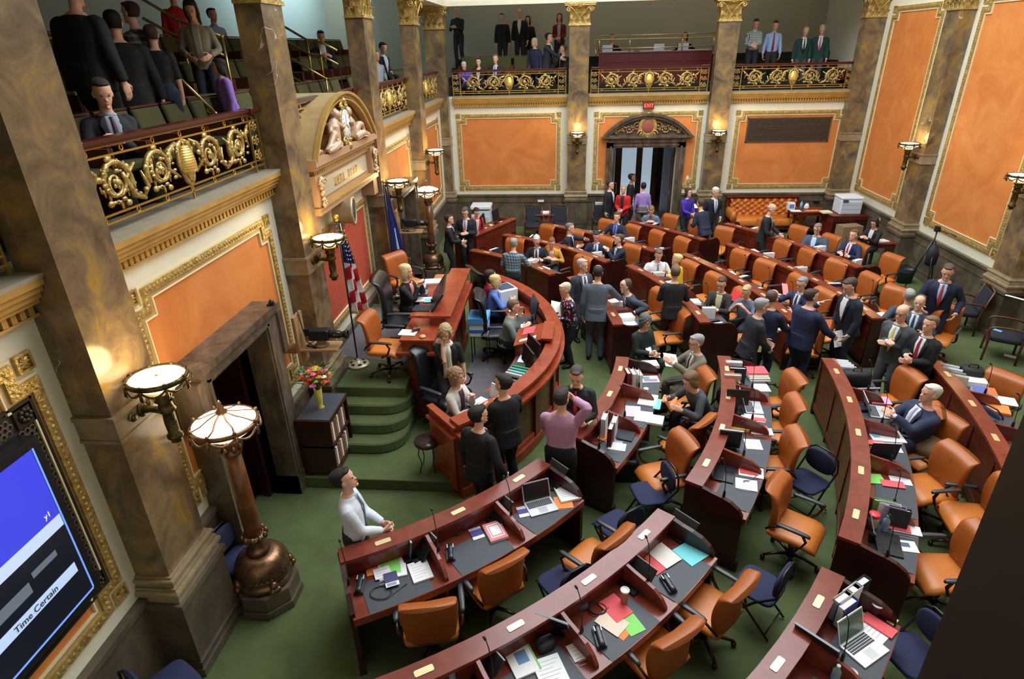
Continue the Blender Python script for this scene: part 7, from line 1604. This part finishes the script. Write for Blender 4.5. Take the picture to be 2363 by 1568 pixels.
# near right third row
for i in range(4): binder(1938+6*i,838+5*i,80,['white binder first','white binder second','white binder third','white binder fourth'][i]+' from the far end of the third row',(232,234,238),.05,.22,.24)
case(1975,872,0,'large black laptop bag on the far desk, third row',(26,27,32),.42,.22,.22); lidpanel(1985,910,185,'black computer screen back on the second desk, third row',.32,.22)
ppr(2030,926,-6,PNK_P,'lilac folder beside the open laptop of the white-haired man',.26,.2,.02,'folder',pr=False); laptop(2025,952,78,'silver laptop open before the white-haired man',(206,208,212)); case(1985,940,0,'black leather case with cables by the open laptop, third row',(34,38,46),.26,.2,.05)
ppr(2045,1008,-4,white_m,'wide spread of white papers on the middle desk, third row',.4,.26,.012); ppr(2018,1003,10,(120,180,210),'small blue leaflet on the spread of white papers',.08,.12,.004,z=.762,pr=False); ppr(2020,1022,-6,RED_P,'red slip at the front of the spread of white papers',.2,.1,.006,z=.762,pr=False); ppr(2050,1036,-8,white_m,'white sheets below the spread, middle desk of the third row',.3,.14,.008)
lidpanel(2032,1062,178,'black screen with dark green picture, fourth desk, third row',.32,.26,-10,(30,34,36)); ppr(2018,1106,-2,GRN_P,'bright green folder on the fourth desk, third row',.2,.18,.008,'folder',pr=False); ppr(2060,1118,-10,RED_P,'red folder beside the bright green one',.24,.12,.008,'folder',z=.756,pr=False); ppr(2078,1110,-12,white_m,'white sheets under the red folder, fourth desk, third row',.22,.14,.006)
for i,(c,l) in enumerate(((120,160,90),'green magazine file'),) if 0 else enumerate([((120,160,90),'green spined file on the near desk of the third row'),((226,230,236),'white file beside the green spined one'),((170,150,190),'lilac file behind the green bottle'),((36,40,46),'dark file in the row of files, third row')]): binder(2040+12*i,1165+6*i,70,l,c,.05,.2,.24)
p=S_(2010,1215); t=thing('snack_jar','clear jar with a red lid on the near desk, third row','jar',(p.x,p.y,DZ_)); m=MB(); m.lathe([(.05,0),(.058,.01),(.058,.12),(.05,.14)],20); m.build('body',cm(196,170,146,.2),t); m=MB(); m.lathe([(.054,.138),(.056,.14),(.056,.17),(.05,.175),(.002,.175)],20); m.build('lid',cm(214,60,66,.4),t)
bottle(2045,1208,'green capped water bottle beside the red-lidded jar',(40,150,110)); ppr(2083,1212,-14,(236,210,110),'yellow sheet at the near desk, third row',.24,.12,.006,pr=False); ppr(2090,1222,-16,white_m,'white sheets fanned below the yellow one, third row',.28,.14,.008); ppr(2073,1218,-18,RED_P,'red folder over the yellow sheet, third row',.22,.11,.008,'folder',z=.757,pr=False)
laptop(2050,1258,72,'black laptop on the near end desk, third row',(40,42,46),(22,22,26),(40,44,50)); picture(2096,1262,-8,'pale blue card with a picture at the near end of the third row',[(.1,.6,.4,.8,(80,100,120))],.16,.16,.004,'card'); cup(2012,1240,'black pen pot with pens by the red-lidded jar',(30,30,34),False,.1)
# fourth row at the right
for i in range(4): binder(2190+7*i,850+8*i,60,['pale grey file','white file','grey spined file','cream file'][i]+' at the far end of the rightmost row',[(206,214,222),(232,234,238),(150,158,170),(222,216,196)][i],.05,.24,.25)
case(2242,862,-20,'crumpled black bag on the rightmost row of desks',(24,25,28),.3,.24,.2); ppr(2245,888,-15,white_m,'tilted white stack behind the blue and orange booklet',.28,.24,.1); picture(2268,912,-20,'blue and orange picture booklet standing on the rightmost row',[(0,.6,.0,1,(90,110,180)),(.6,1,0,1,(222,110,60))],.28,.22,.08); ppr(2312,925,-20,white_m,'white papers on the second desk, rightmost row',.34,.24,.01); ppr(2302,948,-24,ORG_P,'orange booklet at the pillar side of the rightmost row',.26,.24,.04,'booklet'); cup(2300,985,'dark pot full of pens and flags, rightmost row',(34,34,38),False,.12,r=.05)
# podium
zt=1.545
ppr(1000,652,8,white_m,'white book at the far end of the podium',.3,.24,.03,'book',z=zt); ppr(965,662,8,PNK_P,'pink sheets on the podium',.28,.22,.02,z=zt,pr=False); ppr(968,680,6,(120,124,132),'grey folders in a stack on the podium',.3,.2,.05,'folder',z=zt,pr=False); ppr(975,692,4,white_m,'white sheets before the grey folders, podium',.3,.2,.01,z=zt); ppr(990,694,6,BLU_P,'light blue sheet beside the grey folders',.16,.16,.006,z=zt+.012,pr=False)
ppr(978,712,0,(44,48,56),'black desk pad on the podium',.34,.26,.012,'desk_pad',z=zt,pr=False)
t=monitor('wide black monitor tilted on the podium',Vector((-2.06,9.05,zt)),math.radians(97),1.0,.4,cm(60,66,76,.15),.6); 
ppr(942,768,-6,white_m,'white sheet beside the gavel on the podium',.26,.2,.006,z=zt)
p=PZ(960,765,zt); t=thing('gavel','wooden gavel lying by a round sound block on the podium','gavel',(p.x,p.y,zt),.6); m=MB(); m.T=Matrix.Translation((0,0,.035))@Matrix.Rotation(PI/2,4,'Y'); m.lathe([(.03,-.06),(.034,-.055),(.028,-.02),(.028,.02),(.034,.055),(.03,.06)],14); m.build('head',walnut,t); m=MB(); m.tube([(0,.02,.035),(-.02,.2,.02)],.009,8); m.build('handle',walnut,t)
p=PZ(975,778,zt); m=MB(); m.lathe([(.05,0),(.052,.006),(.045,.022),(.002,.024)],20); tag(m.build('sound_block',cm(200,160,110,.4),None,(p.x,p.y,zt)),'round pale sound block beside the gavel','sound block')
p=PZ(1000,742,zt); t=thing('card_reader','small grey desk device by the podium monitor','device',(p.x,p.y,zt)); m=MB(); m.box(-.06,.06,-.05,.05,0,.05,.01); m.build('body',cm(190,196,190,.5),t); m=MB(); m.box(-.04,.04,-.03,.03,.05,.056); m.build('keys',blk,t)
bottle(1013,672,'small red bottle standing on the podium papers',(230,60,60),z=zt,h_=.14,r=.022)
# ring desk things
wz=.93
def rd(r,a): return Vector(rp(r,a,wz))
t=thing('laser_printer','white laser printer on the far part of the clerks\' ring desk','printer',rp(3.22,37,wz),math.radians(34)); m=MB(); m.box(-.2,.2,-.2,.2,0,.3,.02); m.build('body',cm(214,222,232,.5),t); m=MB(); m.box(-.15,.15,-.15,.15,.3,.31); m.build('output_tray',cm(50,70,96),t)
t=monitor('grey-screened computer monitor before the blue clerk',rd(3.32,17),math.radians(105),.44,.34,cm(120,110,110,.2),.2); monitor('black monitor edge-on beside the reading stand',rd(3.3,-11),math.radians(115),.46,.3); monitor('second black monitor seen from behind, ring desk',rd(3.3,-16),math.radians(112),.42,.28)
for i,(a,c,l) in enumerate(((26,white_m,'white papers by the telephone, far ring desk'),(13,white_m,'white notes under the blue clerk\'s hands'),(8,cm(206,226,120),'lime green folder by the black tray, ring desk'),(-9,white_m,'white note by the grey-sweatered clerk'),(-36,white_m,'white papers at the near end of the ring desk'))):
    p=rd(3.15,a); lying('paper',l,'paper',p,math.radians(a+90),.28,.2,.01,c)
for i in range(9):
    a=-21-1.35*i; t=thing('file_folder',['green','teal','pale blue','white','black','grey','brown','dark','white-tabbed'][i]+' file folder in the upright row along the ring desk rim','file',rp(3.3,a,wz),math.radians(a)); m=MB(); m.slab([(-.15,-.008,0),(.14,-.008,0),(.14,.04,.2),(-.15,.04,.2)],(0,1,0),.022); m.build('cover',cm(*[(70,160,100),(90,180,180),(150,210,220),(226,228,230),(34,34,38),(120,124,128),(80,50,40),(40,36,36),(210,210,214)][i]),t)
t=thing('document_tray','black desk organiser tray beside the reading stand','tray',rp(3.3,5,wz),math.radians(5)); m=MB(); m.box(-.15,.12,-.2,.2,0,.01)
for y in (-.2,-.1,0,.1,.19): m.box(-.15,.12,y,y+.01,0,.16)
m.build('frame',blk,t)
t=thing('desk_telephone','dark telephone by the printer on the ring desk','telephone',rp(3.2,26,wz),math.radians(110)); m=MB(); m.box(-.09,.09,-.1,.1,0,.05); m.build('base',cm(44,48,56,.4),t); m=MB(); m.tube([(-.09,-.09,.07),(-.09,0,.09),(-.09,.09,.07)],.02,8); m.build('handset',blk,t)
bottle(1275,740,'blue water bottle by the reading stand, ring desk',(40,70,190),z=wz); 
p=rd(3.2,-43); t=thing('computer_keyboard','black keyboard at the near end of the ring desk','keyboard',p,math.radians(45)); m=MB(); m.box(-.22,.22,-.08,.08,0,.02,.004); m.build('body',blk,t)
m=MB()
for i in range(14):
    for j in range(5): m.box(-.205+.029*i,-.18+.029*i,-.065+.027*j,-.044+.027*j,.02,.024)
m.build('keys',cm(56,58,64,.5),t)
# blue and white carton behind the podium
p=PZ(1098,742,.17); t=thing('storage_carton','blue and white storage carton on a stand behind the podium','box',(-1.45,10.0,.17)); m=MB(); m.box(-.16,.16,-.2,.2,.55,.85); m.build('body',cm(226,234,244),t); m=MB(); m.box(-.18,.18,-.22,.22,.8,.9); m.build('lid',cm(90,160,226),t); m=MB(); m.box(-.165,.165,-.205,.205,.62,.68); m.build('stripe',cm(60,110,200),t)
for sx in (-.14,.14):
    for sy in (-.17,.17): m=MB(); m.tube([(sx,sy,0),(sx,sy,.55)],.01,6); m.build('leg',blk,t)
# things resting on chairs and floor
t=thing('briefcase','black bag standing on the carpet under the near front desk','bag',(*PZ(1440,1105,0).xy,0)); m=MB(); m.loft([sring((0,0,z),(1,0,0),(0,1,0),.2*k,.09*k,16,4) for z,k in ((0,.95),(.03,1),(.28,.95),(.33,.7))]); m.build('body',blk,t); m=MB(); m.tube([(-.07,0,.33),(-.06,0,.4),(.06,0,.4),(.07,0,.33)],.01,6); m.build('handle',blk,t)
p=PZ(2140,1035,.55); m=MB(); m.loft([sring((0,0,z),(1,0,0),(0,1,0),a,b,16,2.4) for z,a,b in ((0,.16,.24),(.08,.2,.28),(.16,.17,.24),(.22,.08,.12))]); o=m.build('coat',cm(134,108,84,.9),None,(p.x,p.y,.5),(0,0,.5)); tag(o,'brown coat folded over the seat below the white-haired man','coat')
chair_at(2125,1045,200,'orange chair under the folded brown coat')
# papers held in hands
def held(k,l,pt,rx,ry,rz_,c=white_m,w_=.21,h_=.28,name='paper'):
    m=MB(); m.box(-w_/2,w_/2,-h_/2,h_/2,-.002,.002); o=m.build(name,c,None,pt,(rx,ry,rz_)); tag(o,l,'paper')
held(0,'white sheet hanging from the hand of the stooping tall man',PZ(1935,782,.78),1.2,.0,.4)
held(0,'white folded sheet held by the cropped-haired man in navy',PZ(1799,745,1.1),.9,.3,.4,w_=.12)
held(0,'yellow slip in the hand of the grey-haired man with glasses',PZ(1752,802,.92),1.3,.2,.3,cm(214,214,150),.09,.16)
held(0,'white sheet read by the man in tan',PZ(1548,832,.98),.35,.2,.1)
held(0,'pink sheet lifted by the seated man in navy',PZ(1812,668,1.08),.8,.2,.2,cm(240,150,156),.12,.24)
held(0,'red tablet held by the woman in blue-grey',PZ(1697,683,1.05),.9,.3,-.5,cm(214,40,44),.16,.22,'tablet')
held(0,'white papers held low by the woman in the floral blouse',PZ(1284,712,1.1),.7,.3,.2)
held(0,'rolled white paper held by the young man with the red tie',PZ(2113,812,1.0),1.4,.0,.2,w_=.05,h_=.3)
held(0,'white papers carried by the woman in violet',PZ(1600,476,1.05),.2,0,.1)
held(0,'white papers on the lap of the woman in dark green',PZ(1505,812,.7),.3,.2,.3)
# rear rows: piles, folders and phones on each desk
R2=random.Random(11); kinds=['white binders leaning in a stack','loose white sheets','black desk phone and cables','red folder on white sheets','thick white reports']
for (k,i),(r,a) in sorted(DESKS.items()):
    if k[0] not in 'TV': continue
    where='%s desk from the right, %s %s row'%(ORD[i],'rearmost' if k=='T5' else SECT[k[0]][0],'sofa-side' if k=='T5' else RN[int(k[1])-1])
    for q in range(3):
        kd=(i*2+q*3+len(k)+int(k[1]))%5; u=[-.62,.1,.66][q]+R2.uniform(-.08,.08); v=.3+.35*R2.random(); p,rz=desk_pt(k,i,u,v,.746); rz+=R2.uniform(-.3,.3); l=kinds[kd]+', '+where
        if kd==0:
            t=thing('binder_stack',l,'binders',p,rz)
            for j in range(3): m=MB(); m.slab([(-.1+.055*j,-.12,0),(-.06+.055*j,-.12,0),(-.05+.055*j,-.12,.2+.01*j),(-.09+.055*j,-.12,.2+.01*j)],(0,1,0),.24); m.build('binder',[white_m,cm(206,214,226),white_m][j] if (i+j)%4 else cm(40,44,60),t)
        elif kd==1: lying('paper',l,'paper',p,rz,.22,.28,.012,white_m)
        elif kd==2:
            t=thing('desk_phone',l,'telephone',p,rz); m=MB(); m.box(-.06,.06,-.1,.1,0,.03); m.build('base',blk,t); m=MB(); m.loft([sring((0,y,z),(1,0,0),(0,0,1),.028,.016,8) for y,z in ((-.1,.035),(-.08,.05),(.08,.05),(.1,.035))]); m.build('handset',cm(34,38,44,.3),t)
            m=MB(); m.tube([(.09+.04*math.cos(b*.7),.04*math.sin(b*.7)-.02*b*.2,.006) for b in range(18)],.004,4); m.build('cord',blk,t)
        elif kd==3:
            t=thing('folder_pile',l,'papers',p,rz); m=MB(); m.box(-.11,.11,-.14,.14,0,.008); m.build('sheets',white_m,t); m=MB(); m.box(-.09,.1,-.1,.08,.008,.016); m.build('folder',RED_P,t)
        else:
            t=thing('report_pile',l,'papers',p,rz)
            for j in range(2): m=MB(); m.box(-.12+.01*j,.11+.01*j,-.13,.13,.05*j,.05*j+.045); m.build('report',white_m,t)
